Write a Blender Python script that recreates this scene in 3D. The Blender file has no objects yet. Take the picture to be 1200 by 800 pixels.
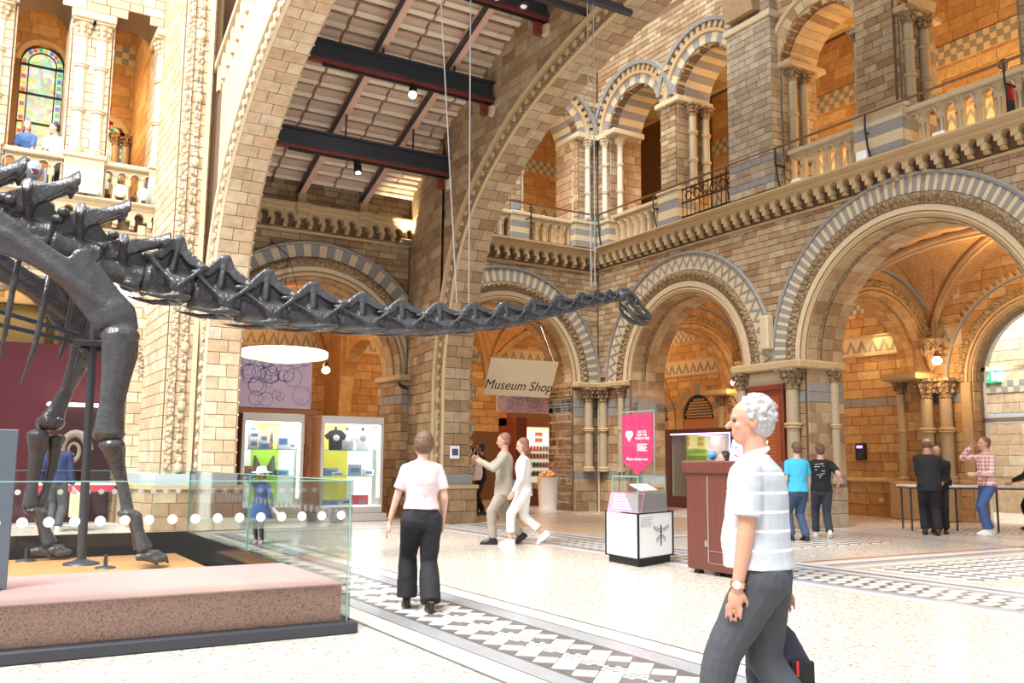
import bpy, bmesh, math, random
from mathutils import Matrix, Vector, Euler
PI = math.pi
R = math.radians
rnd = random.Random(7)
S = bpy.context.scene
COL = S.collection

# ---------------------------------------------------------------- camera
cam_d = bpy.data.cameras.new('camera')
cam = bpy.data.objects.new('camera', cam_d)
COL.objects.link(cam)
cam_d.sensor_width = 36.0
cam_d.lens = 32.02
cam_d.clip_start = 0.05
cam_d.clip_end = 300
CAMP = Vector((0.0, 0.0, 1.3))
cam.matrix_world = Matrix(((0.855866, -0.074798, -0.511759, 0.0),
                           (-0.517126, -0.107403, -0.849144, 0.0),
                           (0.008550, 0.991398, -0.130603, 1.3),
                           (0, 0, 0, 1)))
S.camera = cam

# ---------------------------------------------------------------- daylight of the glazed hall roof
W = bpy.data.worlds.new('sky')
S.world = W
W.use_nodes = True
wn = W.node_tree
wn.nodes['Background'].inputs[0].default_value = (1.0, 0.985, 0.96, 1)
wn.nodes['Background'].inputs[1].default_value = 0.72


def lamp(name, kind, loc, power, col=(1, 1, 1), size=0.2, rot=None, parent=None, spot=None):
    d = bpy.data.lights.new(name, kind)
    d.energy = power
    d.color = col
    if kind == 'AREA':
        d.shape = 'RECTANGLE'
        d.size, d.size_y = size
    elif kind == 'SUN':
        d.angle = size
    else:
        d.shadow_soft_size = size
    if spot:
        d.spot_size = spot
        d.spot_blend = 0.6
    o = bpy.data.objects.new(name, d)
    o.location = loc
    if rot:
        o.rotation_euler = rot
    COL.objects.link(o)
    return o


def aim(v):
    return Vector(v).to_track_quat('-Z', 'Y').to_euler()


lamp('sun', 'SUN', (-10, -10, 30), 4.0, (1.0, 0.98, 0.94), R(20), aim((0.42, 0.30, -0.85)))

lamp('rooflight', 'AREA', (-4.5, 9, 15), 3600, (1, .99, .97), (9, 9), aim((.62, .42, -.62)))

S.view_settings.view_transform = 'Standard'
S.view_settings.look = 'None'
S.view_settings.gamma = 1
S.view_settings.use_curve_mapping = False
S.view_settings.exposure = 0.35
S.cycles.max_bounces = 8
S.cycles.diffuse_bounces = 4
S.cycles.glossy_bounces = 3
S.cycles.transmission_bounces = 8
S.cycles.transparent_max_bounces = 12
S.cycles.use_denoising = True
S.cycles.sample_clamp_indirect = 6.0
S.cycles.caustics_reflective = False
S.cycles.caustics_refractive = False

# ================================================================ helpers
PW = {}          # python-side world matrix of every parent


def sub(a, b):
    return (a[0] - b[0], a[1] - b[1], a[2] - b[2])


class MB:
    """collects shapes and links them as one mesh object"""

    def __init__(s):
        s.v = []
        s.f = []

    def add(s, vs, fs):
        o = len(s.v)
        s.v.extend(vs)
        s.f.extend([[i + o for i in f] for f in fs])
        return s

    def box(s, x0, x1, y0, y1, z0, z1, c=0.0):
        if c <= 0:
            v = [(x, y, z) for x in (x0, x1) for y in (y0, y1) for z in (z0, z1)]
            f = [(0, 1, 3, 2), (4, 6, 7, 5), (0, 4, 5, 1), (2, 3, 7, 6), (0, 2, 6, 4), (1, 5, 7, 3)]
            return s.add(v, f)
        v = []
        for x, sx in ((x0, 1), (x1, -1)):
            for y, sy in ((y0, 1), (y1, -1)):
                for z, sz in ((z0, 1), (z1, -1)):
                    v += [(x, y + sy * c, z + sz * c), (x + sx * c, y, z + sz * c), (x + sx * c, y + sy * c, z)]
        bm = bmesh.new()
        for p in v:
            bm.verts.new(p)
        bmesh.ops.convex_hull(bm, input=bm.verts[:])
        bmesh.ops.dissolve_limit(bm, angle_limit=0.01, verts=bm.verts[:], edges=bm.edges[:])
        bm.verts.index_update()
        s.add([tuple(p.co) for p in bm.verts], [[q.index for q in f.verts] for f in bm.faces])
        bm.free()
        return s

    def prism(s, poly, z0, z1):
        n = len(poly)
        v = [(x, y, z0) for x, y in poly] + [(x, y, z1) for x, y in poly]
        f = [list(range(n))[::-1], list(range(n, 2 * n))]
        f += [(i, (i + 1) % n, n + (i + 1) % n, n + i) for i in range(n)]
        return s.add(v, f)

    def plate(s, poly, y0, y1):
        """polygon in x,z extruded along y"""
        n = len(poly)
        v = [(x, y0, z) for x, z in poly] + [(x, y1, z) for x, z in poly]
        f = [list(range(n)), list(range(n, 2 * n))[::-1]]
        f += [(i, n + i, n + (i + 1) % n, (i + 1) % n) for i in range(n)]
        return s.add(v, f)

    def tube(s, pts, rad, n=8, flat=1.0):
        pts = [Vector(p) for p in pts]
        m = len(pts)
        if not hasattr(rad, '__len__'):
            rad = [rad] * m
        t = [(pts[min(i + 1, m - 1)] - pts[max(i - 1, 0)]).normalized() for i in range(m)]
        a = t[0].orthogonal().normalized()
        v = []
        for i in range(m):
            a = (a - t[i] * a.dot(t[i]))
            a = a.normalized() if a.length > 1e-6 else t[i].orthogonal().normalized()
            b = t[i].cross(a)
            for k in range(n):
                w = 2 * PI * k / n
                v.append(tuple(pts[i] + a * (rad[i] * math.cos(w)) + b * (rad[i] * flat * math.sin(w))))
        f = [list(range(n))[::-1], list(range((m - 1) * n, m * n))]
        for i in range(m - 1):
            for k in range(n):
                f.append((i * n + k, i * n + (k + 1) % n, (i + 1) * n + (k + 1) % n, (i + 1) * n + k))
        return s.add(v, f)

    def cap(s, p0, p1, r0, r1, n=10):
        """tapered capsule"""
        p0, p1 = Vector(p0), Vector(p1)
        d = (p1 - p0)
        L = d.length
        d = d.normalized() if L > 1e-6 else Vector((0, 0, 1))
        P, Q = [], []
        for w in (-88, -60, -30, 0):
            P.append(p0 + d * r0 * math.sin(R(w)))
            Q.append(r0 * math.cos(R(w)))
        for w in (0, 30, 60, 88):
            P.append(p1 + d * r1 * math.sin(R(w)))
            Q.append(r1 * math.cos(R(w)))
        return s.tube(P, Q, n)

    def lathe(s, prof, c=(0, 0, 0), n=16):
        v = []
        for r, z in prof:
            for k in range(n):
                w = 2 * PI * k / n
                v.append((c[0] + r * math.cos(w), c[1] + r * math.sin(w), c[2] + z))
        m = len(prof)
        f = [list(range(n))[::-1], list(range((m - 1) * n, m * n))]
        for i in range(m - 1):
            for k in range(n):
                f.append((i * n + k, i * n + (k + 1) % n, (i + 1) * n + (k + 1) % n, (i + 1) * n + k))
        return s.add(v, f)

    def ell(s, c, r, n=12, M=None):
        m = max(6, n // 2)
        prof = [(max(1e-4, math.sin(PI * i / m)), -math.cos(PI * i / m)) for i in range(m + 1)]
        v = []
        for q, z in prof:
            for k in range(n):
                w = 2 * PI * k / n
                p = Vector((q * math.cos(w) * r[0], q * math.sin(w) * r[1], z * r[2]))
                if M is not None:
                    p = M @ p
                v.append((c[0] + p[0], c[1] + p[1], c[2] + p[2]))
        f = [list(range(n))[::-1], list(range(m * n, (m + 1) * n))]
        for i in range(m):
            for k in range(n):
                f.append((i * n + k, i * n + (k + 1) % n, (i + 1) * n + (k + 1) % n, (i + 1) * n + k))
        return s.add(v, f)

    def loft(s, secs, n=20, sq=1.0):
        """stacked closed ellipses (cx,cy,cz,rx,ry)"""
        v = []
        for cx, cy, cz, rx, ry in secs:
            for k in range(n):
                w = 2 * PI * k / n
                c, q = math.cos(w), math.sin(w)
                v.append((cx + rx * math.copysign(abs(c) ** sq, c), cy + ry * math.copysign(abs(q) ** sq, q), cz))
        m = len(secs)
        f = [list(range(n))[::-1], list(range((m - 1) * n, m * n))]
        for i in range(m - 1):
            for k in range(n):
                f.append((i * n + k, i * n + (k + 1) % n, (i + 1) * n + (k + 1) % n, (i + 1) * n + k))
        return s.add(v, f)

    def arc(s, prof, cx, cz, a0=0.0, a1=180.0, n=32):
        """closed profile [(r,y)] swept about (cx,cz) in the x,z plane"""
        p = len(prof)
        v = []
        for i in range(n + 1):
            a = R(a0 + (a1 - a0) * i / n)
            ca, sa = math.cos(a), math.sin(a)
            for r, y in prof:
                v.append((cx + r * ca, y, cz + r * sa))
        f = []
        for i in range(n):
            for k in range(p):
                f.append((i * p + k, i * p + (k + 1) % p, (i + 1) * p + (k + 1) % p, (i + 1) * p + k))
        f += [list(range(p))[::-1], list(range(n * p, (n + 1) * p))]
        return s.add(v, f)

    def xf(s, M):
        s.v = [tuple(M @ Vector(p)) for p in s.v]
        return s

    def mesh(s, name, mat, smooth=False):
        me = bpy.data.meshes.new(name)
        me.from_pydata(s.v, [], s.f)
        me.materials.append(mat)
        bm = bmesh.new()
        bm.from_mesh(me)
        bmesh.ops.recalc_face_normals(bm, faces=bm.faces[:])
        bm.to_mesh(me)
        bm.free()
        if smooth:
            me.polygons.foreach_set('use_smooth', [True] * len(me.polygons))
            try:
                me.set_sharp_from_angle(angle=R(50))
            except Exception:
                pass
        return me

    def build(s, name, mat, parent=None, M=None, kind=None, smooth=False, label=None):
        return link(name, s.mesh(name, mat, smooth), parent, M, kind, label)


def link(name, me, parent=None, M=None, kind=None, label=None):
    o = bpy.data.objects.new(name, me)
    COL.objects.link(o)
    M = M if M is not None else Matrix.Identity(4)
    if parent is not None:
        o.parent = parent
        o.matrix_basis = PW[parent].inverted() @ M
    else:
        o.matrix_basis = M
    PW[o] = M.copy()
    if kind:
        o['kind'] = kind
    if label:
        o['label'] = label
    return o


def tag(o, label, cat, group=None, kind=None):
    if label:
        o['label'] = label
    if cat:
        o['category'] = cat
    if group:
        o['group'] = group
    if kind:
        o['kind'] = kind
    return o


def thing(name, label, cat, loc=(0, 0, 0), rz=0.0, group=None, base=None):
    """an Empty at the base of a thing"""
    o = bpy.data.objects.new(name, None)
    o.empty_display_size = 0.2
    COL.objects.link(o)
    M = (base if base is not None else Matrix.Identity(4)) @ Matrix.Translation(loc) @ Matrix.Rotation(rz, 4, 'Z')
    o.matrix_basis = M
    PW[o] = M.copy()
    return tag(o, label, cat, group)


def T(x, y, z):
    return Matrix.Translation((x, y, z))


def RZ(a):
    return Matrix.Rotation(R(a), 4, 'Z')


# frames: u to the right along the wall, d into the wall, z up
FW = T(0, 20.3, 0)                 # long side wall (faces -y)
FE = T(15.06, 0, 0) @ RZ(-90)      # end wall (faces -x); u = -world y
FB = T(20.2, 0, 0) @ RZ(-90)       # back wall of the vestibule


def frame2(p0, p1, z=0.0):
    """frame with u from p0 to p1 on the ground, d away on the left of that direction"""
    a = math.atan2(p1[1] - p0[1], p1[0] - p0[0])
    return T(p0[0], p0[1], z) @ Matrix.Rotation(a, 4, 'Z')


_bm = {}


def block_mesh(l, h, mat, d=0.03, c=0.008):
    k = (round(l, 2), round(h, 3), mat.name, d, c)
    if k not in _bm:
        l, h = k[0], k[1]
        x, z = l / 2 - 0.005, h / 2 - 0.005
        b = MB()
        v = [(-x, 0, -z), (x, 0, -z), (x, 0, z), (-x, 0, z)]
        v += [(-x + 0, -d + c, -z), (x, -d + c, -z), (x, -d + c, z), (-x, -d + c, z)]
        v += [(-x + c, -d, -z + c), (x - c, -d, -z + c), (x - c, -d, z - c), (-x + c, -d, z - c)]
        f = [(8, 9, 10, 11)]
        for i in range(4):
            j = (i + 1) % 4
            f += [(i, j, 4 + j, 4 + i), (4 + i, 4 + j, 8 + j, 8 + i)]
        b.add(v, f)
        _bm[k] = b.mesh('stone_block', mat)
    return _bm[k]


class Pieces:
    """many alike pieces on one parent: those largest in view as objects, the rest joined"""

    def __init__(s, parent, name, limit=300):
        s.p, s.n, s.lim, s.L = parent, name, limit, []

    def put(s, me, M):
        c = M.translation
        d = (c - CAMP).length
        s.L.append((d, me, M))

    def flush(s):
        s.L.sort(key=lambda q: q[0])
        for d, me, M in s.L[:s.lim]:
            link(s.n, me, s.p, M)
        rest = s.L[s.lim:]
        if rest:
            by = {}
            for d, me, M in rest:
                by.setdefault(me.materials[0].name, []).append((me, M))
            for mn, q in by.items():
                b = MB()
                for me, M in q:
                    b.add([tuple(M @ v.co) for v in me.vertices], [list(p.vertices) for p in me.polygons])
                b.build(s.n, bpy.data.materials[mn], s.p, None, 'stuff')


def ashlar(P, F, u0, u1, z0, z1, h=0.15, mat=None, Ls=(0.28, 0.36, 0.46), keep=None, d=0.0, special=None):
    """courses of blocks on a vertical face; special(zc) may return another material"""
    n = max(1, round((z1 - z0) / h))
    h = (z1 - z0) / n
    for i in range(n):
        zc = z0 + (i + 0.5) * h
        u = u0
        first = True
        while u < u1 - 0.02:
            l = rnd.choice(Ls)
            if first and i % 2:
                l *= 0.55
            first = False
            l = round(l, 2)
            if u1 - u - l < 0.12:
                l = u1 - u
            uc = u + l / 2
            if keep is None or keep(uc, zc, l, h):
                m = special(zc) if special else None
                P.put(block_mesh(l, h, m or mat), F @ T(uc, d, zc))
            u += l


def wall(b, u0, u1, z0, z1, d0, d1, ops, n=20):
    """wall slab in frame coordinates with arched openings (uc,R,zs,zb)"""
    br = {round(u0, 4), round(u1, 4)}
    for uc, r, zs, zb in ops:
        for i in range(n + 1):
            u = uc - r * math.cos(PI * i / n)
            if u0 < u < u1:
                br.add(round(u, 4))
    br = sorted(br)

    def iv(u, um):
        holes = []
        for uc, r, zs, zb in ops:
            if abs(um - uc) < r:
                t = max(0.0, r * r - (u - uc) ** 2)
                holes.append((zb, zs + math.sqrt(t)))
        holes.sort()
        out = []
        z = z0
        for a, c in holes:
            out.append((z, max(z, a)))
            z = c
        out.append((z, z1))
        return out
    for a, c in zip(br[:-1], br[1:]):
        m = (a + c) / 2
        A, C = iv(a, m), iv(c, m)
        for (p, q), (r_, t) in zip(A, C):
            if q - p < 1e-4 and t - r_ < 1e-4:
                continue
            v = [(a, d0, p), (c, d0, r_), (c, d0, t), (a, d0, q), (a, d1, p), (c, d1, r_), (c, d1, t), (a, d1, q)]
            b.add(v, [(0, 1, 2, 3), (7, 6, 5, 4), (3, 2, 6, 7), (0, 4, 5, 1)])
    for uc, r, zs, zb in ops:      # jamb reveals
        for u in (uc - r, uc + r):
            if u0 < u < u1:
                b.add([(u, d0, zb), (u, d1, zb), (u, d1, zs), (u, d0, zs)], [(0, 1, 2, 3)])
    for u in (u0, u1):
        b.add([(u, d0, z0), (u, d1, z0), (u, d1, z1), (u, d0, z1)], [(0, 1, 2, 3)])
    return b


def seg_mesh(name, r0, r1, y0, y1, da, mat, gap=0.004):
    """one voussoir, centred on the top of its arch"""
    b = MB()
    n = 2
    a = [R(90 + da / 2 - da * i / n) for i in range(n + 1)]
    g = gap / r1
    a[0] -= g
    a[-1] += g
    v = []
    for w in a:
        v += [(r0 * math.cos(w), y0, r0 * math.sin(w)), (r1 * math.cos(w), y0, r1 * math.sin(w)),
              (r1 * math.cos(w), y1, r1 * math.sin(w)), (r0 * math.cos(w), y1, r0 * math.sin(w))]
    f = [(0, 1, 2, 3), (11, 10, 9, 8)]
    for i in range(n):
        o = 4 * i
        for k in range(4):
            f.append((o + k, o + 4 + k, o + 4 + (k + 1) % 4, o + (k + 1) % 4))
    b.add(v, f)
    return b.mesh(name, mat)


def bake(mb, voxel, mat, name='mesh', smooth=4, noise=0.0, nsc=8.0):
    """fuse overlapping closed shapes into one continuous surface"""
    me = bpy.data.meshes.new('tmp')
    me.from_pydata(mb.v, [], mb.f)
    bm = bmesh.new()
    bm.from_mesh(me)
    bmesh.ops.recalc_face_normals(bm, faces=bm.faces[:])
    bm.to_mesh(me)
    bm.free()
    o = bpy.data.objects.new('tmp', me)
    COL.objects.link(o)
    r = o.modifiers.new('r', 'REMESH')
    r.mode = 'VOXEL'
    r.voxel_size = voxel
    if smooth:
        q = o.modifiers.new('s', 'SMOOTH')
        q.iterations = smooth
        q.factor = 0.5
    if noise:
        tx = bpy.data.textures.new('n', 'CLOUDS')
        tx.noise_scale = nsc
        q = o.modifiers.new('d', 'DISPLACE')
        q.texture = tx
        q.strength = noise
        q.mid_level = 0.5
    dg = bpy.context.evaluated_depsgraph_get()
    out = bpy.data.meshes.new_from_object(o.evaluated_get(dg))
    out.name = name
    out.materials.clear()
    out.materials.append(mat)
    out.polygons.foreach_set('use_smooth', [True] * len(out.polygons))
    bpy.data.objects.remove(o)
    bpy.data.meshes.remove(me)
    return out


# ================================================================ materials
def nodes(name):
    m = bpy.data.materials.new(name)
    m.use_nodes = True
    nt = m.node_tree
    return m, nt, nt.nodes['Principled BSDF']


def rgb(c):
    return (c[0], c[1], c[2], 1)


def plain(name, c, rough=0.6, metal=0.0, var=0.0, scale=8.0, bump=0.0, emit=0.0, bscale=None, alpha=None, trans=0.0, rot=None, detail=4):
    m, nt, p = nodes(name)
    p.inputs['Base Color'].default_value = rgb(c)
    p.inputs['Roughness'].default_value = rough
    p.inputs['Metallic'].default_value = metal
    if emit:
        p.inputs['Emission Color'].default_value = rgb(c)
        p.inputs['Emission Strength'].default_value = emit
    if alpha is not None:
        p.inputs['Alpha'].default_value = alpha
    if trans:
        p.inputs['Transmission Weight'].default_value = trans
    if var or bump:
        tc = nt.nodes.new('ShaderNodeTexCoord')
        no = nt.nodes.new('ShaderNodeTexNoise')
        no.inputs['Scale'].default_value = scale
        no.inputs['Detail'].default_value = detail
        mp = nt.nodes.new('ShaderNodeMapping')
        if rot:
            mp.inputs['Scale'].default_value = rot
        nt.links.new(tc.outputs['Object'], mp.inputs[0])
        nt.links.new(mp.outputs[0], no.inputs['Vector'])
        if var:
            mx = nt.nodes.new('ShaderNodeMix')
            mx.data_type = 'RGBA'
            mx.inputs[6].default_value = rgb([max(0, q * (1 - var)) for q in c])
            mx.inputs[7].default_value = rgb([min(1, q * (1 + var)) for q in c])
            nt.links.new(no.outputs['Fac'], mx.inputs[0])
            nt.links.new(mx.outputs[2], p.inputs['Base Color'])
        if bump:
            bu = nt.nodes.new('ShaderNodeBump')
            bu.inputs['Strength'].default_value = bump
            bu.inputs['Distance'].default_value = 0.02
            if bscale:
                n2 = nt.nodes.new('ShaderNodeTexNoise')
                n2.inputs['Scale'].default_value = bscale
                nt.links.new(mp.outputs[0], n2.inputs['Vector'])
                nt.links.new(n2.outputs['Fac'], bu.inputs['Height'])
            else:
                nt.links.new(no.outputs['Fac'], bu.inputs['Height'])
            nt.links.new(bu.outputs[0], p.inputs['Normal'])
    return m


def stone(name, pal, rough=0.75, mottled=0.18):
    """terracotta blocks: every loose piece takes its own tint"""
    m, nt, p = nodes(name)
    g = nt.nodes.new('ShaderNodeNewGeometry')
    oi = nt.nodes.new('ShaderNodeObjectInfo')
    ad = nt.nodes.new('ShaderNodeMath')
    ad.operation = 'ADD'
    fr = nt.nodes.new('ShaderNodeMath')
    fr.operation = 'FRACT'
    nt.links.new(g.outputs['Random Per Island'], ad.inputs[0])
    nt.links.new(oi.outputs['Random'], ad.inputs[1])
    nt.links.new(ad.outputs[0], fr.inputs[0])
    cr = nt.nodes.new('ShaderNodeValToRGB')
    cr.color_ramp.interpolation = 'CONSTANT'
    e = cr.color_ramp.elements
    e[0].color = rgb(pal[0])
    e[0].position = 0
    e[1].color = rgb(pal[-1])
    e[1].position = (len(pal) - 1) / len(pal)
    for i in range(1, len(pal) - 1):
        q = e.new(i / len(pal))
        q.color = rgb(pal[i])
    nt.links.new(fr.outputs[0], cr.inputs[0])
    no = nt.nodes.new('ShaderNodeTexNoise')
    no.inputs['Scale'].default_value = 6.0
    no.inputs['Detail'].default_value = 5.0
    ge = nt.nodes.new('ShaderNodeTexCoord')
    nt.links.new(g.outputs['Position'], no.inputs['Vector'])
    mx = nt.nodes.new('ShaderNodeMix')
    mx.data_type = 'RGBA'
    mx.blend_type = 'MULTIPLY'
    mx.inputs[0].default_value = 1.0
    c2 = nt.nodes.new('ShaderNodeValToRGB')
    c2.color_ramp.elements[0].position = 0.3
    c2.color_ramp.elements[0].color = rgb([1 - mottled * 1.6] * 3)
    c2.color_ramp.elements[1].position = 0.7
    c2.color_ramp.elements[1].color = rgb([1.0, 1.0, 1.0])
    nt.links.new(no.outputs['Fac'], c2.inputs[0])
    nt.links.new(cr.outputs[0], mx.inputs[6])
    nt.links.new(c2.outputs[0], mx.inputs[7])
    nt.links.new(mx.outputs[2], p.inputs['Base Color'])
    p.inputs['Roughness'].default_value = rough
    bu = nt.nodes.new('ShaderNodeBump')
    bu.inputs['Strength'].default_value = 0.25
    bu.inputs['Distance'].default_value = 0.01
    n3 = nt.nodes.new('ShaderNodeTexNoise')
    n3.inputs['Scale'].default_value = 40.0
    nt.links.new(g.outputs['Position'], n3.inputs['Vector'])
    nt.links.new(n3.outputs['Fac'], bu.inputs['Height'])
    nt.links.new(bu.outputs[0], p.inputs['Normal'])
    return m


def carved(name, c, scale=14.0, depth=0.05):
    """terracotta with close leaf relief"""
    m, nt, p = nodes(name)
    tc = nt.nodes.new('ShaderNodeNewGeometry')
    vo = nt.nodes.new('ShaderNodeTexVoronoi')
    vo.inputs['Scale'].default_value = scale
    nt.links.new(tc.outputs['Position'], vo.inputs['Vector'])
    cr = nt.nodes.new('ShaderNodeValToRGB')
    cr.color_ramp.elements[0].color = rgb([q * 1.08 for q in c])
    cr.color_ramp.elements[1].color = rgb([q * 0.45 for q in c])
    cr.color_ramp.elements[1].position = 0.75
    nt.links.new(vo.outputs['Distance'], cr.inputs[0])
    nt.links.new(cr.outputs[0], p.inputs['Base Color'])
    bu = nt.nodes.new('ShaderNodeBump')
    bu.invert = True
    bu.inputs['Strength'].default_value = 0.9
    bu.inputs['Distance'].default_value = depth
    nt.links.new(vo.outputs['Distance'], bu.inputs['Height'])
    nt.links.new(bu.outputs[0], p.inputs['Normal'])
    p.inputs['Roughness'].default_value = 0.75
    return m


def pattern(name, kind, c1, c2, sx, sy, rough=0.35):
    """flat print: checks, bubbles, speckle, stripes or lattice in object x,y"""
    m, nt, p = nodes(name)
    tc = nt.nodes.new('ShaderNodeTexCoord')
    mp = nt.nodes.new('ShaderNodeMapping')
    mp.inputs['Scale'].default_value = (sx, sy, sy)
    nt.links.new(tc.outputs['Object'], mp.inputs[0])
    mx = nt.nodes.new('ShaderNodeMix')
    mx.data_type = 'RGBA'
    mx.inputs[6].default_value = rgb(c1)
    mx.inputs[7].default_value = rgb(c2)
    p.inputs['Roughness'].default_value = rough
    if kind == 'check':
        t = nt.nodes.new('ShaderNodeTexChecker')
        t.inputs['Scale'].default_value = 1
        nt.links.new(mp.outputs[0], t.inputs[0])
        nt.links.new(t.outputs['Fac'], mx.inputs[0])
    elif kind == 'bubble':
        t = nt.nodes.new('ShaderNodeTexVoronoi')
        t.inputs['Scale'].default_value = 1
        t.inputs['Randomness'].default_value = 0.75
        nt.links.new(mp.outputs[0], t.inputs['Vector'])
        a = nt.nodes.new('ShaderNodeMath')
        a.operation = 'SUBTRACT'
        a.inputs[1].default_value = 0.36
        b = nt.nodes.new('ShaderNodeMath')
        b.operation = 'ABSOLUTE'
        c = nt.nodes.new('ShaderNodeMath')
        c.operation = 'LESS_THAN'
        c.inputs[1].default_value = 0.035
        nt.links.new(t.outputs['Distance'], a.inputs[0])
        nt.links.new(a.outputs[0], b.inputs[0])
        nt.links.new(b.outputs[0], c.inputs[0])
        nt.links.new(c.outputs[0], mx.inputs[0])
    elif kind == 'speck':
        t = nt.nodes.new('ShaderNodeTexVoronoi')
        t.inputs['Scale'].default_value = 1
        nt.links.new(mp.outputs[0], t.inputs['Vector'])
        cr = nt.nodes.new('ShaderNodeSeparateColor')
        nt.links.new(t.outputs['Color'], cr.inputs[0])
        c = nt.nodes.new('ShaderNodeMath')
        c.operation = 'POWER'
        c.inputs[1].default_value = 3.0
        nt.links.new(cr.outputs[0], c.inputs[0])
        nt.links.new(c.outputs[0], mx.inputs[0])
    elif kind == 'brick':
        t = nt.nodes.new('ShaderNodeTexBrick')
        t.inputs['Scale'].default_value = 1
        t.inputs['Mortar Size'].default_value = 0.02
        t.inputs['Color1'].default_value = rgb(c1)
        t.inputs['Color2'].default_value = rgb(c2)
        t.inputs['Mortar'].default_value = rgb([q * 0.5 for q in c1])
        nt.links.new(mp.outputs[0], t.inputs[0])
        nt.links.new(t.outputs['Color'], p.inputs['Base Color'])
        return m
    elif kind == 'stripe':
        t = nt.nodes.new('ShaderNodeSeparateXYZ')
        nt.links.new(mp.outputs[0], t.inputs[0])
        f = nt.nodes.new('ShaderNodeMath')
        f.operation = 'FRACT'
        nt.links.new(t.outputs['Z'], f.inputs[0])
        c = nt.nodes.new('ShaderNodeMath')
        c.operation = 'LESS_THAN'
        c.inputs[1].default_value = 0.14
        nt.links.new(f.outputs[0], c.inputs[0])
        nt.links.new(c.outputs[0], mx.inputs[0])
    elif kind == 'plaid':
        t = nt.nodes.new('ShaderNodeSeparateXYZ')
        nt.links.new(mp.outputs[0], t.inputs[0])
        outs = []
        for ax in ('Y', 'Z'):
            f = nt.nodes.new('ShaderNodeMath')
            f.operation = 'FRACT'
            nt.links.new(t.outputs[ax], f.inputs[0])
            c = nt.nodes.new('ShaderNodeMath')
            c.operation = 'LESS_THAN'
            c.inputs[1].default_value = 0.4
            nt.links.new(f.outputs[0], c.inputs[0])
            outs.append(c)
        a = nt.nodes.new('ShaderNodeMath')
        a.operation = 'ADD'
        nt.links.new(outs[0].outputs[0], a.inputs[0])
        nt.links.new(outs[1].outputs[0], a.inputs[1])
        b = nt.nodes.new('ShaderNodeMath')
        b.operation = 'MULTIPLY'
        b.inputs[1].default_value = 0.5
        nt.links.new(a.outputs[0], b.inputs[0])
        nt.links.new(b.outputs[0], mx.inputs[0])
    nt.links.new(mx.outputs[2], p.inputs['Base Color'])
    return m


TAN = [(0.40, 0.27, 0.15), (0.46, 0.33, 0.19), (0.34, 0.22, 0.12), (0.50, 0.38, 0.24), (0.39, 0.25, 0.15), (0.43, 0.33, 0.21), (0.31, 0.19, 0.10)]
ASH = [(0.40, 0.32, 0.22), (0.46, 0.38, 0.28), (0.36, 0.28, 0.19), (0.49, 0.41, 0.30)]
DAYLIT = [(0.66, 0.52, 0.36), (0.60, 0.46, 0.30), (0.70, 0.57, 0.42), (0.57, 0.42, 0.27), (0.64, 0.47, 0.31)]  # same terracotta as the tan, with bright daylight put into its colour
LAMPLIT = [(0.52, 0.31, 0.13), (0.58, 0.36, 0.16), (0.46, 0.26, 0.11), (0.61, 0.41, 0.20), (0.50, 0.28, 0.12)]  # same terracotta again, with the orange lamplight put into its colour
m_tan = stone('tan_terracotta', TAN)
m_ash = stone('ashen_terracotta', ASH)
m_daylit = stone('daylit_terracotta', DAYLIT)
m_lamplit = stone('lamplit_terracotta', LAMPLIT)
m_buff = plain('buff_stone', (0.47, 0.34, 0.19), 0.7, var=0.12, bump=0.2)
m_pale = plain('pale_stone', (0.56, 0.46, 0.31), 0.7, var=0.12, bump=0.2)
m_grey = plain('blue_grey_terracotta', (0.25, 0.245, 0.24), 0.7, var=0.12, bump=0.2)
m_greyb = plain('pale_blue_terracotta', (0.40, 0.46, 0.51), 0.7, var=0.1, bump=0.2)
m_mortar = plain('mortar', (0.16, 0.10, 0.055), 0.9, var=0.1)
m_mortarw = plain('lamplit_mortar', (0.16, 0.09, 0.04), 0.9, var=0.1)  # mortar of the inner rooms, lamplight mixed into the colour
m_carve = carved('leaf_relief', (0.42, 0.29, 0.16), 16)
m_carvep = carved('daylit_leaf_relief', (0.66, 0.52, 0.36), 12)  # leaf relief lightened by daylight put into the colour
m_carvew = carved('lamplit_leaf_relief', (0.50, 0.33, 0.16), 16)  # leaf relief warmed by lamplight put into the colour
m_shaft = plain('brown_marble_shaft', (0.40, 0.32, 0.21), 0.45, var=0.35, scale=30, bump=0.25, bscale=60)
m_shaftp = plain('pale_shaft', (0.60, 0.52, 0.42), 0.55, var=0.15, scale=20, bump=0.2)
m_steel = plain('dark_steel', (0.05, 0.055, 0.07), 0.45, 0.4)
m_red = plain('red_steel', (0.16, 0.03, 0.02), 0.5)
m_plank = plain('pale_plank', (0.56, 0.42, 0.33), 0.7, var=0.18, scale=3, bump=0.15, rot=(1, 12, 1))
m_joist = plain('pinkish_joist', (0.60, 0.38, 0.29), 0.7, var=0.15)
m_bronze = plain('bronze', (0.25, 0.14, 0.08), 0.35, 0.7)
m_iron = plain('black_iron', (0.015, 0.015, 0.02), 0.5, 0.3)
m_wood = plain('orange_floorboard', (0.52, 0.25, 0.09), 0.45, var=0.2, scale=6, rot=(1, 8, 1))
m_black = plain('black_panel', (0.01, 0.01, 0.012), 0.12)
m_blackm = plain('black_matt', (0.012, 0.012, 0.014), 0.6)
m_white = plain('white_paint', (0.82, 0.82, 0.82), 0.5)
m_bone = plain('dark_cast_bone', (0.048, 0.051, 0.060), 0.27, var=0.4, scale=9, bump=0.5, bscale=26)
m_chrome = plain('brushed_metal', (0.55, 0.56, 0.58), 0.3, 0.9)
m_silver = plain('champagne_frame', (0.52, 0.49, 0.46), 0.4, 0.5)
m_maroon = plain('maroon_panel', (0.06, 0.004, 0.011), 0.85)
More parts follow.
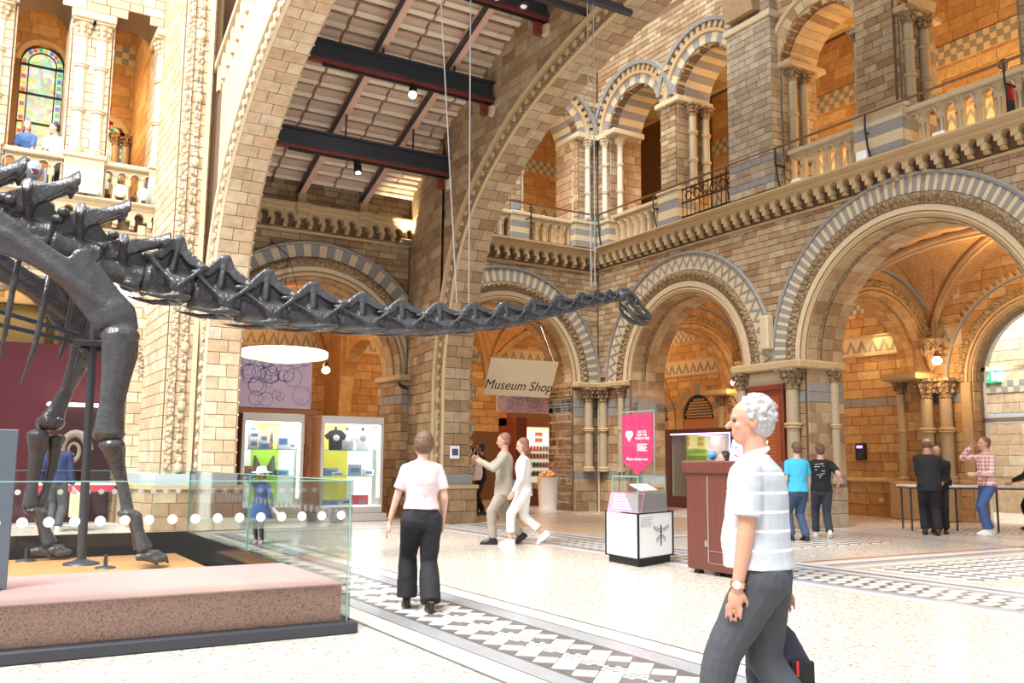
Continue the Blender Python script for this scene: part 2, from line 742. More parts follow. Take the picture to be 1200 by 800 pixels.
m_mahog = plain('mahogany', (0.20, 0.045, 0.025), 0.35, var=0.3, scale=4, rot=(1, 1, 10))
m_walnut = plain('walnut_veneer', (0.13, 0.038, 0.028), 0.4, var=0.35, scale=5, rot=(8, 8, 0.7))
m_oak = plain('orange_oak', (0.42, 0.17, 0.07), 0.5, var=0.2, scale=5, rot=(6, 6, 0.8))


def glass_mat(name, tint, rough=0.02, fac=0.10):
    """thin sheet: mostly clear, with a reflection that grows at grazing angles"""
    m, nt, p = nodes(name)
    nt.nodes.remove(p)
    out = nt.nodes['Material Output']
    tr = nt.nodes.new('ShaderNodeBsdfTransparent')
    tr.inputs[0].default_value = rgb(tint)
    gl = nt.nodes.new('ShaderNodeBsdfGlossy')
    gl.inputs['Roughness'].default_value = rough
    fr = nt.nodes.new('ShaderNodeFresnel')
    fr.inputs[0].default_value = 1.45
    ms = nt.nodes.new('ShaderNodeMath')
    ms.operation = 'MULTIPLY_ADD'
    ms.inputs[1].default_value = 0.6
    ms.inputs[2].default_value = fac * 0.3
    nt.links.new(fr.outputs[0], ms.inputs[0])
    mx = nt.nodes.new('ShaderNodeMixShader')
    nt.links.new(ms.outputs[0], mx.inputs[0])
    nt.links.new(tr.outputs[0], mx.inputs[1])
    nt.links.new(gl.outputs[0], mx.inputs[2])
    nt.links.new(mx.outputs[0], out.inputs[0])
    return m


m_glass = glass_mat('greenish_glass', (0.965, 0.992, 0.985), .02, 0.0)
m_edge = plain('green_glass_edge', (0.25, 0.55, 0.47), 0.15)
m_clear = glass_mat('clear_glass', (0.97, 0.99, 0.99), .02, 0.0)


SK = plain('skin', (.52, .27, .19), .5, var=.06, bump=.05)
SKP = plain('fair_skin', (.62, .37, .28), .5, var=.06)


def fabric(name, c, rough=.85, var=.12, scale=10):
    return plain(name, c, rough, var=var, scale=scale, bump=.35, bscale=14)


m_blkf = fabric('black_cloth', (.012, .012, .015))

# ================================================================ floor
fl = MB().box(-14, 30, -8, 30, -0.3, 0.0)
m_terr = pattern('terrazzo', 'speck', (0.70, 0.655, 0.595), (0.34, 0.25, 0.19), 46, 46, 0.22)
floor = fl.build('floor', m_terr, kind='structure')
tag(floor, 'pale speckled terrazzo floor of the hall crossed by inlaid mosaic bands', 'floor')
m_tw = plain('white_marble', (0.74, 0.72, 0.69), 0.25, var=0.05)
m_tg = plain('grey_marble', (0.33, 0.35, 0.38), 0.25, var=0.12)
m_td = plain('dark_marble', (0.13, 0.125, 0.125), 0.3, var=0.15)
m_tr = plain('red_marble', (0.42, 0.15, 0.10), 0.3, var=0.1)
m_ts = plain('sandy_paving', (0.62, 0.47, 0.33), 0.3, var=0.08)


def strip(x0, x1, y0, y1, m, name='marble_strip', h=0.003):
    MB().box(x0, x1, y0, y1, 0.0, h).build(name, m, floor)


# near mosaic band, running along y
for x0, x1, m, h in ((2.86, 4.50, m_td, .002), (2.89, 3.10, m_tw, .004), (3.12, 3.29, m_tg, .004), (3.32, 3.985, m_td, .003),
                     (4.03, 4.22, m_tg, .004), (4.25, 4.46, m_tw, .004)):
    strip(x0, x1, 1.0, 16.5, m, h=h)
tile_w = MB().prism([(-.105, 0), (0, -.105), (.105, 0), (0, .105)], 0, .004).mesh('tile', m_tw)
tile_s = MB().prism([(-.026, 0), (0, -.026), (.026, 0), (0, .026)], 0, .0042).mesh('tile', m_tw)
m_tt = plain('charcoal_marble', (0.15, 0.15, 0.16), 0.3, var=0.15)
tile_g = MB().prism([(-.105, 0), (0, -.105), (.105, 0), (0, .105)], 0, .0035).mesh('tile', m_tt)
P = Pieces(floor, 'tile', 290)
pw = 0.222
for j in range(int(14 / pw)):
    y = 3.0 + j * pw
    for c in (-1, 1):
        P.put(tile_w, T(3.652 + c * pw, y, .003))
    for c in (-1, 0, 1, 2):
        for i in range(4):
            for k in range(4):
                if (i + k) % 2 == 0 and c == 0:
                    P.put(tile_s, T(3.652 + (i - k) * .0278, y + (i + k - 3) * .0278, .003))
    for c in (-.5, .5):
        P.put(tile_w if j % 2 else tile_g, T(3.652 + c * pw, y + pw / 2, .003))
P.flush()
# far guilloche band and its marble strips
for x0, x1, m, h in ((8.0, 9.75, m_tg, .002), (8.0, 8.14, m_tw, .004), (8.32, 9.1, m_td, .003), (9.28, 9.36, m_tw, .004),
                     (9.42, 9.46, m_td, .004), (9.56, 9.70, m_tw, .004)):
    strip(x0, x1, 1.0, 17.2, m, h=h)
hexa = MB().prism([(-.12, 0), (-.075, -.075), (.075, -.075), (.12, 0), (.075, .075), (-.075, .075)], 0, .004).mesh('tile', m_tw)
P = Pieces(floor, 'tile', 200)
for j in range(66):
    for i, c in enumerate((8.45, 8.71, 8.97)):
        P.put(hexa, T(c, 2.6 + j * 0.22 + (0.11 if i % 2 else 0), .003))
P.flush()
# bands along x beyond, lattice panels of the entrance bay
m_lat = pattern('lattice_mosaic', 'check', (0.80, 0.79, 0.77), (0.24, 0.23, 0.24), 5.2, 5.2, .25)
for y0, y1, m in ((8.6, 8.68, m_tr), (8.35, 8.5, m_tw), (8.12, 8.3, m_tg), (7.9, 8.0, m_tw), (12.4, 12.6, m_tg), (12.75, 12.85, m_tw)):
    strip(9.75, 15.0, y0, y1, m)
pts = MB().box(-1.75, 1.75, -.5, .5, 0, .003)
m_lat.node_tree.nodes['Mapping'].inputs['Rotation'].default_value = (0, 0, R(45))
for x, y, sx, sy in ((12.2, 7.0, 1.3, 1.4), (12.0, 10.7, 0.9, 1.2), (18.2, 11, 0.9, 1.5), (12.3, 16.3, 0.8, .5), (12, 19.4, 1.2, 0.8), (18, 16.5, 0.8, 1.6)):
    MB().box(x - 1.75 * sx, x + 1.75 * sx, y - .5 * sy, y + .5 * sy, 0, .006).build('mosaic_panel', m_lat, floor)
strip(9.8, 14.9, 14.0, 18.4, m_ts)
for x0, x1 in ((14.6, 14.72), (14.9, 15.0), (16.3, 16.45)):
    strip(x0, x1, 4.0, 20.0, m_tg)
for y in (16.9, 19.75):
    strip(-8, 9.6 if y < 18 else 4.6, y, y + .1, m_tw)
    strip(-8, 9.6 if y < 18 else 4.6, y - .3, y - .1, m_tg)

# ================================================================ walls
# --- end wall (faces -x)
OPE = [(-16.86, 2.0, 3.45, 0.0), (-10.6, 2.45, 3.45, 0.0),
       (-18.65, 1.10, 10.4, 7.25), (-15.9, 1.05, 10.5, 7.25), (-12.45, 1.02, 10.1, 7.25), (-9.35, 1.15, 10.1, 7.25)]
b = wall(MB(), -20.3, -6.5, 0, 13.2, 0.0, 1.1, OPE)
wall_end = b.build('wall_right', m_mortar, M=FE, kind='structure')
tag(wall_end, 'tan terracotta end wall pierced by two great round arches under a gallery arcade', 'wall')
# --- long side wall (faces -y)
OPW = [(12.1, 2.05, 3.45, 0.0), (6.9, 2.2, 3.35, 0.0), (1.0, 1.8, 3.0, 0.0),
       (13.42, 0.95, 10.3, 7.25), (11.3, 0.85, 10.3, 7.25), (0.88, 0.52, 10.45, 6.65), (2.68, 0.48, 10.45, 6.65), (-0.95, 0.52, 10.45, 6.65)]
b = wall(MB(), -7.0, 15.06, 0, 13.2, 0.0, 1.1, OPW)
wall_side = b.build('wall_left', m_mortar, M=FW, kind='structure')
tag(wall_side, 'long tan terracotta side wall with three arched bays and a gallery', 'wall')


def clear_of(ops, ring, extra=()):
    def k(u, z, l, h):
        for uc, r, zs, zb in ops:
            rr = r + ring
            if z > zs:
                # nearest point of block to arch centre
                du = max(0, abs(u - uc) - l / 2)
                dz = max(0, abs(z - zs) - h / 2)
                if math.hypot(max(0, du), max(0, dz)) < r + 0.03:
                    return False
            elif z + h / 2 > zb and abs(u - uc) - l / 2 < r + 0.0:
                return False
        for a, c, e, g in extra:
            if u + l / 2 > a and u - l / 2 < c and z > e and z < g:
                return False
        return True
    return k


def sub_ashlar(P, F, u0, u1, z0, z1, h, mat, ops, Ls=(0.28, 0.36, 0.46), special=None, d=0.0, edge=0.05):
    """courses cut to the free intervals between openings (arch edge hidden behind its ring)"""
    n = max(1, round((z1 - z0) / h))
    h = (z1 - z0) / n
    for i in range(n):
        zc = z0 + (i + .5) * h
        holes = []
        for uc, r, zs, zb in ops:
            if zc + h / 2 > zb:
                dz = max(0, (zc + h / 2) - zs)
                q = (r + edge) ** 2 - dz * dz
                if q > 0:
                    holes.append((uc - math.sqrt(q), uc + math.sqrt(q)))
        holes.sort()
        a = u0
        for p, q in holes + [(u1, u1)]:
            p2 = min(p, u1)
            if p2 - a > 0.06:
                u = a
                first = True
                while u < p2 - .01:
                    l = rnd.choice(Ls)
                    if first and i % 2:
                        l *= .55
                    first = False
                    if p2 - u - l < .12:
                        l = p2 - u
                    m = special(zc) if special else None
                    P.put(block_mesh(l, h, m or mat), F @ T(u + l / 2, d, zc))
                    u += l
            a = max(a, min(q, u1))
    return


P = Pieces(wall_end, 'stone_block', 300)
sub_ashlar(P, FE, -20.28, -6.6, 3.6, 6.65, 0.145, m_tan, [(c, r + .1, s, z) for c, r, s, z in OPE[:2]], edge=.45)
Q = Pieces(wall_end, 'pier_block', 300)
sub_ashlar(Q, FE, -20.25, -6.6, 8.25, 13.0, 0.145, m_tan, OPE[2:], edge=.02)
bands = lambda z: m_greyb if (int((z - 7.25) / .22) % 2 == 1) else m_pale
sub_ashlar(Q, FE, -20.25, -6.6, 7.3, 8.22, 0.22, m_pale, OPE[2:], special=lambda z: (m_grey if int((z - 7.2) / .23) % 2 else m_pale), edge=.02)
P.flush()
Q.flush()
P = Pieces(wall_side, 'stone_block', 300)
sub_ashlar(P, FW, 9.5, 15.0, 3.6, 6.6, 0.145, m_tan, [(12.1, 2.15, 3.45, 0)], edge=.45)
sub_ashlar(P, FW, 4.5, 9.25, 3.6, 6.65, 0.15, m_tan, [(6.9, 2.2, 3.35, 0)], edge=.45)
sub_ashlar(P, FW, 4.5, 9.3, 7.2, 8.1, 0.15, m_tan, [], edge=.45)
P.flush()
Q = Pieces(wall_side, 'pier_block', 300)
sub_ashlar(Q, FW, 9.6, 15.0, 8.25, 13.0, 0.145, m_tan, OPW[3:5], edge=.02)
sub_ashlar(Q, FW, 9.6, 15.0, 7.3, 8.22, 0.22, m_pale, OPW[3:5], special=lambda z: (m_grey if int((z - 7.2) / .23) % 2 else m_pale), edge=.02)
sub_ashlar(Q, FW, -2.5, 3.2, 7.5, 12.9, 0.2, m_daylit, OPW[5:], edge=.02)
sub_ashlar(Q, FW, -2.5, 3.3, 6.65, 7.5, 0.21, m_pale, OPW[5:], special=lambda z: (m_greyb if int((z - 6.6) / .22) % 2 else m_pale), edge=.02)
sub_ashlar(Q, FW, -2.5, 3.3, 3.2, 6.0, 0.2, m_daylit, [(1.0, 1.8, 3.0, 0)], edge=.4)
Q.flush()



def clad_jambs(parent, F, ops, thick, mat, h=.22, special=None, lim=300, z1=None):
    P = Pieces(parent, 'jamb_block', lim)
    for uc, r, zs, zb in ops:
        ashlar(P, F @ T(uc - r, 0, 0) @ RZ(90), .0, thick, zb, zs, h, mat, (.3, .4), special=special)
        ashlar(P, F @ T(uc + r, 0, 0) @ RZ(-90), -thick, 0, zb, zs, h, mat, (.3, .4), special=special)
    P.flush()


sg_ = lambda z: m_grey if 2.62 < z < 2.92 or .84 < z < 1.05 else None
clad_jambs(wall_end, FE, OPE[:2], 1.1, m_tan, special=sg_)
clad_jambs(wall_end, FE, OPE[2:], 1.1, m_tan)
clad_jambs(wall_side, FW, OPW[:3], 1.1, m_tan, special=sg_)
clad_jambs(wall_side, FW, OPW[3:5], 1.1, m_tan)
clad_jambs(wall_side, FW, OPW[5:], 1.1, m_daylit)

# --- slabs, back walls, ceilings of the galleries and vestibules
slab_w = MB().box(-7, 19.9, 21.4, 27.2, 6.55, 7.1).build('ceiling', m_mortarw, kind='structure')
tag(slab_w, 'stone floor slab of the side gallery above the shop bays', 'ceiling')
slab_e = MB().box(16.16, 20.75, 4, 20.3, 6.55, 7.15).build('ceiling', m_mortarw, kind='structure')
tag(slab_e, 'stone floor slab of the gallery above the entrance vestibule', 'ceiling')
m_pan = pattern('painted_ceiling', 'check', (0.72, 0.60, 0.36), (0.55, 0.40, 0.18), 1.1, 1.1, .6)
c1 = MB().box(-7, 21.2, 20.3, 27.2, 13.2, 13.5).build('ceiling', m_pan, kind='structure')
tag(c1, 'painted panelled ceiling over the side gallery', 'ceiling')
c2 = MB().box(15.06, 21.2, 4, 20.3, 13.2, 13.5).build('ceiling', m_pan, kind='structure')
tag(c2, 'painted panelled ceiling over the entrance gallery', 'ceiling')


def moulded(name, F, u0, u1, z, d, prof, mat, parent):
    """horizontal moulding: profile [(depth out, z)]"""
    b = MB()
    n = len(prof)
    v = [(u, -q + d, z + w) for u in (u0, u1) for q, w in prof]
    f = [list(range(n)), list(range(n, 2 * n))[::-1]] + [(i, (i + 1) % n, n + (i + 1) % n, n + i) for i in range(n)]
    b.add(v, f)
    return b.build(name, mat, parent, F)


def zigzag(F, u0, u1, z, h, parent, d=-.055, pitch=0.34, mat=None, bg=None):
    MB().box(u0, u1, d, 0.0, z, z + h).build('frieze_ground', bg or m_pale, parent, F)
    b = MB()
    n = int((u1 - u0) / pitch)
    w = h * .62
    for i in range(n):
        a = u0 + i * pitch
        pts = [(a, z + .06), (a + pitch / 2, z + h - .06), (a + pitch, z + .06), (a + pitch - .09, z + .06), (a + pitch / 2, z + h - .19), (a + .09, z + .06)]
        for t in ((0, 1, 4, 5), (1, 2, 3, 4)):
            b.plate([pts[k] for k in t], d - .012, d)
    b.build('frieze_zigzag', mat or m_grey, parent, F, 'stuff')
    for q in (z - .05, z + h):
        MB().box(u0, u1, d - .03, 0, q, q + .05).build('frieze_moulding', m_buff, parent, F)


def checks(F, u0, u1, z, h, parent, d=-.055, rows=3, mat=None, bg=None):
    MB().box(u0, u1, d, 0.0, z, z + h).build('frieze_ground', bg or m_pale, parent, F)
    b = MB()
    s = h / rows
    n = int((u1 - u0) / s)
    for i in range(n):
        for j in range(rows):
            if (i + j) % 2 == 0:
                u = u0 + i * s
                q = z + j * s
                b.box(u, u + s, d - .01, d, q, q + s)
    b.build('frieze_check', mat or m_grey, parent, F, 'stuff')


# back wall of vestibule and gallery above
OB = [(-10.9, 1.75, 3.25, 0.0)]
b = wall(MB(), -27.2, -4, 0, 6.6, 0, .5, OB)
wb = b.build('wall_back', m_mortarw, M=FB, kind='structure')
tag(wb, 'warm lit back wall of the entrance vestibule with grey bands and arched glass doorway', 'wall')
P = Pieces(wb, 'stone_block', 300)
gb = lambda z: m_grey if (2.75 < z < 3.0 or .72 < z < .88) else None
sub_ashlar(P, FB, -20.2, -5, 0.9, 6.3, .235, m_lamplit, OB, Ls=(.42, .55, .7), special=gb, edge=.25)
sub_ashlar(P, FB, -27, -20.2, 2.3, 6.3, .235, m_lamplit, [(-24.0, .85, 2.75, 0), (-21.85, .85, 2.75, 0)], Ls=(.42, .55, .7), edge=.1)
P.flush()
clad_jambs(wb, FB, OB, .5, m_lamplit, .235)
P = Pieces(wb, 'plinth_block', 200)
ashlar(P, FB @ T(0, -.08, 0), -20.2, -12.7, 0, .86, .287, m_lamplit, (.5, .7, .9))
P.flush()
for uc in (-10.9 - 1.75 - .14, -10.9 + 1.75 + .14):
    MB().box(uc - .13, uc + .13, -.05, .1, .0, 3.25, .02).build('jamb_moulding', m_buff, wb, FB)
moulded('plinth_moulding', FB, -20.2, -12.7, .86, 0, [(0, 0), (.16, 0), (.16, .05), (.1, .1), (0, .12)], m_buff, wb)
zigzag(FB, -27, -12.8, 4.15, .45, wb)
checks(FB, -27, -12.8, 5.25, .36, wb)
wbg = MB().box(-27.2, -4, 0, .6, 7.1, 13.2).build('wall_back', m_mortarw, M=FB, kind='structure')
tag(wbg, 'amber lit back wall of the gallery over the entrance with zigzag friezes', 'wall')
P = Pieces(wbg, 'stone_block', 300)
sub_ashlar(P, FB, -21, -6, 7.2, 13.1, .3, m_lamplit, [], Ls=(.5, .65, .8))
P.flush()
zigzag(FB, -21, -6, 9.3, .55, wbg, pitch=.5)
checks(FB, -21, -6, 11.1, .5, wbg)
F6 = T(0, 27.2, 0)
wg = MB().box(-7, 21, 0, .5, 0, 6.6).build('wall_shop', m_mortarw, M=F6, kind='structure')
tag(wg, 'warm back wall of the shop bays behind the side arcade', 'wall')
P = Pieces(wg, 'stone_block', 300)
sub_ashlar(P, F6, 3, 20.5, 2.3, 6.4, .25, m_lamplit, [], Ls=(.5, .65, .8))
P.flush()
zigzag(F6, 3, 20.5, 4.7, .5, wg)
checks(F6, 3, 20.5, 5.75, .4, wg)
F7 = T(0, 25.0, 0)
OW = [(1.12, .5, 11.2, 8.9), (2.72, .42, 9.6, 8.2)]
wg2 = wall(MB(), -7, 21, 7.1, 13.2, 0, .5, OW).build('wall_gallery', m_mortarw, M=F7, kind='structure')
tag(wg2, 'amber lit inner wall of the side gallery holding stained glass windows', 'wall')
P = Pieces(wg2, 'stone_block', 300)
sub_ashlar(P, F7, -1, 5, 7.2, 13.1, .3, m_lamplit, OW, Ls=(.5, .65, .8), edge=.14)
sub_ashlar(P, F7, 10.5, 20.4, 7.2, 13.1, .3, m_lamplit, [], Ls=(.5, .65, .8))
P.flush()
zigzag(F7, 10.5, 20.4, 9.3, .5, wg2, pitch=.5)
checks(F7, 10.5, 20.4, 10.9, .45, wg2)
checks(F7, 2.6, 5, 11.6, .5, wg2)
# walls that close the side rooms
xw = MB().box(3.3, 3.8, 21.4, 27.2, 0, 13.2).build('wall_partition', m_mortarw, kind='structure')
tag(xw, 'plain partition wall between the exhibition bay and the shop bay', 'wall')
F8 = T(3.3, 0, 0) @ RZ(-90)
P = Pieces(xw, 'stone_block', 200)
sub_ashlar(P, F8, -24.9, -21.4, 7.2, 13.1, .3, m_lamplit, [], Ls=(.5, .65, .8))
P.flush()
xe = wall(MB(), -27.2, -21.4, 0, 6.55, 0, .4, [(-24.2, 1.7, 3.0, 0)]).build('wall_partition', m_lamplit, M=T(9.6, 0, 0) @ RZ(-90), kind='structure')
tag(xe, 'warm cross wall with an open arch between the two shop bays', 'wall')
shade_slab = MB().box(10.8, 17.5, 3.5, 13.7, 14.6, 14.9).build('ceiling', plain('dark_shade_slab', (.10, .06, .035), .8), kind='structure')  # out-of-view slab added to keep sky light off the upper piers
tag(shade_slab, 'unseen dark slab added to shade the right hand gallery', 'ceiling')
# bay behind the skeleton: cream backdrop and maroon exhibition wall
bd = MB().box(-7, 3.3, 22.6, 22.8, 0, 6.5).build('wall_backdrop', plain('cream_plaster', (0.62, 0.48, 0.22), .8), kind='structure')
tag(bd, 'cream plaster wall seen above the maroon exhibition wall', 'wall')
P = Pieces(bd, 'stone_block', 100)
ashlar(P, T(0, 22.58, 0), -3.0, 3.2, 4.7, 6.0, .26, m_lamplit, (.45, .6))
P.flush()
MB().box(-3, 3.2, 22.4, 22.6, 4.62, 4.74, .02).build('band_moulding', m_buff, bd)

# ================================================================ arches, piers, columns
stud = MB().ell((0, 0, 0), (.05, .035, .05), 6).mesh('leaf_stud', m_buff, True)
leaf_b = MB()
for s_ in (-1, 1):
    leaf_b.add([(0, 0, -.07), (s_ * .075, -.015, .0), (s_ * .05, -.05, .06), (0, -.03, .03)], [(0, 1, 2, 3)])
    leaf_b.add([(0, .01, -.07), (s_ * .075, .0, .0), (s_ * .05, -.03, .06), (0, .0, .03)], [(3, 2, 1, 0)])
leaf_me = {}


def leaf_for(mat):
    if mat.name not in leaf_me:
        b = MB()
        for s_ in (-1, 1):
            b.add([(0, 0, -.07), (s_ * .08, 0, .0), (s_ * .05, -.055, .05), (0, -.03, .035), (0, -.045, -.03)],
                  [(0, 1, 4), (1, 2, 4), (2, 3, 4), (0, 1, 2, 3)])
        leaf_me[mat.name] = b.mesh('carved_leaf', mat)
    return leaf_me[mat.name]


def archway(name, label, F, uc, r, zs, width, kind, depth=1.1, mats=None, group=None, n_v=62, a0=0, a1=180, soffit_n=26):
    """round arch: outer patterned ring, carved ring, rolls, coursed soffit"""
    ma, mb_, mc, ms = mats or (m_pale, m_grey, m_carve, m_tan)
    t = thing(name, label, 'arch', (uc, 0, 0), group=group, base=F)
    A = F @ T(uc, 0, zs)
    ro = r + width
    MB().arc([(ro - .06, -.02), (ro - .05, -.10), (ro, -.115), (ro + .03, -.07), (ro + .03, 0)], 0, 0, a0, a1, 48).build('hood_moulding', m_grey if mats is None else mb_, t, A)
    # patterned ring
    r1 = ro - .06
    r0 = r1 - width * .36
    if kind == 'voussoir':
        da = (a1 - a0) / n_v
        mes = [seg_mesh('voussoir', r0, r1, -.075, 0, da, m) for m in (ma, mb_)]
        for i in range(n_v):
            ang = a0 + (i + .5) * da
            link('voussoir', mes[i % 2], t, A @ Matrix.Rotation(R(90 - ang), 4, 'Y'))
    elif kind == 'zigzag':
        MB().arc([(r0, 0), (r0, -.06), (r1, -.06), (r1, 0)], 0, 0, a0, a1, 48).build('ring_ground', ma, t, A)
        k = n_v // 2
        da = (a1 - a0) / k
        b = MB()
        v = [(r0 + .02, -da / 2), (r1 - .09, 0), (r0 + .02, da / 2), (r0 + .11, da / 2), (r1 - .0, 0), (r0 + .11, -da / 2)]
        pts = [(q * math.sin(R(w)), q * math.cos(R(w))) for q, w in v]
        b.plate([pts[i] for i in (0, 1, 4, 5)], -.075, -.05)
        b.plate([pts[i] for i in (1, 2, 3, 4)], -.075, -.05)
        me = b.mesh('zigzag_piece', mb_)
        for i in range(k):
            link('zigzag_piece', me, t, A @ Matrix.Rotation(R(90 - (a0 + (i + .5) * da)), 4, 'Y'))
    # carved ring
    c1 = r0 - .01
    c0 = c1 - width * .25
    cm = (c0 + c1) / 2
    MB().arc([(c0, 0), (c0 - .01, -.07), (cm, -.12), (c1, -.07), (c1, 0)], 0, 0, a0, a1, 48).build('carved_ring', mc, t, A)
    k = int(PI * cm / .15)
    lm = leaf_for(mc)
    for i in range(k):
        ang = a0 + (a1 - a0) * (i + .5) / k
        link('carved_leaf', lm, t, A @ Matrix.Rotation(R(90 - ang), 4, 'Y') @ T(0, -.10, cm))
    # stepped rolls down to the intrados
    w = c0 - r
    MB().arc([(r + w * .55, .0), (r + w * .5, -.05), (c0 - .02, -.06), (c0, 0)], 0, 0, a0, a1, 48).build('roll_moulding', m_pale if mats is None else ms, t, A, smooth=True)
    MB().arc([(r + w * .1, .05), (r + w * .05, -.01), (r + w * .3, -.05), (r + w * .5, -.02), (r + w * .52, .05)], 0, 0, a0, a1, 48).build('roll_moulding', m_buff if mats is None else ms, t, A, smooth=True)
    # coursed soffit
    da = (a1 - a0) / soffit_n
    cuts = [0.0, .28 * depth, .40 * depth, .72 * depth, depth]
    for q in range(4):
        if q == 1:
            MB().arc([(r - .02, cuts[1] + .01), (r - .05, (cuts[1] + cuts[2]) / 2), (r - .02, cuts[2] - .01), (r + .05, cuts[2]), (r + .05, cuts[1])], 0, 0, a0, a1, 40).build('carved_soffit_ring', mc, t, A)
            continue
        me = seg_mesh('soffit_block', r - .03, r + .06, cuts[q] + .005, cuts[q + 1] - .005, da, ms)
        for i in range(soffit_n):
            link('soffit_block', me, t, A @ Matrix.Rotation(R(90 - (a0 + (i + .5) * da)), 4, 'Y'))
    return t


def column(P_, F, u, d, z0, z1, r, mat=None, rings=(0.5,), name='column', caps=None, sub=True):
    """shaft as a part; base, capital and shaft rings as its sub-parts"""
    mat = mat or m_shaft
    M = F @ T(u, d, 0)
    hb, hc = r * 1.1, max(.26, r * 3.2)
    sh = MB().lathe([(r * 1.04, z0 + hb * .9), (r, z0 + hb * 1.3), (r * .94, z1 - hc)], n=14).build(name, mat, P_, M, smooth=True)
    cm = caps or m_buff
    MB().lathe([(r * 1.5, z0), (r * 1.55, z0 + hb * .25), (r * 1.3, z0 + hb * .4), (r * 1.4, z0 + hb * .7), (r * 1.1, z0 + hb)], n=14).build('base', cm, sh, M, smooth=True)
    b = MB()
    b.lathe([(r * .94, z1 - hc), (r * 1.15, z1 - hc * .95), (r * 1.0, z1 - hc * .88), (r * 1.12, z1 - hc * .5), (r * 1.6, z1 - hc * .16), (r * 1.75, z1 - hc * .14)], n=14)
    w = r * 1.8
    b.box(-w, w, -w, w, z1 - hc * .16, z1)
    for k in range(8):
        a = PI / 4 * k
        for t_, zz in ((1.25, .62), (1.5, .36)):
            b.ell((math.cos(a) * r * t_, math.sin(a) * r * t_, z1 - hc * zz), (r * .34, r * .34, hc * .13), 6)
    b.build('capital', m_carve if cm is m_buff else cm, sh, M)
    for q in rings:
        zc = z0 + (z1 - z0) * q
        MB().lathe([(r * .9, zc - r * .45), (r * 1.3, zc - r * .35), (r * 1.2, zc - r * .1), (r * 1.38, zc + r * .1), (r * 1.25, zc + r * .35), (r * .9, zc + r * .45)], n=14).build('shaft_ring', cm, sh, M, smooth=True)
    return sh


def plinth_box(t, F, u0, u1, d0, d1, z1=1.0, m1=None, m2=None):
    MB().box(u0 - .1, u1 + .1, d0 - .1, d1, 0, z1 - .22, .02).build('plinth', m1 or m_tan, t, F)
    MB().box(u0 - .06, u1 + .06, d0 - .06, d1, z1 - .22, z1 - .16, .015).build('plinth_moulding', m_buff, t, F)
    MB().box(u0 - .02, u1 + .02, d0 - .02, d1, z1 - .16, z1, .01).build('grey_band', m2 or m_grey, t, F)


def faced_pier(t, F, u0, u1, d0, d1, z0, z1, mat, h=.2, Ls=(.3, .4), bands=(), sides=True, name='pier_block'):
    """rectangular pier with blocks on its front and both sides"""
    MB().box(u0 + .02, u1 - .02, d0 + .03, d1, z0, z1).build('core', m_mortar, t, F)
    P = Pieces(t, name, 200)
    sp = lambda z: (m_grey if any(a < z < c for a, c in bands) else None)
    ashlar(P, F @ T(0, d0 + .03, 0), u0, u1, z0, z1, h, mat, Ls, special=sp)
    if sides:
        L_ = d1 - d0
        ashlar(P, F @ T(u0 + .03, d0, 0) @ RZ(-90), -L_, 0, z0, z1, h, mat, Ls, special=sp)
        ashlar(P, F @ T(u1 - .03, d0, 0) @ RZ(90), 0, L_, z0, z1, h, mat, Ls, special=sp)
    P.flush()


# ---- the two great end-wall arches and the side bay arches
archway('archway', 'round end-wall arch with grey zigzag ring, nearest the corner, shop cases behind it', FE, -16.86, 2.0, 3.45, 1.0, 'zigzag', n_v=64)
archway('archway', 'widest round arch with fine grey and cream striped ring, glass doorway and table behind', FE, -10.6, 2.45, 3.45, .86, 'voussoir', n_v=110, soffit_n=30)
archway('archway', 'round arch with narrow grey stripes over the hanging shop sign, left of the corner', FW, 12.1, 2.05, 3.45, .88, 'voussoir', n_v=80)
archway('archway', 'round arch with broad grey and tan voussoirs between the two bridge piers', FW, 6.9, 2.2, 3.35, .8, 'voussoir', n_v=46)
archway('archway', 'sunlit round arch with pale blue leaf ring behind the skeleton forelegs', FW, 1.0, 1.8, 3.0, .8, 'zigzag',
        mats=(m_white, m_greyb, m_carvep, m_daylit), n_v=70)

# ---- corner cluster (u from corner) and the pier with the plaque
t = thing('stone_pier', 'slender corner pier of paired brown columns where the two walls meet', 'pier', (15.0, 20.2, 0))
for F, ul, u0, u1 in ((FW, 14.25, 14.2, 15.0), (FE, -19.75, -20.2, -18.95)):
    MB().box(u0, u1, -.10, 1.1, 0, .78, .02).build('plinth', m_tan, t, F)
    MB().box(u0 + .02, u1 - .02, -.08, 1.1, .78, .84, .01).build('plinth_moulding', m_buff, t, F)
    MB().box(u0 + .03, u1 - .03, -.06, 1.1, .84, 1.05, .01).build('grey_band', m_grey, t, F)
    P = Pieces(t, 'pier_block', 120)
    ashlar(P, F @ T(0, .0, 0), u0, u1, 1.05, 3.25, .24, m_tan, (.3, .4), special=lambda z: m_grey if 2.62 < z < 2.92 else None)
    P.flush()
    MB().box(u0 - .05, u1 + .02, -.22, 1.1, 3.3, 3.45, .03).build('impost', m_buff, t, F)
P = Pieces(t, 'plinth_block', 60)
ashlar(P, FW @ T(0, -.10, 0), 14.2, 14.9, 0, .78, .26, m_tan, (.35, .4))
ashlar(P, FE @ T(0, -.10, 0), -20.1, -18.95, 0, .78, .26, m_tan, (.35, .4))
P.flush()
P = Pieces(t, 'pier_block', 120)
sg = lambda z: m_grey if 2.62 < z < 2.92 or .84 < z < 1.05 else None
ashlar(P, FE @ T(-18.86 , 0, 0) @ RZ(90), 0, 1.1, 0, 3.35, .24, m_tan, (.3, .4), special=sg)
ashlar(P, FW @ T(14.15, 0, 0) @ RZ(-90), -1.1, 0, 0, 3.35, .24, m_tan, (.3, .4), special=sg)
P.flush()
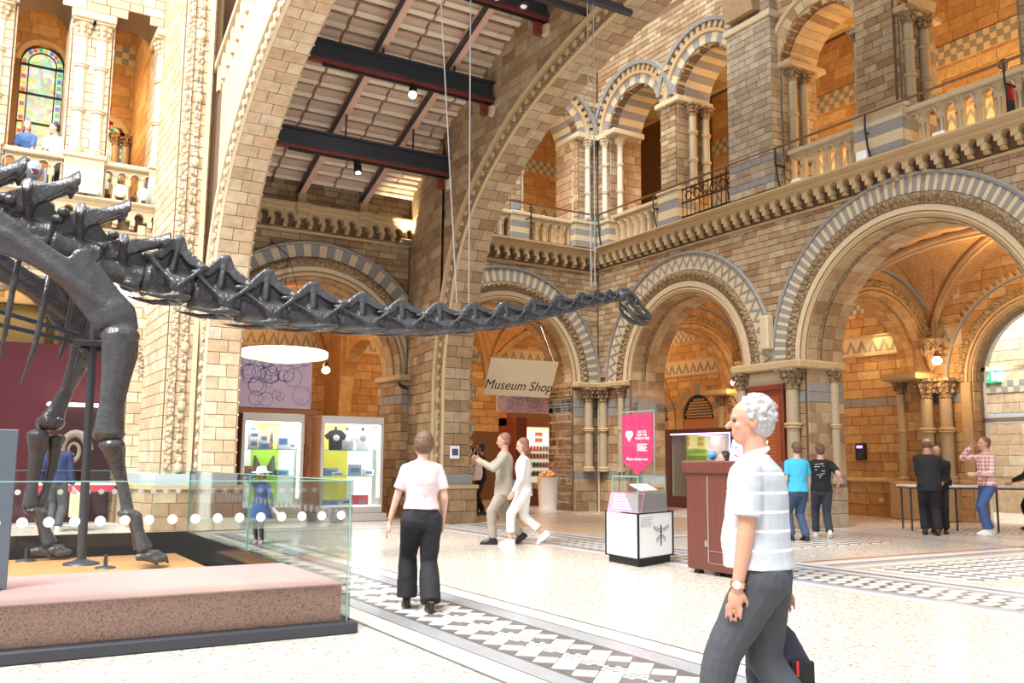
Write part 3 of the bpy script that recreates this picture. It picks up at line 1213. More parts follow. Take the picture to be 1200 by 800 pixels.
column(t, FW, 14.62, -.12, 1.05, 3.3, .12)
column(t, FE, -19.95, -.12, 1.05, 3.3, .12)
column(t, FE, -19.2, -.10, 1.05, 3.3, .09)
MB().tube([(14.9, 20.1, 0), (14.9, 20.1, 3.3)], .03, 8).build('drain_pipe', m_pale, t)
t = thing('stone_pier', 'broad end-wall pier between the arches carrying a red plaque and a stout brown column', 'pier', (15.0, 13.95, 0))
MB().box(-14.9, -13.02, -.22, 1.1, 0, .82, .02).build('plinth', m_pale, t, FE)
MB().box(-14.88, -13.04, -.18, 1.1, .82, .9, .01).build('plinth_moulding', m_buff, t, FE)
P = Pieces(t, 'pier_block', 200)
ashlar(P, FE @ T(0, -.02, 0), -14.85, -13.08, .9, 3.3, .24, m_tan, (.3, .45), special=lambda z: m_grey if 2.62 < z < 2.92 else None)
ashlar(P, FE @ T(-13.06, 0, 0) @ RZ(90), 0, 1.1, .9, 3.3, .24, m_pale, (.3, .45), special=lambda z: m_grey if 2.62 < z < 2.92 else None)
ashlar(P, FE @ T(-14.86, 0, 0) @ RZ(-90), -1.1, 0, .9, 3.3, .24, m_pale, (.3, .45))
P.flush()
MB().box(-14.95, -12.95, -.32, 1.15, 3.28, 3.46, .03).build('impost', m_buff, t, FE)
MB().box(-14.7, -13.5, -.1, 0, 2.95, 3.28, .02).build('lintel_block', m_pale, t, FE)
P = Pieces(t, 'plinth_block', 60)
ashlar(P, FE @ T(0, -.22, 0), -14.9, -13.02, 0, .82, .27, m_ash, (.4, .5))
ashlar(P, FE @ T(-13.02, -.22, 0) @ RZ(90), 0, 1.3, 0, .82, .27, m_ash, (.4, .5))
P.flush()
column(t, FE, -13.32, -.15, .9, 3.3, .14)
column(t, FE, -14.78, -.12, .9, 3.3, .12)
column(t, FE, -12.98, .75, .9, 3.3, .09)
t = thing('stone_pier', 'end-wall pier right of the widest arch, at the right edge of the frame', 'pier', (15.0, 7.4, 0))
faced_pier(t, FE, -8.12, -6.5, -.05, 1.1, .9, 3.3, m_tan, .24)
MB().box(-8.2, -6.4, -.22, 1.1, 0, .9, .02).build('plinth', m_pale, t, FE)
MB().box(-8.2, -6.4, -.3, 1.1, 3.28, 3.46, .03).build('impost', m_buff, t, FE)

# jambs of side bays
t = thing('stone_pier', 'arch respond with grey band on the left of the third bay', 'pier', (9.8, 20.3, 0))
faced_pier(t, FW, 9.5, 10.05, -.05, 1.1, 0.0, 3.3, m_lamplit, .24, bands=((.8, 1.05), (2.62, 2.92)))
MB().box(9.45, 10.12, -.2, 1.1, 3.28, 3.46, .03).build('impost', m_buff, t, FW)
t = thing('stone_pier', 'arch respond with grey block beside the second shop case', 'pier', (9.1, 20.2, 0))
faced_pier(t, FW, 8.95, 9.4, -.35, 1.1, 0.0, 3.3, m_tan, .22, bands=((2.6, 2.9),))
MB().box(8.85, 9.45, -.45, 1.1, 3.2, 3.35, .03).build('impost', m_buff, t, FW)
t = thing('stone_pier', 'sunlit respond of the exhibition bay arch left of the rope-carved pier', 'pier', (3.1, 20.2, 0))
faced_pier(t, FW, 2.9, 3.4, -.1, 1.1, 0.0, 6.2, m_daylit, .22, sides=False)

# ---- corbel tables with ledges
def corbel_table(name, label, F, u0, u1, z, mat, pitch=.3, h=.34, group=None):
    t = thing(name, label, 'cornice', (u0, 0, 0), group=group, base=F)
    n = int(round((u1 - u0) / pitch))
    pitch = (u1 - u0) / n
    b = MB()
    wall(b, -pitch / 2, pitch / 2, -.02, h * .62, -.2, -.03, [(0, pitch * .28, h * .18, -.02)], 6)
    b.box(-pitch / 2, -pitch / 2 + .09, -.2, -.03, -.12, 0)
    b.box(-pitch / 2, -pitch / 2 + .09, -.13, -.03, -.18, -.1)
    me = b.mesh('corbel', mat)
    for i in range(n):
        link('corbel', me, t, F @ T(u0 + (i + .5) * pitch, 0, z - h))
    moulded('ledge', F, u0, u1, z - .15, 0, [(0, 0), (.2, 0), (.24, .04), (.24, .08), (.34, .12), (.34, .16), (0, .18)], mat, t)
    moulded('string_moulding', F, u0, u1, z - h - .28, 0, [(0, 0), (.06, .01), (.08, .05), (0, .08)], mat, t)
    return t


corbel_table('corbel_table', 'arcaded corbel course and ledge running along the end wall under its gallery', FE, -20.25, -6.5, 7.2, m_buff)
corbel_table('corbel_table', 'arcaded corbel course above the striped arch of the corner bay', FW, 9.5, 15.0, 7.12, m_buff)
corbel_table('corbel_table', 'dark arcaded corbel course high on the wall under the bridge ceiling', FW, 4.5, 9.3, 7.15, m_buff)
corbel_table('corbel_table', 'sunlit arcaded corbel course behind the skeleton neck bones', FW, -4.0, 3.75, 6.6, m_pale, pitch=.33)

# ---- balustrades
bal_me = MB().lathe([(.062, 0), (.062, .05), (.04, .08), (.035, .3), (.045, .33), (.065, .40), (.065, .43)], n=8).mesh('baluster', m_pale, True)


def balustrade(label, F, u0, u1, z, n, mat=None, h=.78, d=-.02):
    t = thing('stone_balustrade', label, 'balustrade', (u0, 0, z), base=F)
    mat = mat or m_pale
    p = (u1 - u0) / n
    ops = [(u0 + (i + .5) * p, p * .30, z + h - .27, z + .02) for i in range(n)]
    b = wall(MB(), u0, u1, z + .4, z + h - .1, d + .05, d + .17, ops, 8)
    b.build('arcaded_panel', mat, t, F)
    MB().box(u0, u1, d, d + .22, z - .02, z + .05).build('base_rail', mat, t, F)
    MB().box(u0 - .02, u1 + .02, d - .06, d + .26, z + h - .1, z + h, .02).build('coping', mat, t, F)
    for i in range(n + 1):
        link('baluster', bal_me, t, F @ T(u0 + i * p, d + .1, z + .03))
    for i in range(n):
        MB().arc([(p * .30, d + .04), (p * .32, d - .0), (p * .40, d + .01), (p * .40, d + .05)], u0 + (i + .5) * p, z + h - .27, 0, 180, 10).build('arch_moulding', mat, t, F)
    return t


balustrade('short balustrade of the end gallery next to the corner, left of the iron gate', FE, -19.6, -17.6, 7.28, 7)
balustrade('end gallery balustrade right of the broad blank pier, with small white floodlight', FE, -13.3, -11.5, 7.28, 6)
balustrade('end gallery balustrade at the right edge of the frame before the visitor in red', FE, -10.5, -7.2, 7.28, 9)
balustrade('side gallery balustrade right of the twin chequered columns near the corner', FW, 12.75, 14.4, 7.16, 6)
balustrade('side gallery balustrade half hidden by the bridge arch', FW, 10.4, 12.2, 7.16, 6)
balustrade('sunlit balustrade under the leaning couple', FW, .30, 1.5, 6.63, 4, h=.85)
balustrade('sunlit balustrade with round white lamps right of the leaning couple', FW, 2.15, 3.2, 6.63, 4, h=.85)


def banded(t, F, u0, u1, d0, d1, z0, z1, a=None, b_=None):
    n = 4
    h = (z1 - z0 - .1) / n
    for i in range(n):
        MB().box(u0, u1, d0, d1, z0 + i * h, z0 + (i + 1) * h, .008).build('pedestal_course', (a or m_grey, b_ or m_pale)[i % 2], t, F)
    MB().box(u0 - .04, u1 + .04, d0 - .04, d1, z1 - .1, z1, .02).build('pedestal_cap', m_pale, t, F)


# piers of the gallery arcades
g_ = thing('stone_pier', 'corner pier of the gallery with slender pale twin columns on both faces', 'pier', (15.0, 20.2, 7.2))
for u in (14.42, 14.62):
    column(g_, FW, u, -.1 if u > 14.5 else .25, 8.0, 10.35, .085, m_shaftp, (.33, .66), caps=m_pale)
banded(g_, FW, 14.1, 15.0, -.22, .5, 7.2, 7.95)
banded(g_, FE, -20.2, -19.55, -.22, .5, 7.2, 7.95)
for u, d in ((-19.85, -.1), (-19.55, .2)):
    column(g_, FE, u, d, 8.0, 10.35, .085, m_shaftp, (.33, .66), caps=m_pale)
MB().box(14.2, 15.0, -.2, .9, 10.35, 10.5, .02).build('impost', m_pale, g_, FW)
MB().box(-20.2, -19.3, -.2, .9, 10.35, 10.5, .02).build('impost', m_pale, g_, FE)
g_ = thing('gallery_columns', 'twin chequered columns between two arches of the side gallery', 'column', (12.4, 20.3, 7.9))
for u in (12.3, 12.52):
    column(g_, FW, u, .1, 7.95, 10.2, .085, pattern('chequered_shaft', 'check', (.7, .62, .5), (.35, .34, .34), 18, 18), (.5,), caps=m_pale)
banded(g_, FW, 12.15, 12.72, -.06, .4, 7.2, 7.95)
g_ = thing('stone_pier', 'gallery pier between the two left openings of the end arcade with a ringed dark column', 'pier', (15.06, 17.25, 7.2))
banded(g_, FE, -17.6, -16.85, -.12, .6, 7.2, 8.2)
MB().box(-17.66, -16.75, -.14, 1.1, 10.42, 10.56, .02).build('impost', m_pale, g_, FE)
column(g_, FE, -16.78, .38, 8.2, 10.4, .10, m_shaft, (.33, .66))
column(g_, FE, -16.8, .85, 8.2, 10.4, .10, m_shaft, (.33, .66))
column(g_, FE, -17.62, .12, 8.2, 10.4, .06, m_shaftp, (.33, .66))
g_ = thing('stone_pier', 'broad blank gallery pier projecting above the plaque, banded grey at its foot', 'pier', (15.06, 14.1, 7.2))
faced_pier(g_, FE, -14.85, -13.5, -.3, .0, 7.25, 13.2, m_ash, .16, (.3, .4), bands=((7.4, 7.6), (7.85, 8.05)))
MB().box(-14.9, -13.45, -.38, .0, 11.2, 11.35, .02).build('string_moulding', m_pale, g_, FE)
for dd in (.25, .62):
    column(g_, FE, -13.42 + .02, dd, 7.9, 10.05, .10, m_shaft, (.5,))
MB().box(-13.55, -13.15, -.1, 1.1, 10.02, 10.15, .02).build('impost', m_buff, g_, FE)
g_ = thing('stone_pier', 'dark gallery pier with clustered ringed columns behind the long handrail', 'pier', (15.06, 11.0, 7.2))
faced_pier(g_, FE, -11.4, -10.55, -.15, .0, 8.2, 12.0, m_tan, .16, (.3, .4), sides=False)
banded(g_, FE, -11.5, -10.4, -.2, .9, 7.2, 8.2)
column(g_, FE, -11.5, .05, 8.1, 10.1, .085, m_shaft, (.33, .66))
column(g_, FE, -10.42, .15, 8.1, 10.1, .10, m_shaft, (.33, .66))
column(g_, FE, -10.4, .62, 8.1, 10.1, .10, m_shaft, (.33, .66))
MB().box(-11.6, -10.3, -.1, 1.1, 10.02, 10.14, .02).build('impost', m_buff, g_, FE)
for nm, uc, lab in (('cols', 1.8, 'cluster of sunlit pale columns between the two stained glass windows'),
                    ('cols', -.1, 'sunlit pale columns at the left edge of the frame'),
                    ('cols', 3.45, 'sunlit pale twin columns beside the rope-carved pier')):
    g_ = thing('gallery_columns', lab, 'column', (uc, 20.3, 7.5))
    banded(g_, FW, uc - .38, uc + .38 if uc < 3 else uc + .1, -.12, .7, 6.63, 7.55, m_greyb)
    for du, dd in ((-.19, .02), (.19, .02)):
        if uc > 3:
            du = du * .8 - .08
        column(g_, FW, uc + du, dd, 7.55, 10.45, .12, m_shaftp, (.33, .66), caps=m_pale)
    MB().box(uc - .42, uc + .42 if uc < 3 else uc + .1, -.25, .7, 10.43, 10.6, .02).build('impost', m_pale, g_, FW)

# gallery arch rings
for nm, F, uc, r, zs, lab in (('a', FE, -18.65, 1.10, 10.4, 'gallery arch of grey and cream voussoirs nearest the corner on the end wall'),
                              ('a', FE, -15.9, 1.05, 10.5, 'gallery arch of grey and cream voussoirs over the iron gate'),
                              ('a', FW, 13.42, .95, 10.3, 'gallery arch over the side balustrade beside the corner'),
                              ('a', FE, -12.45, 1.02, 10.1, 'dark moulded gallery arch over the balustrade right of the blank pier'),
                              ('a', FE, -9.35, 1.15, 10.1, 'dark moulded gallery arch at the right top over the visitor in red')):
    t = thing('gallery_arch', lab, 'arch', (uc, 0, zs), base=F)
    A = F @ T(uc, 0, zs)
    dark = uc > -13 and F is FE
    n = 17
    da = 180 / n
    mes = [seg_mesh('voussoir', r, r + .24, -.06, .25, da, m) for m in ((m_buff, m_tan) if dark else (m_pale, m_grey))]
    for i in range(n):
        link('voussoir', mes[i % 2], t, A @ Matrix.Rotation(R(90 - (i + .5) * da), 4, 'Y'))
    mes = [seg_mesh('soffit_block', r - .03, r + .05, .25, 1.1, da, m) for m in ((m_tan, m_buff) if dark else (m_pale, m_grey))]
    for i in range(n):
        link('soffit_block', mes[i % 2], t, A @ Matrix.Rotation(R(90 - (i + .5) * da), 4, 'Y'))
    MB().arc([(r + .22, 0), (r + .25, -.12), (r + .33, -.14), (r + .34, 0)], 0, 0, 0, 180, 28).build('hood_moulding', m_buff, t, A)
    if not dark:
        n = 22
        b = MB()
        b.box(-.055, .055, -.12, 0, r + .36, r + .5)
        b.box(-.03, .03, -.12, 0, r + .33, r + .37)
        me = b.mesh('billet', m_buff)
        for i in range(n):
            link('billet', me, t, A @ Matrix.Rotation(R(90 - (i + .5) * 180 / n), 4, 'Y'))
        MB().arc([(r + .5, 0), (r + .5, -.17), (r + .6, -.19), (r + .62, 0)], 0, 0, 8, 172, 28).build('label_moulding', m_grey, t, A)
# string course between those hoods
for F, u0, u1 in ((FE, -20.2, -19.9), (FE, -17.45, -17.05), (FW, 14.5, 15.0)):
    moulded('string_moulding', F, u0, u1, 11.25, 0, [(0, 0), (.1, 0), (.12, .06), (.18, .08), (.18, .2), (0, .24)], m_buff, wall_end if F is FE else wall_side)

# ---- bronze handrails on curved brackets
def handrail(label, F, u0, u1, z, us, d=-.28):
    t = thing('handrail', label, 'handrail', (u0, d, z), base=F)
    MB().tube([(u0, d, z), (u1, d, z)], .028, 8).build('rail', m_bronze, t, F, smooth=True)
    for u in us:
        MB().tube([(u, d, z), (u + .01, d - .03, z - .3), (u + .04, d - .0, z - .7), (u + .06, d + .05, z - .93)], .02, 6).build('bracket', m_iron, t, F)
        MB().tube([(u, d, z - .38), (u, .02, z - .38)], .018, 6).build('stay', m_iron, t, F)
    return t


handrail('long bronze handrail on black brackets along the end gallery', FE, -20.0, -6.6, 8.13, (-19.9, -17.55, -14.95, -13.45, -11.15, -8.35))
handrail('bronze handrail along the side gallery near the corner', FW, 9.6, 14.75, 8.13, (12.6, 14.7))

# iron gate in the end arcade
t = thing('iron_gate', 'black wrought iron gate panel in the second gallery opening', 'gate', (-15.8, -.05, 7.3), base=FE)
for z in (7.34, 7.7, 8.05):
    MB().box(-16.75, -14.9, -.06, -.03, z, z + .035).build('rail', m_iron, t, FE)
for i in range(13):
    u = -16.72 + i * .15
    MB().tube([(u, -.045, 7.3), (u, -.045, 8.12)], .012, 6).build('bar', m_iron, t, FE)
for i in range(6):
    u = -16.5 + i * .29
    MB().arc([(.10, -.055), (.12, -.055), (.12, -.035), (.10, -.035)], u, 7.87, 0, 330, 14).build('scroll', m_iron, t, FE)

# ================================================================ the bridge: two great arches and a boarded ceiling
CUR = [(17.45, .95), (17.45, 2.2), (17.44, 3.3), (17.2, 4.5), (16.92, 5.4), (16.5, 6.15), (15.95, 6.75), (15.2, 7.3), (14.4, 7.76), (13.5, 8.12), (12.5, 8.42), (11.4, 8.66), (10.4, 8.84), (9.2, 8.99), (7.8, 9.08), (6.4, 9.08), (5.0, 8.97), (3.8, 8.78)]


def cr(pts, m=6):
    out = []
    P_ = [pts[0]] + pts + [pts[-1]]
    for i in range(1, len(P_) - 2):
        for k in range(m):
            t_ = k / m
            q = []
            for a in range(2):
                p0, p1, p2, p3 = P_[i - 1][a], P_[i][a], P_[i + 1][a], P_[i + 2][a]
                q.append(.5 * ((2 * p1) + (-p0 + p2) * t_ + (2 * p0 - 5 * p1 + 4 * p2 - p3) * t_ ** 2 + (-p0 + 3 * p1 - 3 * p2 + p3) * t_ ** 3))
            out.append(tuple(q))
    out.append(pts[-1])
    return out


CU = cr(CUR)
# resample evenly
def resample(pts, step):
    out = [pts[0]]
    acc = 0
    for a, c in zip(pts[:-1], pts[1:]):
        L_ = math.dist(a, c)
        while acc + L_ >= step:
            f_ = (step - acc) / L_
            a = (a[0] + (c[0] - a[0]) * f_, a[1] + (c[1] - a[1]) * f_)
            out.append(a)
            L_ = math.dist(a, c)
            acc = 0
        acc += L_
    return out


CC = resample(CU, .235)


def nrm(pts, i):
    a, c = pts[max(0, i - 1)], pts[min(len(pts) - 1, i + 1)]
    dy, dz = c[0] - a[0], c[1] - a[1]
    L_ = math.hypot(dy, dz)
    return (dz / L_, -dy / L_) if True else None        # towards outside (+y / +z)


def off(i, o):
    n = nrm(CC, i)
    return (CC[i][0] + n[0] * o, CC[i][1] + n[1] * o)


def sweep_curve(prof, mat, name, parent, i0=0, i1=None, smooth=False, kind=None):
    """closed profile [(x, offset outwards)] along the arch curve"""
    i1 = i1 or len(CC) - 1
    b = MB()
    n = len(prof)
    v = []
    for i in range(i0, i1 + 1):
        for x, o in prof:
            y, z = off(i, o)
            v.append((x, y, z))
    f = []
    for i in range(i1 - i0):
        for k in range(n):
            f.append((i * n + k, i * n + (k + 1) % n, (i + 1) * n + (k + 1) % n, (i + 1) * n + k))
    f += [list(range(n)), list(range((i1 - i0) * n, (i1 - i0 + 1) * n))[::-1]]
    return b.add(v, f).build(name, mat, parent, None, kind, smooth)


def great_arch(label, xl, xr, mat, mleaf, mface, xback, top, light=False):
    """xl..xr coursed soffit, mouldings stepping out on the -x side"""
    t = thing('bridge_arch', label, 'arch', ((xl + xr) / 2, 17.5, 0))
    sweep_curve([(xl, .03), (xr, .03), (xr, .55), (xl, .55)], m_mortar, 'core', t)
    # soffit blocks: two per course, alternating split
    w = xr - xl
    for i in range(len(CC) - 1):
        sp = xl + w * (.38 if i % 2 else .62)
        for a, c in ((xl, sp), (sp, xr)):
            b = MB()
            g = .006
            (y0, z0), (y1, z1) = CC[i], CC[i + 1]
            dy, dz = y1 - y0, z1 - z0
            L_ = math.hypot(dy, dz)
            ey, ez = dy / L_ * g, dz / L_ * g
            ny, nz = nrm(CC, i)
            q = [(y0 + ey, z0 + ez), (y1 - ey, z1 - ez)]
            v = [(x, y, z) for x in (a + g, c - g) for y, z in q] + [(x, y + ny * .05, z + nz * .05) for x in (a + g, c - g) for y, z in q]
            b.add(v, [(0, 1, 3, 2), (4, 6, 7, 5), (0, 4, 5, 1), (2, 3, 7, 6), (0, 2, 6, 4), (1, 5, 7, 3)])
            b.build('soffit_block', mat, t)
    # mouldings on the -x face
    sweep_curve([(xl, .0), (xl - .05, .03), (xl - .03, .09), (xl, .1)], mface, 'edge_roll', t, smooth=True)
    sweep_curve([(xl + .02, .09), (xl - .04, .12), (xl - .05, .28), (xl + .02, .3)], mleaf, 'carved_band', t)
    ro = MB()
    for k in range(5):
        a = 2 * PI * k / 5
        ro.ell((0, math.cos(a) * .035, math.sin(a) * .035), (.03, .032, .032), 6)
    ro.ell((-.015, 0, 0), (.03, .02, .02), 6)
    rm = ro.mesh('rosette', mface)
    rm2 = MB().ell((0, 0, 0), (.018, .022, .022), 6).mesh('stud', mface)
    for i in range(0, len(CC) - 1):
        y, z = off(i, .2)
        link('rosette', rm, t, T(xl - .06, y, z))
    sweep_curve([(xl + .02, .32), (xl - .09, .34), (xl - .11, .40), (xl - .07, .46), (xl + .02, .48)], mface, 'outer_roll', t, smooth=True)
    # edge on the +x side
    sweep_curve([(xr, .02), (xr + .03, .03), (xr + .05, .08), (xr + .02, .14), (xr, .14)], mface, 'edge_roll', t, smooth=True)
    for i in range(0, len(CC) - 1):
        for h_ in (0,):
            y, z = off(i, .02)
            link('stud', rm2, t, T(xr + .03, y, z))
    # spandrel wall above
    b = MB()
    n = len(CC)
    v = []
    for i in range(n):
        y, z = off(i, .4)
        v += [(xl + .05, y, z), (xback, y, z)]
    tp = [(top(q[0]),) for q in CC]
    # strips from the curve back to the long wall
    pts = [off(i, .45) for i in range(n)]
    for i in range(n - 1):
        (y0, z0), (y1, z1) = pts[i], pts[i + 1]
        for x in (xl + .03, xr - .03):
            b.add([(x, y0, z0), (x, y1, z1), (x, y1, max(z1, top(y1))), (x, y0, max(z0, top(y0)))], [(0, 1, 2, 3)])
    return t, b


# arch B: nearer the end wall
TOPB = lambda y: 7.45 + (20.3 - y) * .40 + .9
tB, bB = great_arch('tall plain stone bridge arch with rosette moulding that springs beside the Museum Shop sign', 8.84, 9.46, m_tan, m_carve, m_buff, 9.46, TOPB)
bB.build('spandrel', m_mortar, tB)
# blocks on the -x spandrel face
P = Pieces(tB, 'spandrel_block', 300)
FB2 = T(8.85, 0, 0) @ RZ(-90)


def curve_z(y):
    for a, c in zip(CU[:-1], CU[1:]):
        if c[0] <= y <= a[0] and a[0] != c[0]:
            return a[1] + (c[1] - a[1]) * (a[0] - y) / (a[0] - c[0])
    return 0 if y > 17.4 else 9


def face_blocks(P, F, y0, y1, zlo, zhi, mat, h=.2, Ls=(.35, .48, .6), lo=None, hi=None, extra=.30):
    n = int((zhi - zlo) / h)
    for i in range(n):
        zc = zlo + (i + .5) * h
        y = y0 - (.2 if i % 2 else 0)
        while y < y1:
            l = rnd.choice(Ls)
            a, c = max(y, y0), min(y + l, y1)
            y += l
            ym = (a + c) / 2
            if c - a < .1:
                continue
            if ym < 17.5:
                n_ = curve_z(c if c < 17.45 else 17.44)
                cz = max(curve_z(min(a, 17.4)), 0)
                # distance outwards from the curve (coarse)
                if zc - h / 2 < curve_z(min(max(a, 3.9), 17.44)) + extra and a < 17.5:
                    if zc + h / 2 < curve_z(min(max(a, 3.9), 17.44)) + extra + .02:
                        continue
            if hi and zc > hi(ym):
                continue
            P.put(block_mesh(c - a, h, mat), F @ T(-(a + c) / 2, 0, zc))


face_blocks(P, FB2, 9.5, 17.6, 4.0, 12.8, m_tan, hi=lambda y: TOPB(y) - .1)
P.flush()
# pier B, skewed inner face back to the wall
tp = thing('stone_pier', 'tall pier of the plain bridge arch with grey foot band and white notice', 'pier', (9.1, 18.5, 0))
MB().prism([(8.86, 17.5), (9.44, 17.5), (9.44, 20.3), (9.2, 20.3)], 0, 7.6).build('core', m_mortar, tp)
Fs = frame2((9.24, 20.3), (8.78, 17.62))
Ls_ = math.hypot(.46, 2.68)
P = Pieces(tp, 'pier_block', 280)
ashlar(P, Fs, 0, Ls_, 1.0, 8.3, .225, m_tan, (.35, .5, .62), d=0.0)
ashlar(P, T(9.44, 17.45, 0) @ RZ(90), 0, 2.8, 1.0, 6.8, .235, m_tan, (.35, .5, .62))
P.flush()
MB().prism([(8.7, 17.3), (9.56, 17.3), (9.56, 20.3), (9.05, 20.3)], 0, .72).build('plinth', m_tan, tp)
MB().prism([(8.66, 17.25), (9.6, 17.25), (9.6, 20.3), (9.05, 20.3)], .72, .8).build('plinth_moulding', m_buff, tp)
MB().prism([(8.76, 17.38), (9.5, 17.38), (9.5, 20.3), (9.1, 20.3)], .8, 1.02).build('grey_band', m_grey, tp)
b = MB()
for z in [1.05 + .2 * i for i in range(17)]:
    b.tube([(9.5, 17.5, z), (9.53, 17.47, z + .05), (9.5, 17.5, z + .1)], .035, 6)
for z in (1.1, 2.0, 2.75, 3.5):
    b.ell((9.56, 17.48, z), (.07, .06, .1), 8)
    b.ell((9.58, 17.44, z + .13), (.05, .05, .05), 8)
b.build('carved_monkeys_shaft', m_carve, tp)
b = MB()
b.box(8.98, 9.2, 17.40, 17.43, 1.35, 1.62, .005)
n_ = b.build('wall_notice', m_white, tp)
MB().box(9.02, 9.16, 17.392, 17.402, 1.42, 1.56).build('notice_print', plain('navy_print', (.05, .08, .2), .4), n_)

P = Pieces(tp, 'plinth_block', 60)
ashlar(P, T(0, 17.3, 0), 8.7, 9.56, 0, .72, .24, m_tan, (.4, .5))
ashlar(P, T(9.56, 17.3, 0) @ RZ(90), 0, 2.8, 0, .72, .24, m_tan, (.4, .5))
ashlar(P, frame2((9.05, 20.3), (8.7, 17.3)), 0, 3.0, 0, .72, .24, m_tan, (.4, .5))
P.flush()

# arch A: nearer the camera
TOPA = lambda y: 7.9 + (20.3 - y) * .42 if y > 11 else 7.9 + 9.3 * .42
tA, bA = great_arch('sunlit leaf-carved bridge arch in front of the boarded ceiling', 3.86, 4.46, m_daylit, m_carvep, m_pale, 4.46, TOPA)
bA.build('spandrel', m_pale, tA)
MB().box(2.83, 3.0, .3, 1.0, 0, .01).build('x', m_tan, tA) if 0 else None
tp = thing('stone_pier', 'tall sunlit pier with rope-carved shaft standing behind the skeleton neck', 'pier', (3.6, 18.5, 0))
MB().box(3.88, 4.44, 17.5, 20.3, 0, 8.6).build('core', m_mortar, tp)
MB().box(3.2, 3.92, 17.85, 20.3, 0, 13.0).build('core', m_mortar, tp)
P = Pieces(tp, 'pier_block', 290)
ashlar(P, T(0, 17.85, 0), 3.22, 3.8, 1.0, 13.0, .22, m_daylit, (.3, .3))
ashlar(P, T(3.22, 17.85, 0) @ RZ(-90), -2.4, 0, 1.0, 13.0, .22, m_daylit, (.35, .5))
P.flush()
MB().prism([(3.08, 17.6), (3.7, 17.6), (3.7, 17.3), (4.58, 17.3), (4.58, 20.3), (2.85, 20.3), (2.85, 18.2)], 0, .74).build('plinth', m_tan, tp)
MB().prism([(3.02, 17.54), (3.66, 17.54), (3.66, 17.24), (4.62, 17.24), (4.62, 20.3), (2.8, 20.3), (2.8, 18.15)], .74, .82).build('plinth_moulding', m_buff, tp)
MB().prism([(3.1, 17.66), (3.74, 17.66), (3.74, 17.36), (4.5, 17.36), (4.5, 20.3), (2.95, 20.3), (2.95, 18.3)], .82, 1.02).build('grey_band', m_greyb, tp)
rope = MB()
rope.tube([(0, 0, -.1), (.03, -.06, -.03), (.03, -.06, .04), (0, 0, .1)], [.02, .05, .05, .02], 6)
rope.tube([(0, 0, -.1), (-.04, -.05, -.03), (-.04, -.05, .04), (0, 0, .1)], [.02, .05, .05, .02], 6)
rope.v = [(x * .75, y * .6, z) for x, y, z in rope.v]
rope_me = rope.mesh('rope_twist', m_carvep)
for i in range(62):
    link('rope_twist', rope_me, tp, T(3.52, 17.83, 1.1 + i * .19))
for z in (1.15, 2.3, 3.4, 4.6, 5.8, 7.0, 8.3, 9.6):
    b = MB().ell((3.52, 17.77, z), (.075, .06, .11), 8)
    b.ell((3.52, 17.74, z + .13), (.05, .05, .05), 8)
    b.build('carved_boss', m_pale, tp)
MB().box(3.26, 3.38, 17.78, 17.83, 1.1, 12).build('leaf_strip', m_carvep, tp)
MB().box(3.66, 3.74, 17.72, 17.8, 1.02, 12).build('edge_strip', m_pale, tp)
P = Pieces(tp, 'plinth_block', 60)
ashlar(P, T(0, 17.3, 0), 3.7, 4.58, 0, .74, .245, m_tan, (.4, .5))
ashlar(P, T(0, 17.6, 0), 3.08, 3.7, 0, .74, .245, m_tan, (.4, .5))
ashlar(P, frame2((2.85, 18.2), (3.08, 17.6)), 0, .64, 0, .74, .245, m_tan, (.4, .5))
ashlar(P, T(4.58, 17.3, 0) @ RZ(90), 0, 2.8, 0, .74, .245, m_tan, (.4, .5))
P.flush()
# stair parapet with small balusters climbing on the spandrel of arch A
t = thing('stair_balustrade', 'white sloping stair parapet climbing beside the sunlit arch', 'balustrade', (3.85, 18, 8.3))
b = MB()
v = []
pp = [(18.3, 8.2), (11.0, 11.3)]
for x in (3.78, 3.98):
    v += [(x, pp[0][0], pp[0][1] + .5), (x, pp[1][0], pp[1][1] + .5), (x, pp[1][0], pp[1][1] + .62), (x, pp[0][0], pp[0][1] + .62)]
b.add(v, [(0, 1, 2, 3), (7, 6, 5, 4), (0, 4, 5, 1), (2, 6, 7, 3), (1, 5, 6, 2), (0, 3, 7, 4)])
b.build('coping', m_pale, t)
bm_ = MB().box(-.05, .05, -.07, .07, 0, .52).mesh('baluster', m_pale)
for i in range(24):
    f_ = i / 23
    link('baluster', bm_, t, T(3.88, 18.3 - 7.3 * f_, 8.2 + 3.1 * f_))

# boarded ceiling
CZ = lambda y: 7.62 + (20.3 - y) * .37
cb = MB()
cb.add([(4.3, 20.35, CZ(20.35) + .16), (9.4, 20.35, CZ(20.35) + .16), (9.4, 9.0, CZ(9) + .16), (4.3, 9.0, CZ(9) + .16),
        (4.3, 20.35, CZ(20.35) + .3), (9.4, 20.35, CZ(20.35) + .3), (9.4, 9.0, CZ(9) + .3), (4.3, 9.0, CZ(9) + .3)],
       [(0, 1, 2, 3), (7, 6, 5, 4), (0, 4, 5, 1), (1, 5, 6, 2), (2, 6, 7, 3), (3, 7, 4, 0)])
ceil = cb.build('ceiling', m_joist, kind='structure')
tag(ceil, 'sloping boarded underside of the stair bridge between the two great arches', 'ceiling')
sl = math.atan2(.37, -1)
n = 30
sp = 11.2 / n
pm = MB().box(-.62, .62, -sp * .40, sp * .40, -.04, .05, .015).mesh('plank', m_plank)
pg = MB().box(-.62, .62, -sp * .16, sp * .16, -.09, 0, .01).mesh('plank_batten', plain('cream_board', (.78, .68, .54), .6))
Rx = Matrix.Rotation(math.atan(-.37), 4, 'X')
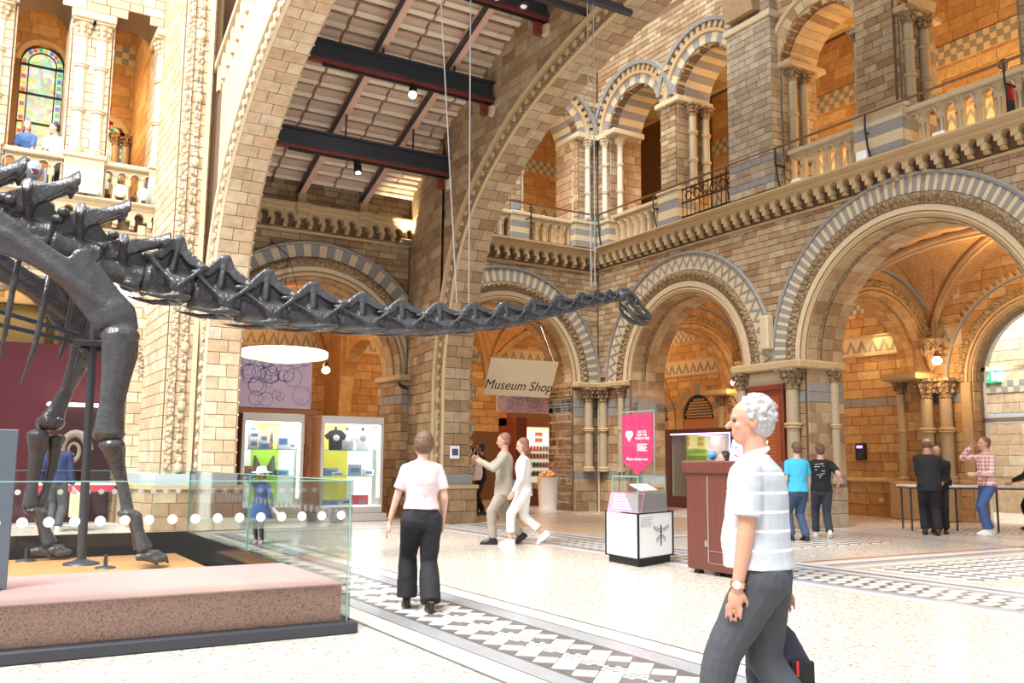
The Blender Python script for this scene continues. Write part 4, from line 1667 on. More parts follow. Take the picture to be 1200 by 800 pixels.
for i in range(n):
    y = 20.2 - (i + .5) * sp
    for x in (4.95, 6.42, 7.0 + .88, 9.0):
        w = 1.0 if x < 8.5 else .6
        xx = x if x < 8.5 else 8.9
        link('plank', pm, ceil, T(xx, y, CZ(y) + .1) @ Rx @ Matrix.Diagonal((w * (1.14 if x < 8.5 else 1), 1, 1, 1)))
        link('plank_batten', pg, ceil, T(xx, y + sp * .15, CZ(y) + .07) @ Rx @ Matrix.Diagonal((w * (1.14 if x < 8.5 else 1), 1, 1, 1)))
# lattice joists running up the slope
t0 = None
for k, x in enumerate((6.41, 7.94, 8.62)):
    if k == 2:
        continue
    t = thing('ceiling_joist', ('left', 'right')[k] + ' reddish lattice joist under the boarded ceiling', 'joist', (x, 20.2, 7.6))
    b = MB()
    y0, y1 = 20.3, 9.5
    for s_ in (0,):
        v = []
        for xx in (x - .07, x + .07):
            for y in (y0, y1):
                v += [(xx, y, CZ(y) - .26), (xx, y, CZ(y) + .05)]
        b.add(v, [(0, 1, 3, 2), (4, 6, 7, 5), (0, 2, 6, 4), (1, 5, 7, 3), (0, 4, 5, 1), (2, 3, 7, 6)])
    b.build('beam', m_joist, t)
    b = MB()
    for xx in (x - .085,):
        v = [(xx - .01, y0, CZ(y0) - .28), (xx + .01, y0, CZ(y0) - .28), (xx + .01, y1, CZ(y1) - .28), (xx - .01, y1, CZ(y1) - .28),
             (xx - .01, y0, CZ(y0) - .1), (xx + .01, y0, CZ(y0) - .1), (xx + .01, y1, CZ(y1) - .1), (xx - .01, y1, CZ(y1) - .1)]
        b.add(v, [(0, 1, 2, 3), (7, 6, 5, 4), (0, 4, 5, 1), (1, 5, 6, 2), (2, 6, 7, 3), (3, 7, 4, 0)])
    b.build('steel_flange', m_steel, t)
    b = MB().box(x - .18, x + .18, 19.95, 20.3, 7.0, 7.2, .03)
    b.box(x - .13, x + .13, 20.05, 20.3, 6.86 + .0, 7.02, .03)
    b.box(x - .1, x + .1, 20.1, 20.3, 7.2, 7.45)
    b.build('stone_corbel', m_buff, t)
# dark steel cross beams
for k, (y, z, lab) in enumerate(((17.4, 7.58, 'lower dark steel beam under the boarded ceiling with a spotlight'),
                                 (15.5, 8.62, 'middle dark steel beam under the boarded ceiling with the bright lamp'),
                                 (13.5, 9.52, 'upper dark steel beam at the top edge of the picture'))):
    t = thing('steel_beam', lab, 'beam', (6.8, y, z))
    MB().box(4.4, 9.0, y - .03, y + .03, z, z + .33).build('web', m_steel, t)
    for zz in (z - .02, z + .31):
        MB().box(4.4, 9.0, y - .13, y + .13, zz, zz + .04).build('flange', m_steel, t)
    MB().box(4.5, 8.9, y - .1, y + .02, z - .09, z - .02).build('red_channel', m_red, t)
    MB().box(5.2, 8.8, y - .06, y - .02, z - .14, z - .1).build('cable_track', m_iron, t)
    b = MB().box(8.55, 8.7, y - .06, y + .06, z - .38, z - .06, .02)
    b.box(8.5, 8.85, y - .05, y + .05, z - .12, z - .02)
    b.build('bracket', m_red, t)
    MB().lathe([(.05, 0), (.12, .05), (.14, .2), (.10, .24)], (8.86, y, z - .36), 10).build('insulator', m_pale, t)
    for x in (6.41, 7.94):
        MB().box(x - .015, x + .015, y - .015, y + .015, z + .3, CZ(y) - .24).build('hanger_rod', m_steel, t)

# ================================================================ vestibule vaults
def groin(name, label, x0, x1, y0, y1, zs, h, mat, ribm):
    cx, cy, a, c = (x0 + x1) / 2, (y0 + y1) / 2, (x1 - x0) / 2, (y1 - y0) / 2
    n = 24
    b = MB()
    v = []
    for th in (0, .12):
        for i in range(n + 1):
            for j in range(n + 1):
                u = -math.cos(PI * i / n)
                w = -math.cos(PI * j / n)
                z = zs + h * max(math.sqrt(max(0, 1 - u * u)), math.sqrt(max(0, 1 - w * w)))
                v.append((cx + a * u, cy + c * w, z + th))
    N = (n + 1) ** 2
    f = []
    for i in range(n):
        for j in range(n):
            k = i * (n + 1) + j
            f.append((k, k + 1, k + n + 2, k + n + 1))
            f.append((N + k, N + k + n + 1, N + k + n + 2, N + k + 1))
    b.add(v, f)
    o = b.build('ceiling', mat, kind='structure')
    tag(o, label, 'ceiling')
    for s_ in (-1, 1):
        pts = []
        for i in range(25):
            w = PI * i / 24
            u = -math.cos(w)
            pts.append((cx + a * u, cy + s_ * c * u, zs + h * math.sin(w) - .04))
        for rr, dz in ((.1, 0), (.05, -.1)):
            MB().tube([(p[0], p[1], p[2] + dz) for p in pts], rr, 8).build('vault_rib', ribm, o, smooth=True)
    return o


m_web = pattern('vault_brick', 'brick', (0.56, 0.33, 0.15), (0.48, 0.26, 0.11), 3.0, 3.0, .8)
m_rib = plain('vault_rib_stone', (0.42, 0.27, 0.14), .7, var=.12)
groin('v', 'brick groin vault of the vestibule bay behind the widest arch', 16.2, 20.2, 7.2, 13.65, 3.9, 2.35, m_web, m_rib)
groin('v', 'brick groin vault of the vestibule bay behind the zigzag arch', 16.2, 20.2, 14.4, 19.9, 3.9, 2.35, m_web, m_rib)
groin('v', 'brick groin vault over the shop till in the corner bay', 10.0, 15.4, 21.4, 27.2, 3.9, 2.35, m_web, m_rib)
groin('v', 'brick groin vault over the shop bay behind the two glass cases', 3.8, 9.6, 21.4, 27.2, 3.9, 2.35, m_web, m_rib)
groin('v', 'brick groin vault of the far corner above the showcases', 15.4, 20.2, 20.6, 27.2, 3.9, 2.35, m_web, m_rib)
OM = (m_lamplit, m_grey, m_carvew, m_lamplit)
FT1 = T(0, 13.65, 0)
FT2 = T(0, 19.9, 0)
b = wall(MB(), 16.16, 20.2, 3.4, 6.6, 0, .7, [(18.2, 1.8, 3.5, 3.0)]).build('wall_cross', m_lamplit, M=FT1, kind='structure')
tag(b, 'cross wall over the transverse arch of the vestibule', 'wall')
archway('archway', 'transverse vestibule arch seen through the widest arch, left of the glass doorway', FT1, 18.2, 1.78, 3.5, .62, 'none', depth=.7, mats=OM)
b = wall(MB(), 16.16, 20.2, 3.4, 6.6, 0, .7, [(18.2, 1.8, 3.5, 3.0)]).build('wall_cross', m_lamplit, M=FT2, kind='structure')
tag(b, 'cross wall over the transverse arch behind the zigzag arch', 'wall')
archway('archway', 'transverse vestibule arch seen through the zigzag arch, above the lattice windows', FT2, 18.2, 1.78, 3.5, .62, 'none', depth=.7, mats=OM)
for y, lab in ((13.65, 'clustered respond of three ringed columns left of the glass doorway'), (19.9, 'clustered respond of ringed columns behind the foreground man, far wall')):
    t = thing('stone_pier', lab, 'pier', (20.1, y, 0))
    faced_pier(t, T(20.2, y, 0) @ RZ(-90), -.75, .05, -.22, 0, .0, 3.3, m_lamplit, .24, sides=False)
    MB().box(19.3, 20.2, y - .2, y + .8, 3.33, 3.5, .03).build('impost', m_buff, t)
    column(t, T(0, 0, 0), 19.85, y - .05, .9, 3.35, .15)
    column(t, T(0, 0, 0), 19.95, y + .72, .9, 3.35, .10)
    column(t, T(0, 0, 0), 20.0, y - .45, .9, 3.35, .15)
    MB().box(19.6, 20.2, y - .65, y + .9, 0, .9, .03).build('plinth', m_buff, t)
    b = MB().lathe([(.05, -.45), (.12, -.3), (.2, 0), (.26, .25), (.3, .3)], (19.85, y - .25, 4.0), 10)
    for k in range(8):
        b.ell((19.85 + .2 * math.cos(k * PI / 4), y - .25 + .2 * math.sin(k * PI / 4), 4.05), (.07, .07, .12), 6)
    b.build('carved_corbel', m_carvew, t)
# matching piers on the hall side, mostly hidden
for y in (13.65, 19.9):
    t = thing('stone_pier', 'respond on the hall side of the vestibule behind the ' + ('plaque pier' if y < 15 else 'corner pier'), 'pier', (16.3, y, 0))
    MB().box(16.15, 16.45, y, y + .7, 0, 3.4, .03).build('shaft', m_lamplit, t)
    MB().box(16.15, 16.55, y - .1, y + .8, 3.33, 3.5, .03).build('impost', m_buff, t)

# twin lattice windows on the far wall
for k, (u, lab) in enumerate(((-24.0, 'left round headed lattice window above the lit showcases'), (-21.85, 'right round headed lattice window above the lit showcases'))):
    t = thing('lattice_window', lab, 'window', (u, 0, 0), base=FB)
    A = FB @ T(u, 0, 2.75)
    n = 11
    mes = [seg_mesh('voussoir', .72, 1.05, -.1, .05, 180 / n, m) for m in (m_lamplit, m_grey)]
    for i in range(n):
        link('voussoir', mes[i % 2], t, A @ Matrix.Rotation(R(90 - (i + .5) * 180 / n), 4, 'Y'))
    pts = [(.72 * math.cos(PI * i / 16), .72 * math.sin(PI * i / 16)) for i in range(17)]
    MB().plate([(-.72, -.45)] + pts[::-1] + [(.72, -.45)], -.02, .0).build('recess', m_blackm, t, A)
    b = MB()
    for i in range(-8, 9):
        for j in range(0, 8):
            x, z = i * .105 + (.052 if j % 2 else 0), j * .09 + .02
            if math.hypot(x, z) < .62:
                b.plate([(x - .045, z), (x, z - .04), (x + .045, z), (x, z + .04)], -.05, -.02)
    b.build('lattice', m_buff, t, A)
    MB().box(-.7, .7, -.05, -.02, -.4, -.05).build('panel', m_oak, t, A)
    MB().box(-1.05, -.72, -.08, 0, -1.0, 0).build('jamb', m_lamplit, t, A)
    MB().box(.72, 1.05, -.08, 0, -1.0, 0).build('jamb', m_lamplit, t, A)
# blind niche with lattice and small red door near the phone
t = thing('niche_door', 'small red framed door with bright yellow pane under a striped half arch', 'door', (-17.3, 0, 0), base=FB)
A = FB @ T(-17.3, 0, 2.95)
n = 11
mes = [seg_mesh('voussoir', .6, .95, -.1, .05, 180 / n, m) for m in (m_grey, m_lamplit)]
for i in range(n):
    link('voussoir', mes[i % 2], t, A @ Matrix.Rotation(R(90 - (i + .5) * 180 / n), 4, 'Y'))
pts = [(.6 * math.cos(PI * i / 16), .6 * math.sin(PI * i / 16)) for i in range(17)]
MB().plate(pts, -.04, -.02).build('tympanum', pattern('lattice_stone', 'check', (.5, .32, .15), (.2, .12, .06), 11, 11), t, A)
MB().box(-.5, .5, -.09, -.03, -2.95, -.9).build('frame', m_mahog, t, A)
MB().box(.12, .4, -.11, -.09, -2.2, -1.05).build('yellow_pane', plain('lit_yellow_pane', (1.0, .62, .08), .4, emit=1.4), t, A)

# ---- glass doorway of the entrance with the bright lobby behind
t = thing('entrance_glazing', 'tall round headed glass entrance screen at the right edge', 'glass door', (-10.9, 0, 0), base=FB)
A = FB @ T(-10.9, 0, 3.25)
archway('archway', 'toothed round arch framing the bright glass entrance', FB, -10.9, 1.75, 3.25, .6, "none", depth=.5, mats=(m_lamplit, m_grey, m_carvew, m_buff))
MB().arc([(1.62, .3), (1.75, .3), (1.75, .45), (1.62, .45)], 0, 0, 0, 180, 32).build('frame', m_chrome, t, A)
for u in (-1.7, -.02, 1.66):
    MB().box(u - .04, u + .04, .3, .42, -3.25, 0).build('mullion', m_chrome, t, A)
MB().box(-1.7, 1.7, .3, .42, -.95, -.85).build('transom', m_chrome, t, A)
MB().box(-1.7, 1.7, .3, .42, .25, .33).build('transom', m_chrome, t, A)
pts = [(1.64 * math.cos(PI * i / 20), 1.64 * math.sin(PI * i / 20)) for i in range(21)]
MB().plate([(-1.64, -3.2)] + pts[::-1] + [(1.64, -3.2)], .34, .355).build('pane', m_clear, t, A)
tooth = MB().plate([(-.06, -.08), (.06, -.08), (0, .08)], -.12, 0).mesh('tooth', m_buff)
for i in range(44):
    link('tooth', tooth, t, A @ T(0, 0, 0) @ Matrix.Rotation(R(90 - (i + .5) * 180 / 44), 4, 'Y') @ T(0, 0, 2.42))
# lobby
lob = MB()
F9 = T(25.2, 0, 0) @ RZ(-90)
lw = wall(MB(), -18.5, -2, 0, 7, 0, .5, [(-12.2, 1.2, 3.3, 2.9)]).build('wall_lobby', m_daylit, M=F9, kind='structure')
tag(lw, 'bright far wall of the entrance lobby seen through the glass', 'wall')
P = Pieces(lw, 'stone_block', 160)
sub_ashlar(P, F9, -17.5, -8.5, 1.0, 6.0, .3, m_daylit, [(-12.2, 1.3, 3.3, 2.9)], Ls=(.5, .7, .9), special=lambda z: m_greyb if 2.4 < z < 2.75 else None)
P.flush()
checks(F9, -16.9, -13.6, 3.35, .34, lw, rows=2)
lr = MB().box(21.1, 25.2, 4, 18.4, 6.9, 7.05).build('ceiling', m_white, kind='structure')
tag(lr, 'white ceiling of the entrance lobby', 'ceiling')
ex = thing('exit_sign', 'green illuminated exit sign in the lobby behind the glass', 'sign', (-15.1, -.1, 4.0), base=F9)
MB().box(-15.45, -14.8, -.14, -.05, 3.95, 4.3).build('panel', plain('exit_green', (.02, .45, .18), .4, emit=1.2), ex, F9 @ T(-.02, 0, -.30))
b = MB()
b.plate([(-15.38, 4.1), (-15.28, 4.18), (-15.28, 4.14), (-15.16, 4.14), (-15.16, 4.06), (-15.28, 4.06), (-15.28, 4.02)], -.15, -.14)
b.box(-15.07, -14.98, -.15, -.14, 4.0, 4.24)
b.ell((-14.9, -.145, 4.2), (.03, .006, .03), 8)
b.box(-14.93, -14.87, -.15, -.14, 4.0, 4.17)
b.build('pictogram', plain('exit_white', (.9, 1, .9), .4, emit=2.0), ex, F9 @ T(-.02, 0, -.30))

# ---- stained glass windows of the side gallery
def stained(label, uc, r, zs, zb, n):
    t = thing('stained_window', label, 'window', (uc, 0, zb), base=F7)
    m, nt, p = nodes('stained_glass_%d' % n)
    tc = nt.nodes.new('ShaderNodeTexCoord')
    vo = nt.nodes.new('ShaderNodeTexVoronoi')
    vo.inputs['Scale'].default_value = 9
    hs = nt.nodes.new('ShaderNodeMix')
    hs.data_type = 'RGBA'
    hs.inputs[0].default_value = .55
    hs.inputs[7].default_value = (.62, .72, .38, 1)
    nt.links.new(tc.outputs['Object'], vo.inputs['Vector'])
    nt.links.new(vo.outputs['Color'], hs.inputs[6])
    nt.links.new(hs.outputs[2], p.inputs['Base Color'])
    nt.links.new(hs.outputs[2], p.inputs['Emission Color'])
    p.inputs['Emission Strength'].default_value = .95
    p.inputs['Base Color'].default_value = (.1, .1, .1, 1)
    nt.links.remove(p.inputs['Base Color'].links[0])
    pts = [(uc + r * math.cos(PI * i / 20), zs + r * math.sin(PI * i / 20)) for i in range(21)]
    MB().plate([(uc - r, zb)] + pts[::-1] + [(uc + r, zb)], .2, .22).build('glass', m, t, F7)
    MB().arc([(r - .03, .1), (r + .01, .1), (r + .01, .24), (r - .03, .24)], uc, zs, 0, 180, 24).build('frame', m_iron, t, F7)
    MB().arc([(r * .62, .16), (r * .62 + .025, .16), (r * .62 + .025, .22), (r * .62, .22)], uc, zs, 0, 180, 24).build('lead', m_iron, t, F7)
    for u in (-r + .01, -r * .62, r * .62, r - .01):
        MB().box(uc + u - .013, uc + u + .013, .14, .22, zb, zs).build('lead', m_iron, t, F7)
    z = zb
    while z < zs + .1:
        MB().box(uc - r, uc + r, .12, .22, z - .02, z + .02).build('bar', m_iron, t, F7)
        z += .75
    cols = [(.7, .1, .08), (.1, .2, .6), (.75, .55, .1), (.1, .45, .25)]
    ms = [plain('border_%d_%d' % (n, i), c, .3, emit=.5) for i, c in enumerate(cols)]
    k = 0
    z = zb + .1
    while z < zs:
        for s_ in (-1, 1):
            MB().box(uc + s_ * r * .81 - .05, uc + s_ * r * .81 + .05, .17, .2, z, z + .1).build('border_pane', ms[k % 4], t, F7)
            k += 1
        z += .18
    for i in range(10):
        w = PI * (i + .5) / 10
        x, zz = uc + r * .82 * math.cos(w), zs + r * .82 * math.sin(w)
        MB().box(x - .045, x + .045, .17, .2, zz - .045, zz + .045).build('border_pane', ms[(k + i) % 4], t, F7)
    MB().arc([(r, -.04), (r + .1, -.06), (r + .16, -.03), (r + .16, 0), (r, .1)], uc, zs, 0, 180, 24).build('hood_moulding', m_buff, t, F7)


stained('tall stained glass window with red and blue border behind the leaning couple', 1.12, .5, 11.2, 8.9, 1)
stained('shorter stained glass window half hidden behind the pale columns', 2.72, .42, 9.6, 8.2, 2)
t = thing('stone_pier', 'small shadowed column pair inside the side gallery', 'pier', (3.05, 24.8, 8))
for x in (3.15, 3.4):
    column(t, T(0, 0, 0), x - .25, 24.8 - .1, 7.1, 9.6, .1, m_shaft, (.5,))

t = thing('column_pair', 'pair of small lit columns above the maroon wall at the left', 'column', (1.5, 22.4, 3.4))
for x in (1.42, 1.72):
    column(t, T(0, 0, 0), x, 22.4, 3.0, 4.64, .09, m_buff, ())
# rib of the hall roof springing from the broad blank pier
t = thing('roof_rib', 'dark roof rib springing from the broad gallery pier at the top edge', 'arch', (14.9, 14.2, 11.4))
pts = [(14.95, 14.2, 11.5), (14.8, 14.2, 12.3), (14.3, 14.2, 13.2), (13.4, 14.2, 14.1), (12.2, 14.2, 14.8), (10.8, 14.2, 15.3)]
MB().tube(pts, .62, 4).build('rib', m_tan, t)
for k in (0, 1):
    MB().tube([(x, y + (k - .5) * .8, z - .1) for x, y, z in pts], .12, 8).build('roll_moulding', m_buff, t)

# ================================================================ display plinth round the skeleton
t = thing('display_plinth', 'low pinkish granite plinth with black base trim and timber deck under the skeleton', 'plinth', (0, 9.5, 0))
m_gran = pattern('pink_granite', 'speck', (0.44, 0.22, 0.17), (0.12, 0.06, 0.05), 130, 130, .3)
m_gtop = plain('pink_ledge', (0.50, 0.30, 0.30), .35, var=.06)
MB().box(-6, 2.6, 6.82, 8.35, 0.06, .35).build('granite_face', m_gran, t)
MB().box(-6, 2.62, 6.80, 8.38, .35, .365, .004).build('ledge', m_gtop, t)
MB().box(-6, 2.70, 6.70, 6.86, 0, .085, .01).build('base_trim', m_steel, t)
MB().box(2.62, 2.70, 6.86, 12.75, 0, .085, .01).build('base_trim', m_steel, t)
MB().box(-6, 2.62, 8.38, 12.6, 0, .03).build('black_well', m_black, t)
MB().box(2.62, 2.68, 8.38, 12.66, .03, .36).build('black_skirt', m_black, t)
MB().box(-6, 2.68, 12.6, 12.66, .03, .36).build('black_skirt', m_black, t)
for i in range(9):
    MB().box(-6, 2.38, 8.5 + i * .38, 8.5 + i * .38 + .374, .03, .15, .003).build('deck_board', m_wood, t)
t = thing('glass_barrier', 'clear glass barrier with rows of white dots round the plinth', 'barrier', (2.65, 6.8, 0.08))
panes = ((T(0, 6.78, 0), -6.0, -2.2), (T(0, 6.78, 0), -2.19, 2.64), (T(2.66, 6.8, 0) @ RZ(90), 0, 2.95), (T(2.66, 6.8, 0) @ RZ(90), 2.96, 5.85), (T(0, 12.63, 0), -6, -1.0), (T(0, 12.63, 0), -.99, 2.66))
m_dot = plain('white_dot', (.85, .87, .87), .5)
disc = MB().lathe([(.034, -.002), (.034, .002)], n=14).xf(Matrix.Rotation(R(90), 4, 'X')).mesh('dot', m_dot)
disc2 = MB().lathe([(.022, -.002), (.022, .002)], n=12).xf(Matrix.Rotation(R(90), 4, 'X')).mesh('dot', m_dot)
for F, a, c in panes:
    o = MB().box(a + .004, c - .004, -.007, .007, .08, 1.14).build('pane', m_glass, t, F)
    MB().box(a + .004, c - .004, -.0075, .0075, 1.14, 1.146).build('pane_edge', m_edge, o, F)
    MB().box(c - .010, c - .004, -.0078, .0078, .08, 1.14).build('pane_edge', m_edge, o, F)
    u = max(a, -.6 if F.translation.y < 10 else -.8) + .06
    while u < c - .04:
        link('dot', disc, o, F @ T(u, -.01, .88))
        u += .155
# grey sign slab standing on the ledge
t = thing('sign_slab', 'blank dark blue-grey upright panel on the ledge at the left frame edge', 'sign', (.05, 7.6, .365))
MB().box(-.4, .37, 7.55, 7.6, .365, 1.5, .006).build('panel', plain('slate_panel', (.10, .13, .17), .5), t)
MB().box(-.36, .33, 7.5, 7.66, .365, .39, .005).build('foot', m_steel, t)

# ================================================================ sauropod skeleton
YD = 11.2
dino = thing('dinosaur_skeleton', 'dark cast skeleton of a long-necked dinosaur with its neck stretched across the hall', 'skeleton', (1.2, YD, .15))


def vert_proto(tall, rib=True, seed=0):
    b = MB()
    b.tube([(-.5, 0, .28), (-.42, 0, .28), (-.25, 0, .29), (0, 0, .30), (.25, 0, .29), (.42, 0, .28), (.56, 0, .28)], [.20, .24, .19, .165, .19, .22, .13], 12)
    b.tube([(-.32, 0, .44), (0, 0, .47), (.32, 0, .45)], [.07, .08, .07], 8)
    b.plate([(-.46, .34), (-.40, .58), (-.08, .84), (.10, .88), (.30, .72), (.56, .58), (.5, .34)], -.035, .035)
    for s in (-1, 1):
        Mw = Matrix.Rotation(s * .14, 4, 'X')
        if tall:
            q = MB().plate([(-.50, .50), (-.55, .66), (-.2, .80), (.45, .96), (.78, 1.06), (.80, .96), (.45, .80), (.1, .62), (.05, .48)], -.05, .05)
            b.add([(x, y + s * (.03 + .16 * max(0, x + .3)), z) for x, y, z in q.v], q.f)
            b.tube([(-.45, s * .05, .60), (.1, s * .10, .80), (.55, s * .17, .95), (.78, s * .22, 1.04)], [.06, .06, .09, .13], 8, .6)
            b.ell((.70, s * .2, .96), (.07, .09, .12), 10)
            b.tube([(0, s * .08, .5), (-.08, s * .3, .64), (-.12, s * .5, .76)], [.10, .09, .11], 8)
            b.ell((.60, s * .17, .60), (.13, .08, .06), 8)
            b.ell((-.46, s * .15, .62), (.13, .08, .06), 8)
        else:
            q = MB().plate([(-.52, .60), (-.30, .72), (-.06, .97), (.10, .98), (.24, .80), (.64, .64), (.62, .56), (.3, .60), (.08, .74), (-.06, .76), (-.22, .60), (-.5, .52)], -.04, .04)
            b.add([(x, y + s * (.05 + .12 * min(1, abs(x) * 1.6)), z) for x, y, z in q.v], q.f)
            b.ell((.03, s * .07, .90), (.13, .06, .09), 10)
            b.tube([(.02, s * .07, .85), (.02, s * .06, .46)], [.06, .08], 8)
            b.ell((.60, s * .18, .60), (.14, .09, .05), 10)
            b.ell((-.50, s * .16, .58), (.13, .09, .05), 10)
            b.tube([(.60, s * .18, .58), (.36, s * .25, .40), (.14, s * .31, .22)], [.05, .035, .06], 8)
            b.tube([(-.48, s * .17, .56), (-.15, s * .24, .38), (.10, s * .31, .24)], [.05, .035, .06], 8)
            b.ell((.14, s * .28, .22), (.17, .06, .07), 10)
        b.ell((.26, s * .2, .15), (.18, .08, .07), 10)
        if rib:
            b.tube([(.48, s * .27, .13), (.2, s * .29, .11), (-.15, s * .28, .05), (-.66, s * .25, .04)], [.035, .06, .04, .018], 6)
    return bake(b, .022, m_bone, 'vertebra', 2, .015, .14)


pv = [vert_proto(False, True), vert_proto(True, False)]
PKS = [(8.53, 3.98, 3.76), (8.3, 3.95, 3.7), (8.02, 3.88, 3.62), (7.61, 3.79, 3.48), (7.16, 3.69, 3.35), (6.67, 3.6, 3.2), (6.14, 3.54, 3.1), (5.57, 3.48, 3.01),
       (4.99, 3.47, 2.96), (4.41, 3.5, 2.93), (3.73, 3.57, 2.91), (3.09, 3.66, 2.90), (2.50, 3.78, 2.98), (1.93, 3.95, 3.10)]
for i, (x, zt, zb) in enumerate(PKS):
    nx = PKS[i + 1] if i + 1 < len(PKS) else (1.42, 4.0, 3.2)
    pxv = PKS[i - 1] if i else (8.75, 3.99, 3.8)
    L_ = (pxv[0] - nx[0]) / 2 * 1.0
    sl_ = math.atan2((pxv[2] + .2 * (pxv[1] - pxv[2])) - (nx[2] + .2 * (nx[1] - nx[2])), pxv[0] - nx[0])
    h = (zt - zb)
    M = T(x, YD, zb) @ Matrix.Rotation(-sl_ * .8, 4, 'Y') @ Matrix.Diagonal((L_ * 1.03, h * 1.05, h * 1.02, 1))
    link('neck_vertebra', pv[0], dino, M)
for x, z, h, tl in ((1.40, 3.20, .74, .35), (.93, 3.36, .88, .3), (.42, 3.48, .96, .2), (-.1, 3.5, 1.0, .15), (-.65, 3.5, 1.0, .1)):
    link('back_vertebra', pv[1], dino, T(x, YD, z) @ Matrix.Rotation(tl * .5, 4, 'Y') @ Matrix.Diagonal((.56, h * .85, h, 1)))
# skull
b = MB()
a0, a1 = Vector((8.68, YD, 3.93)), Vector((9.33, YD, 3.57))
b.ell((8.76, YD, 3.90), (.11, .10, .09), 12)
b.tube([(8.7, YD, 3.97), (8.85, YD, 3.985), (8.98, YD, 3.9), (9.08, YD, 3.78)], [.045, .05, .045, .035], 8)
for s in (-1, 1):
    b.tube([(8.72, YD + s * .09, 3.9), (8.85, YD + s * .11, 3.95), (8.97, YD + s * .10, 3.88), (9.12, YD + s * .09, 3.73), (9.28, YD + s * .06, 3.62)], [.035, .03, .028, .03, .035], 8)
    b.tube([(8.82, YD + s * .1, 3.78), (8.95, YD + s * .11, 3.70), (9.1, YD + s * .09, 3.62), (9.27, YD + s * .06, 3.58)], [.022, .025, .03, .035], 8)
    b.tube([(8.97, YD + s * .10, 3.88), (8.95, YD + s * .11, 3.78), (8.95, YD + s * .11, 3.71)], .02, 6)
    b.tube([(8.80, YD + s * .1, 3.88), (8.80, YD + s * .1, 3.76)], .022, 6)
b.ell((9.28, YD, 3.60), (.07, .08, .05), 10)
bake(b, .011, m_bone, 'skull', 3)
sk = link('skull', bpy.data.meshes['skull'], dino)
b = MB()
for s in (-1, 1):
    b.tube([(8.78, YD + s * .09, 3.73), (8.86, YD + s * .1, 3.62), (9.02, YD + s * .09, 3.52), (9.2, YD + s * .05, 3.49), (9.27, YD, 3.51)], [.025, .035, .04, .035, .035], 8)
b.tube([(8.78, YD - .09, 3.73), (8.78, YD + .09, 3.73)], .02, 6)
link('lower_jaw', bake(b, .012, m_bone, 'lower_jaw', 3), sk)
b = MB()
for i in range(9):
    for s in (-1, 1):
        b.lathe([(.008, 0), (.001, -.045)], (9.16 + i * .016, YD + s * (.075 - i * .004), 3.585), 6)
b.build('teeth', m_bone, sk)
# scapula
OUT = [(-0.5, 4.05), (-0.13, 3.97), (0.19, 3.84), (0.6, 3.56), (0.86, 3.40), (0.91, 3.51), (1.04, 3.55), (1.12, 3.42), (1.24, 3.29), (1.38, 3.10), (1.55, 2.94), (1.6, 2.71), (1.5, 2.62), (1.27, 2.73), (1.2, 2.63),
       (1.06, 2.79), (0.88, 3.02), (0.71, 3.18), (0.46, 3.31), (0.22, 3.37), (-0.09, 3.45), (-.5, 3.5)]
for s, yy, nm in ((0, 10.6, 'near'), (1, 11.75, 'far')):
    b = MB().plate(OUT, -.035, .035)
    b.tube([(-.4, 0, 3.78), (.3, 0, 3.6), (.85, 0, 3.22), (1.25, 0, 2.95)], [.09, .09, .10, .09], 8, .6)
    b.ell((1.35, 0, 2.85), (.22, .09, .2), 10)
    b.ell((1.45, .0, 2.68), (.12, .11, .08), 10)
    b.tube([(.95, 0, 3.5), (1.1, 0, 3.2), (1.3, 0, 3.0)], [.05, .07, .06], 8)
    me = bake(b, .022, m_bone, 'shoulder_blade', 6, .02, .25)
    link('shoulder_blade', me, dino, T(-.0, yy, 0) if s == 0 else T(-.15, yy, -.05))


def bone(name, pts, rad, parent=dino, extra=None, vox=.018, flat=1.0):
    b = MB().tube(pts, rad, 12, flat)
    b.ell(pts[0], (rad[0], rad[0], rad[0] * .6), 10)
    b.ell(pts[-1], (rad[-1], rad[-1], rad[-1] * .6), 10)
    if extra:
        extra(b)
    return link(name, bake(b, vox, m_bone, name, 4, .012, .15), parent)


def foot(name, x, y, z0, toe, parent=dino):
    """five metacarpals, phalanges and one big claw"""
    b = MB()
    for k in range(5):
        w = -.9 + k * .45
        ox, oy = math.cos(w) * .10, math.sin(w) * .13
        b.tube([(x + ox * .8, y + oy * .7, z0), (x + ox + .03, y + oy, z0 - .18), (x + ox * 1.5 + .06, y + oy * 1.25, z0 - .36)], [.06, .045, .065], 8)
        b.ell((x + ox * 1.9 + .09, y + oy * 1.4, z0 - .42), (.075, .055, .05), 8)
        b.ell((x + ox * 2.4 + .13, y + oy * 1.6, z0 - .46), (.065, .045, .04), 8)
    b.ell((x, y, z0 + .02), (.12, .13, .05), 10)
    o = link(name, bake(b, .014, m_bone, name, 2), parent)
    c = MB()
    for (cx_, cy_) in toe:
        c.tube([(x + cx_ - .14, y + cy_, z0 - .43), (x + cx_ - .05, y + cy_, z0 - .42), (x + cx_ + .04, y + cy_ - .01, z0 - .46), (x + cx_ + .08, y + cy_ - .01, z0 - .52)], [.035, .05, .035, .008], 8)
    c.build('claw', m_bone, o, smooth=True)
    return o


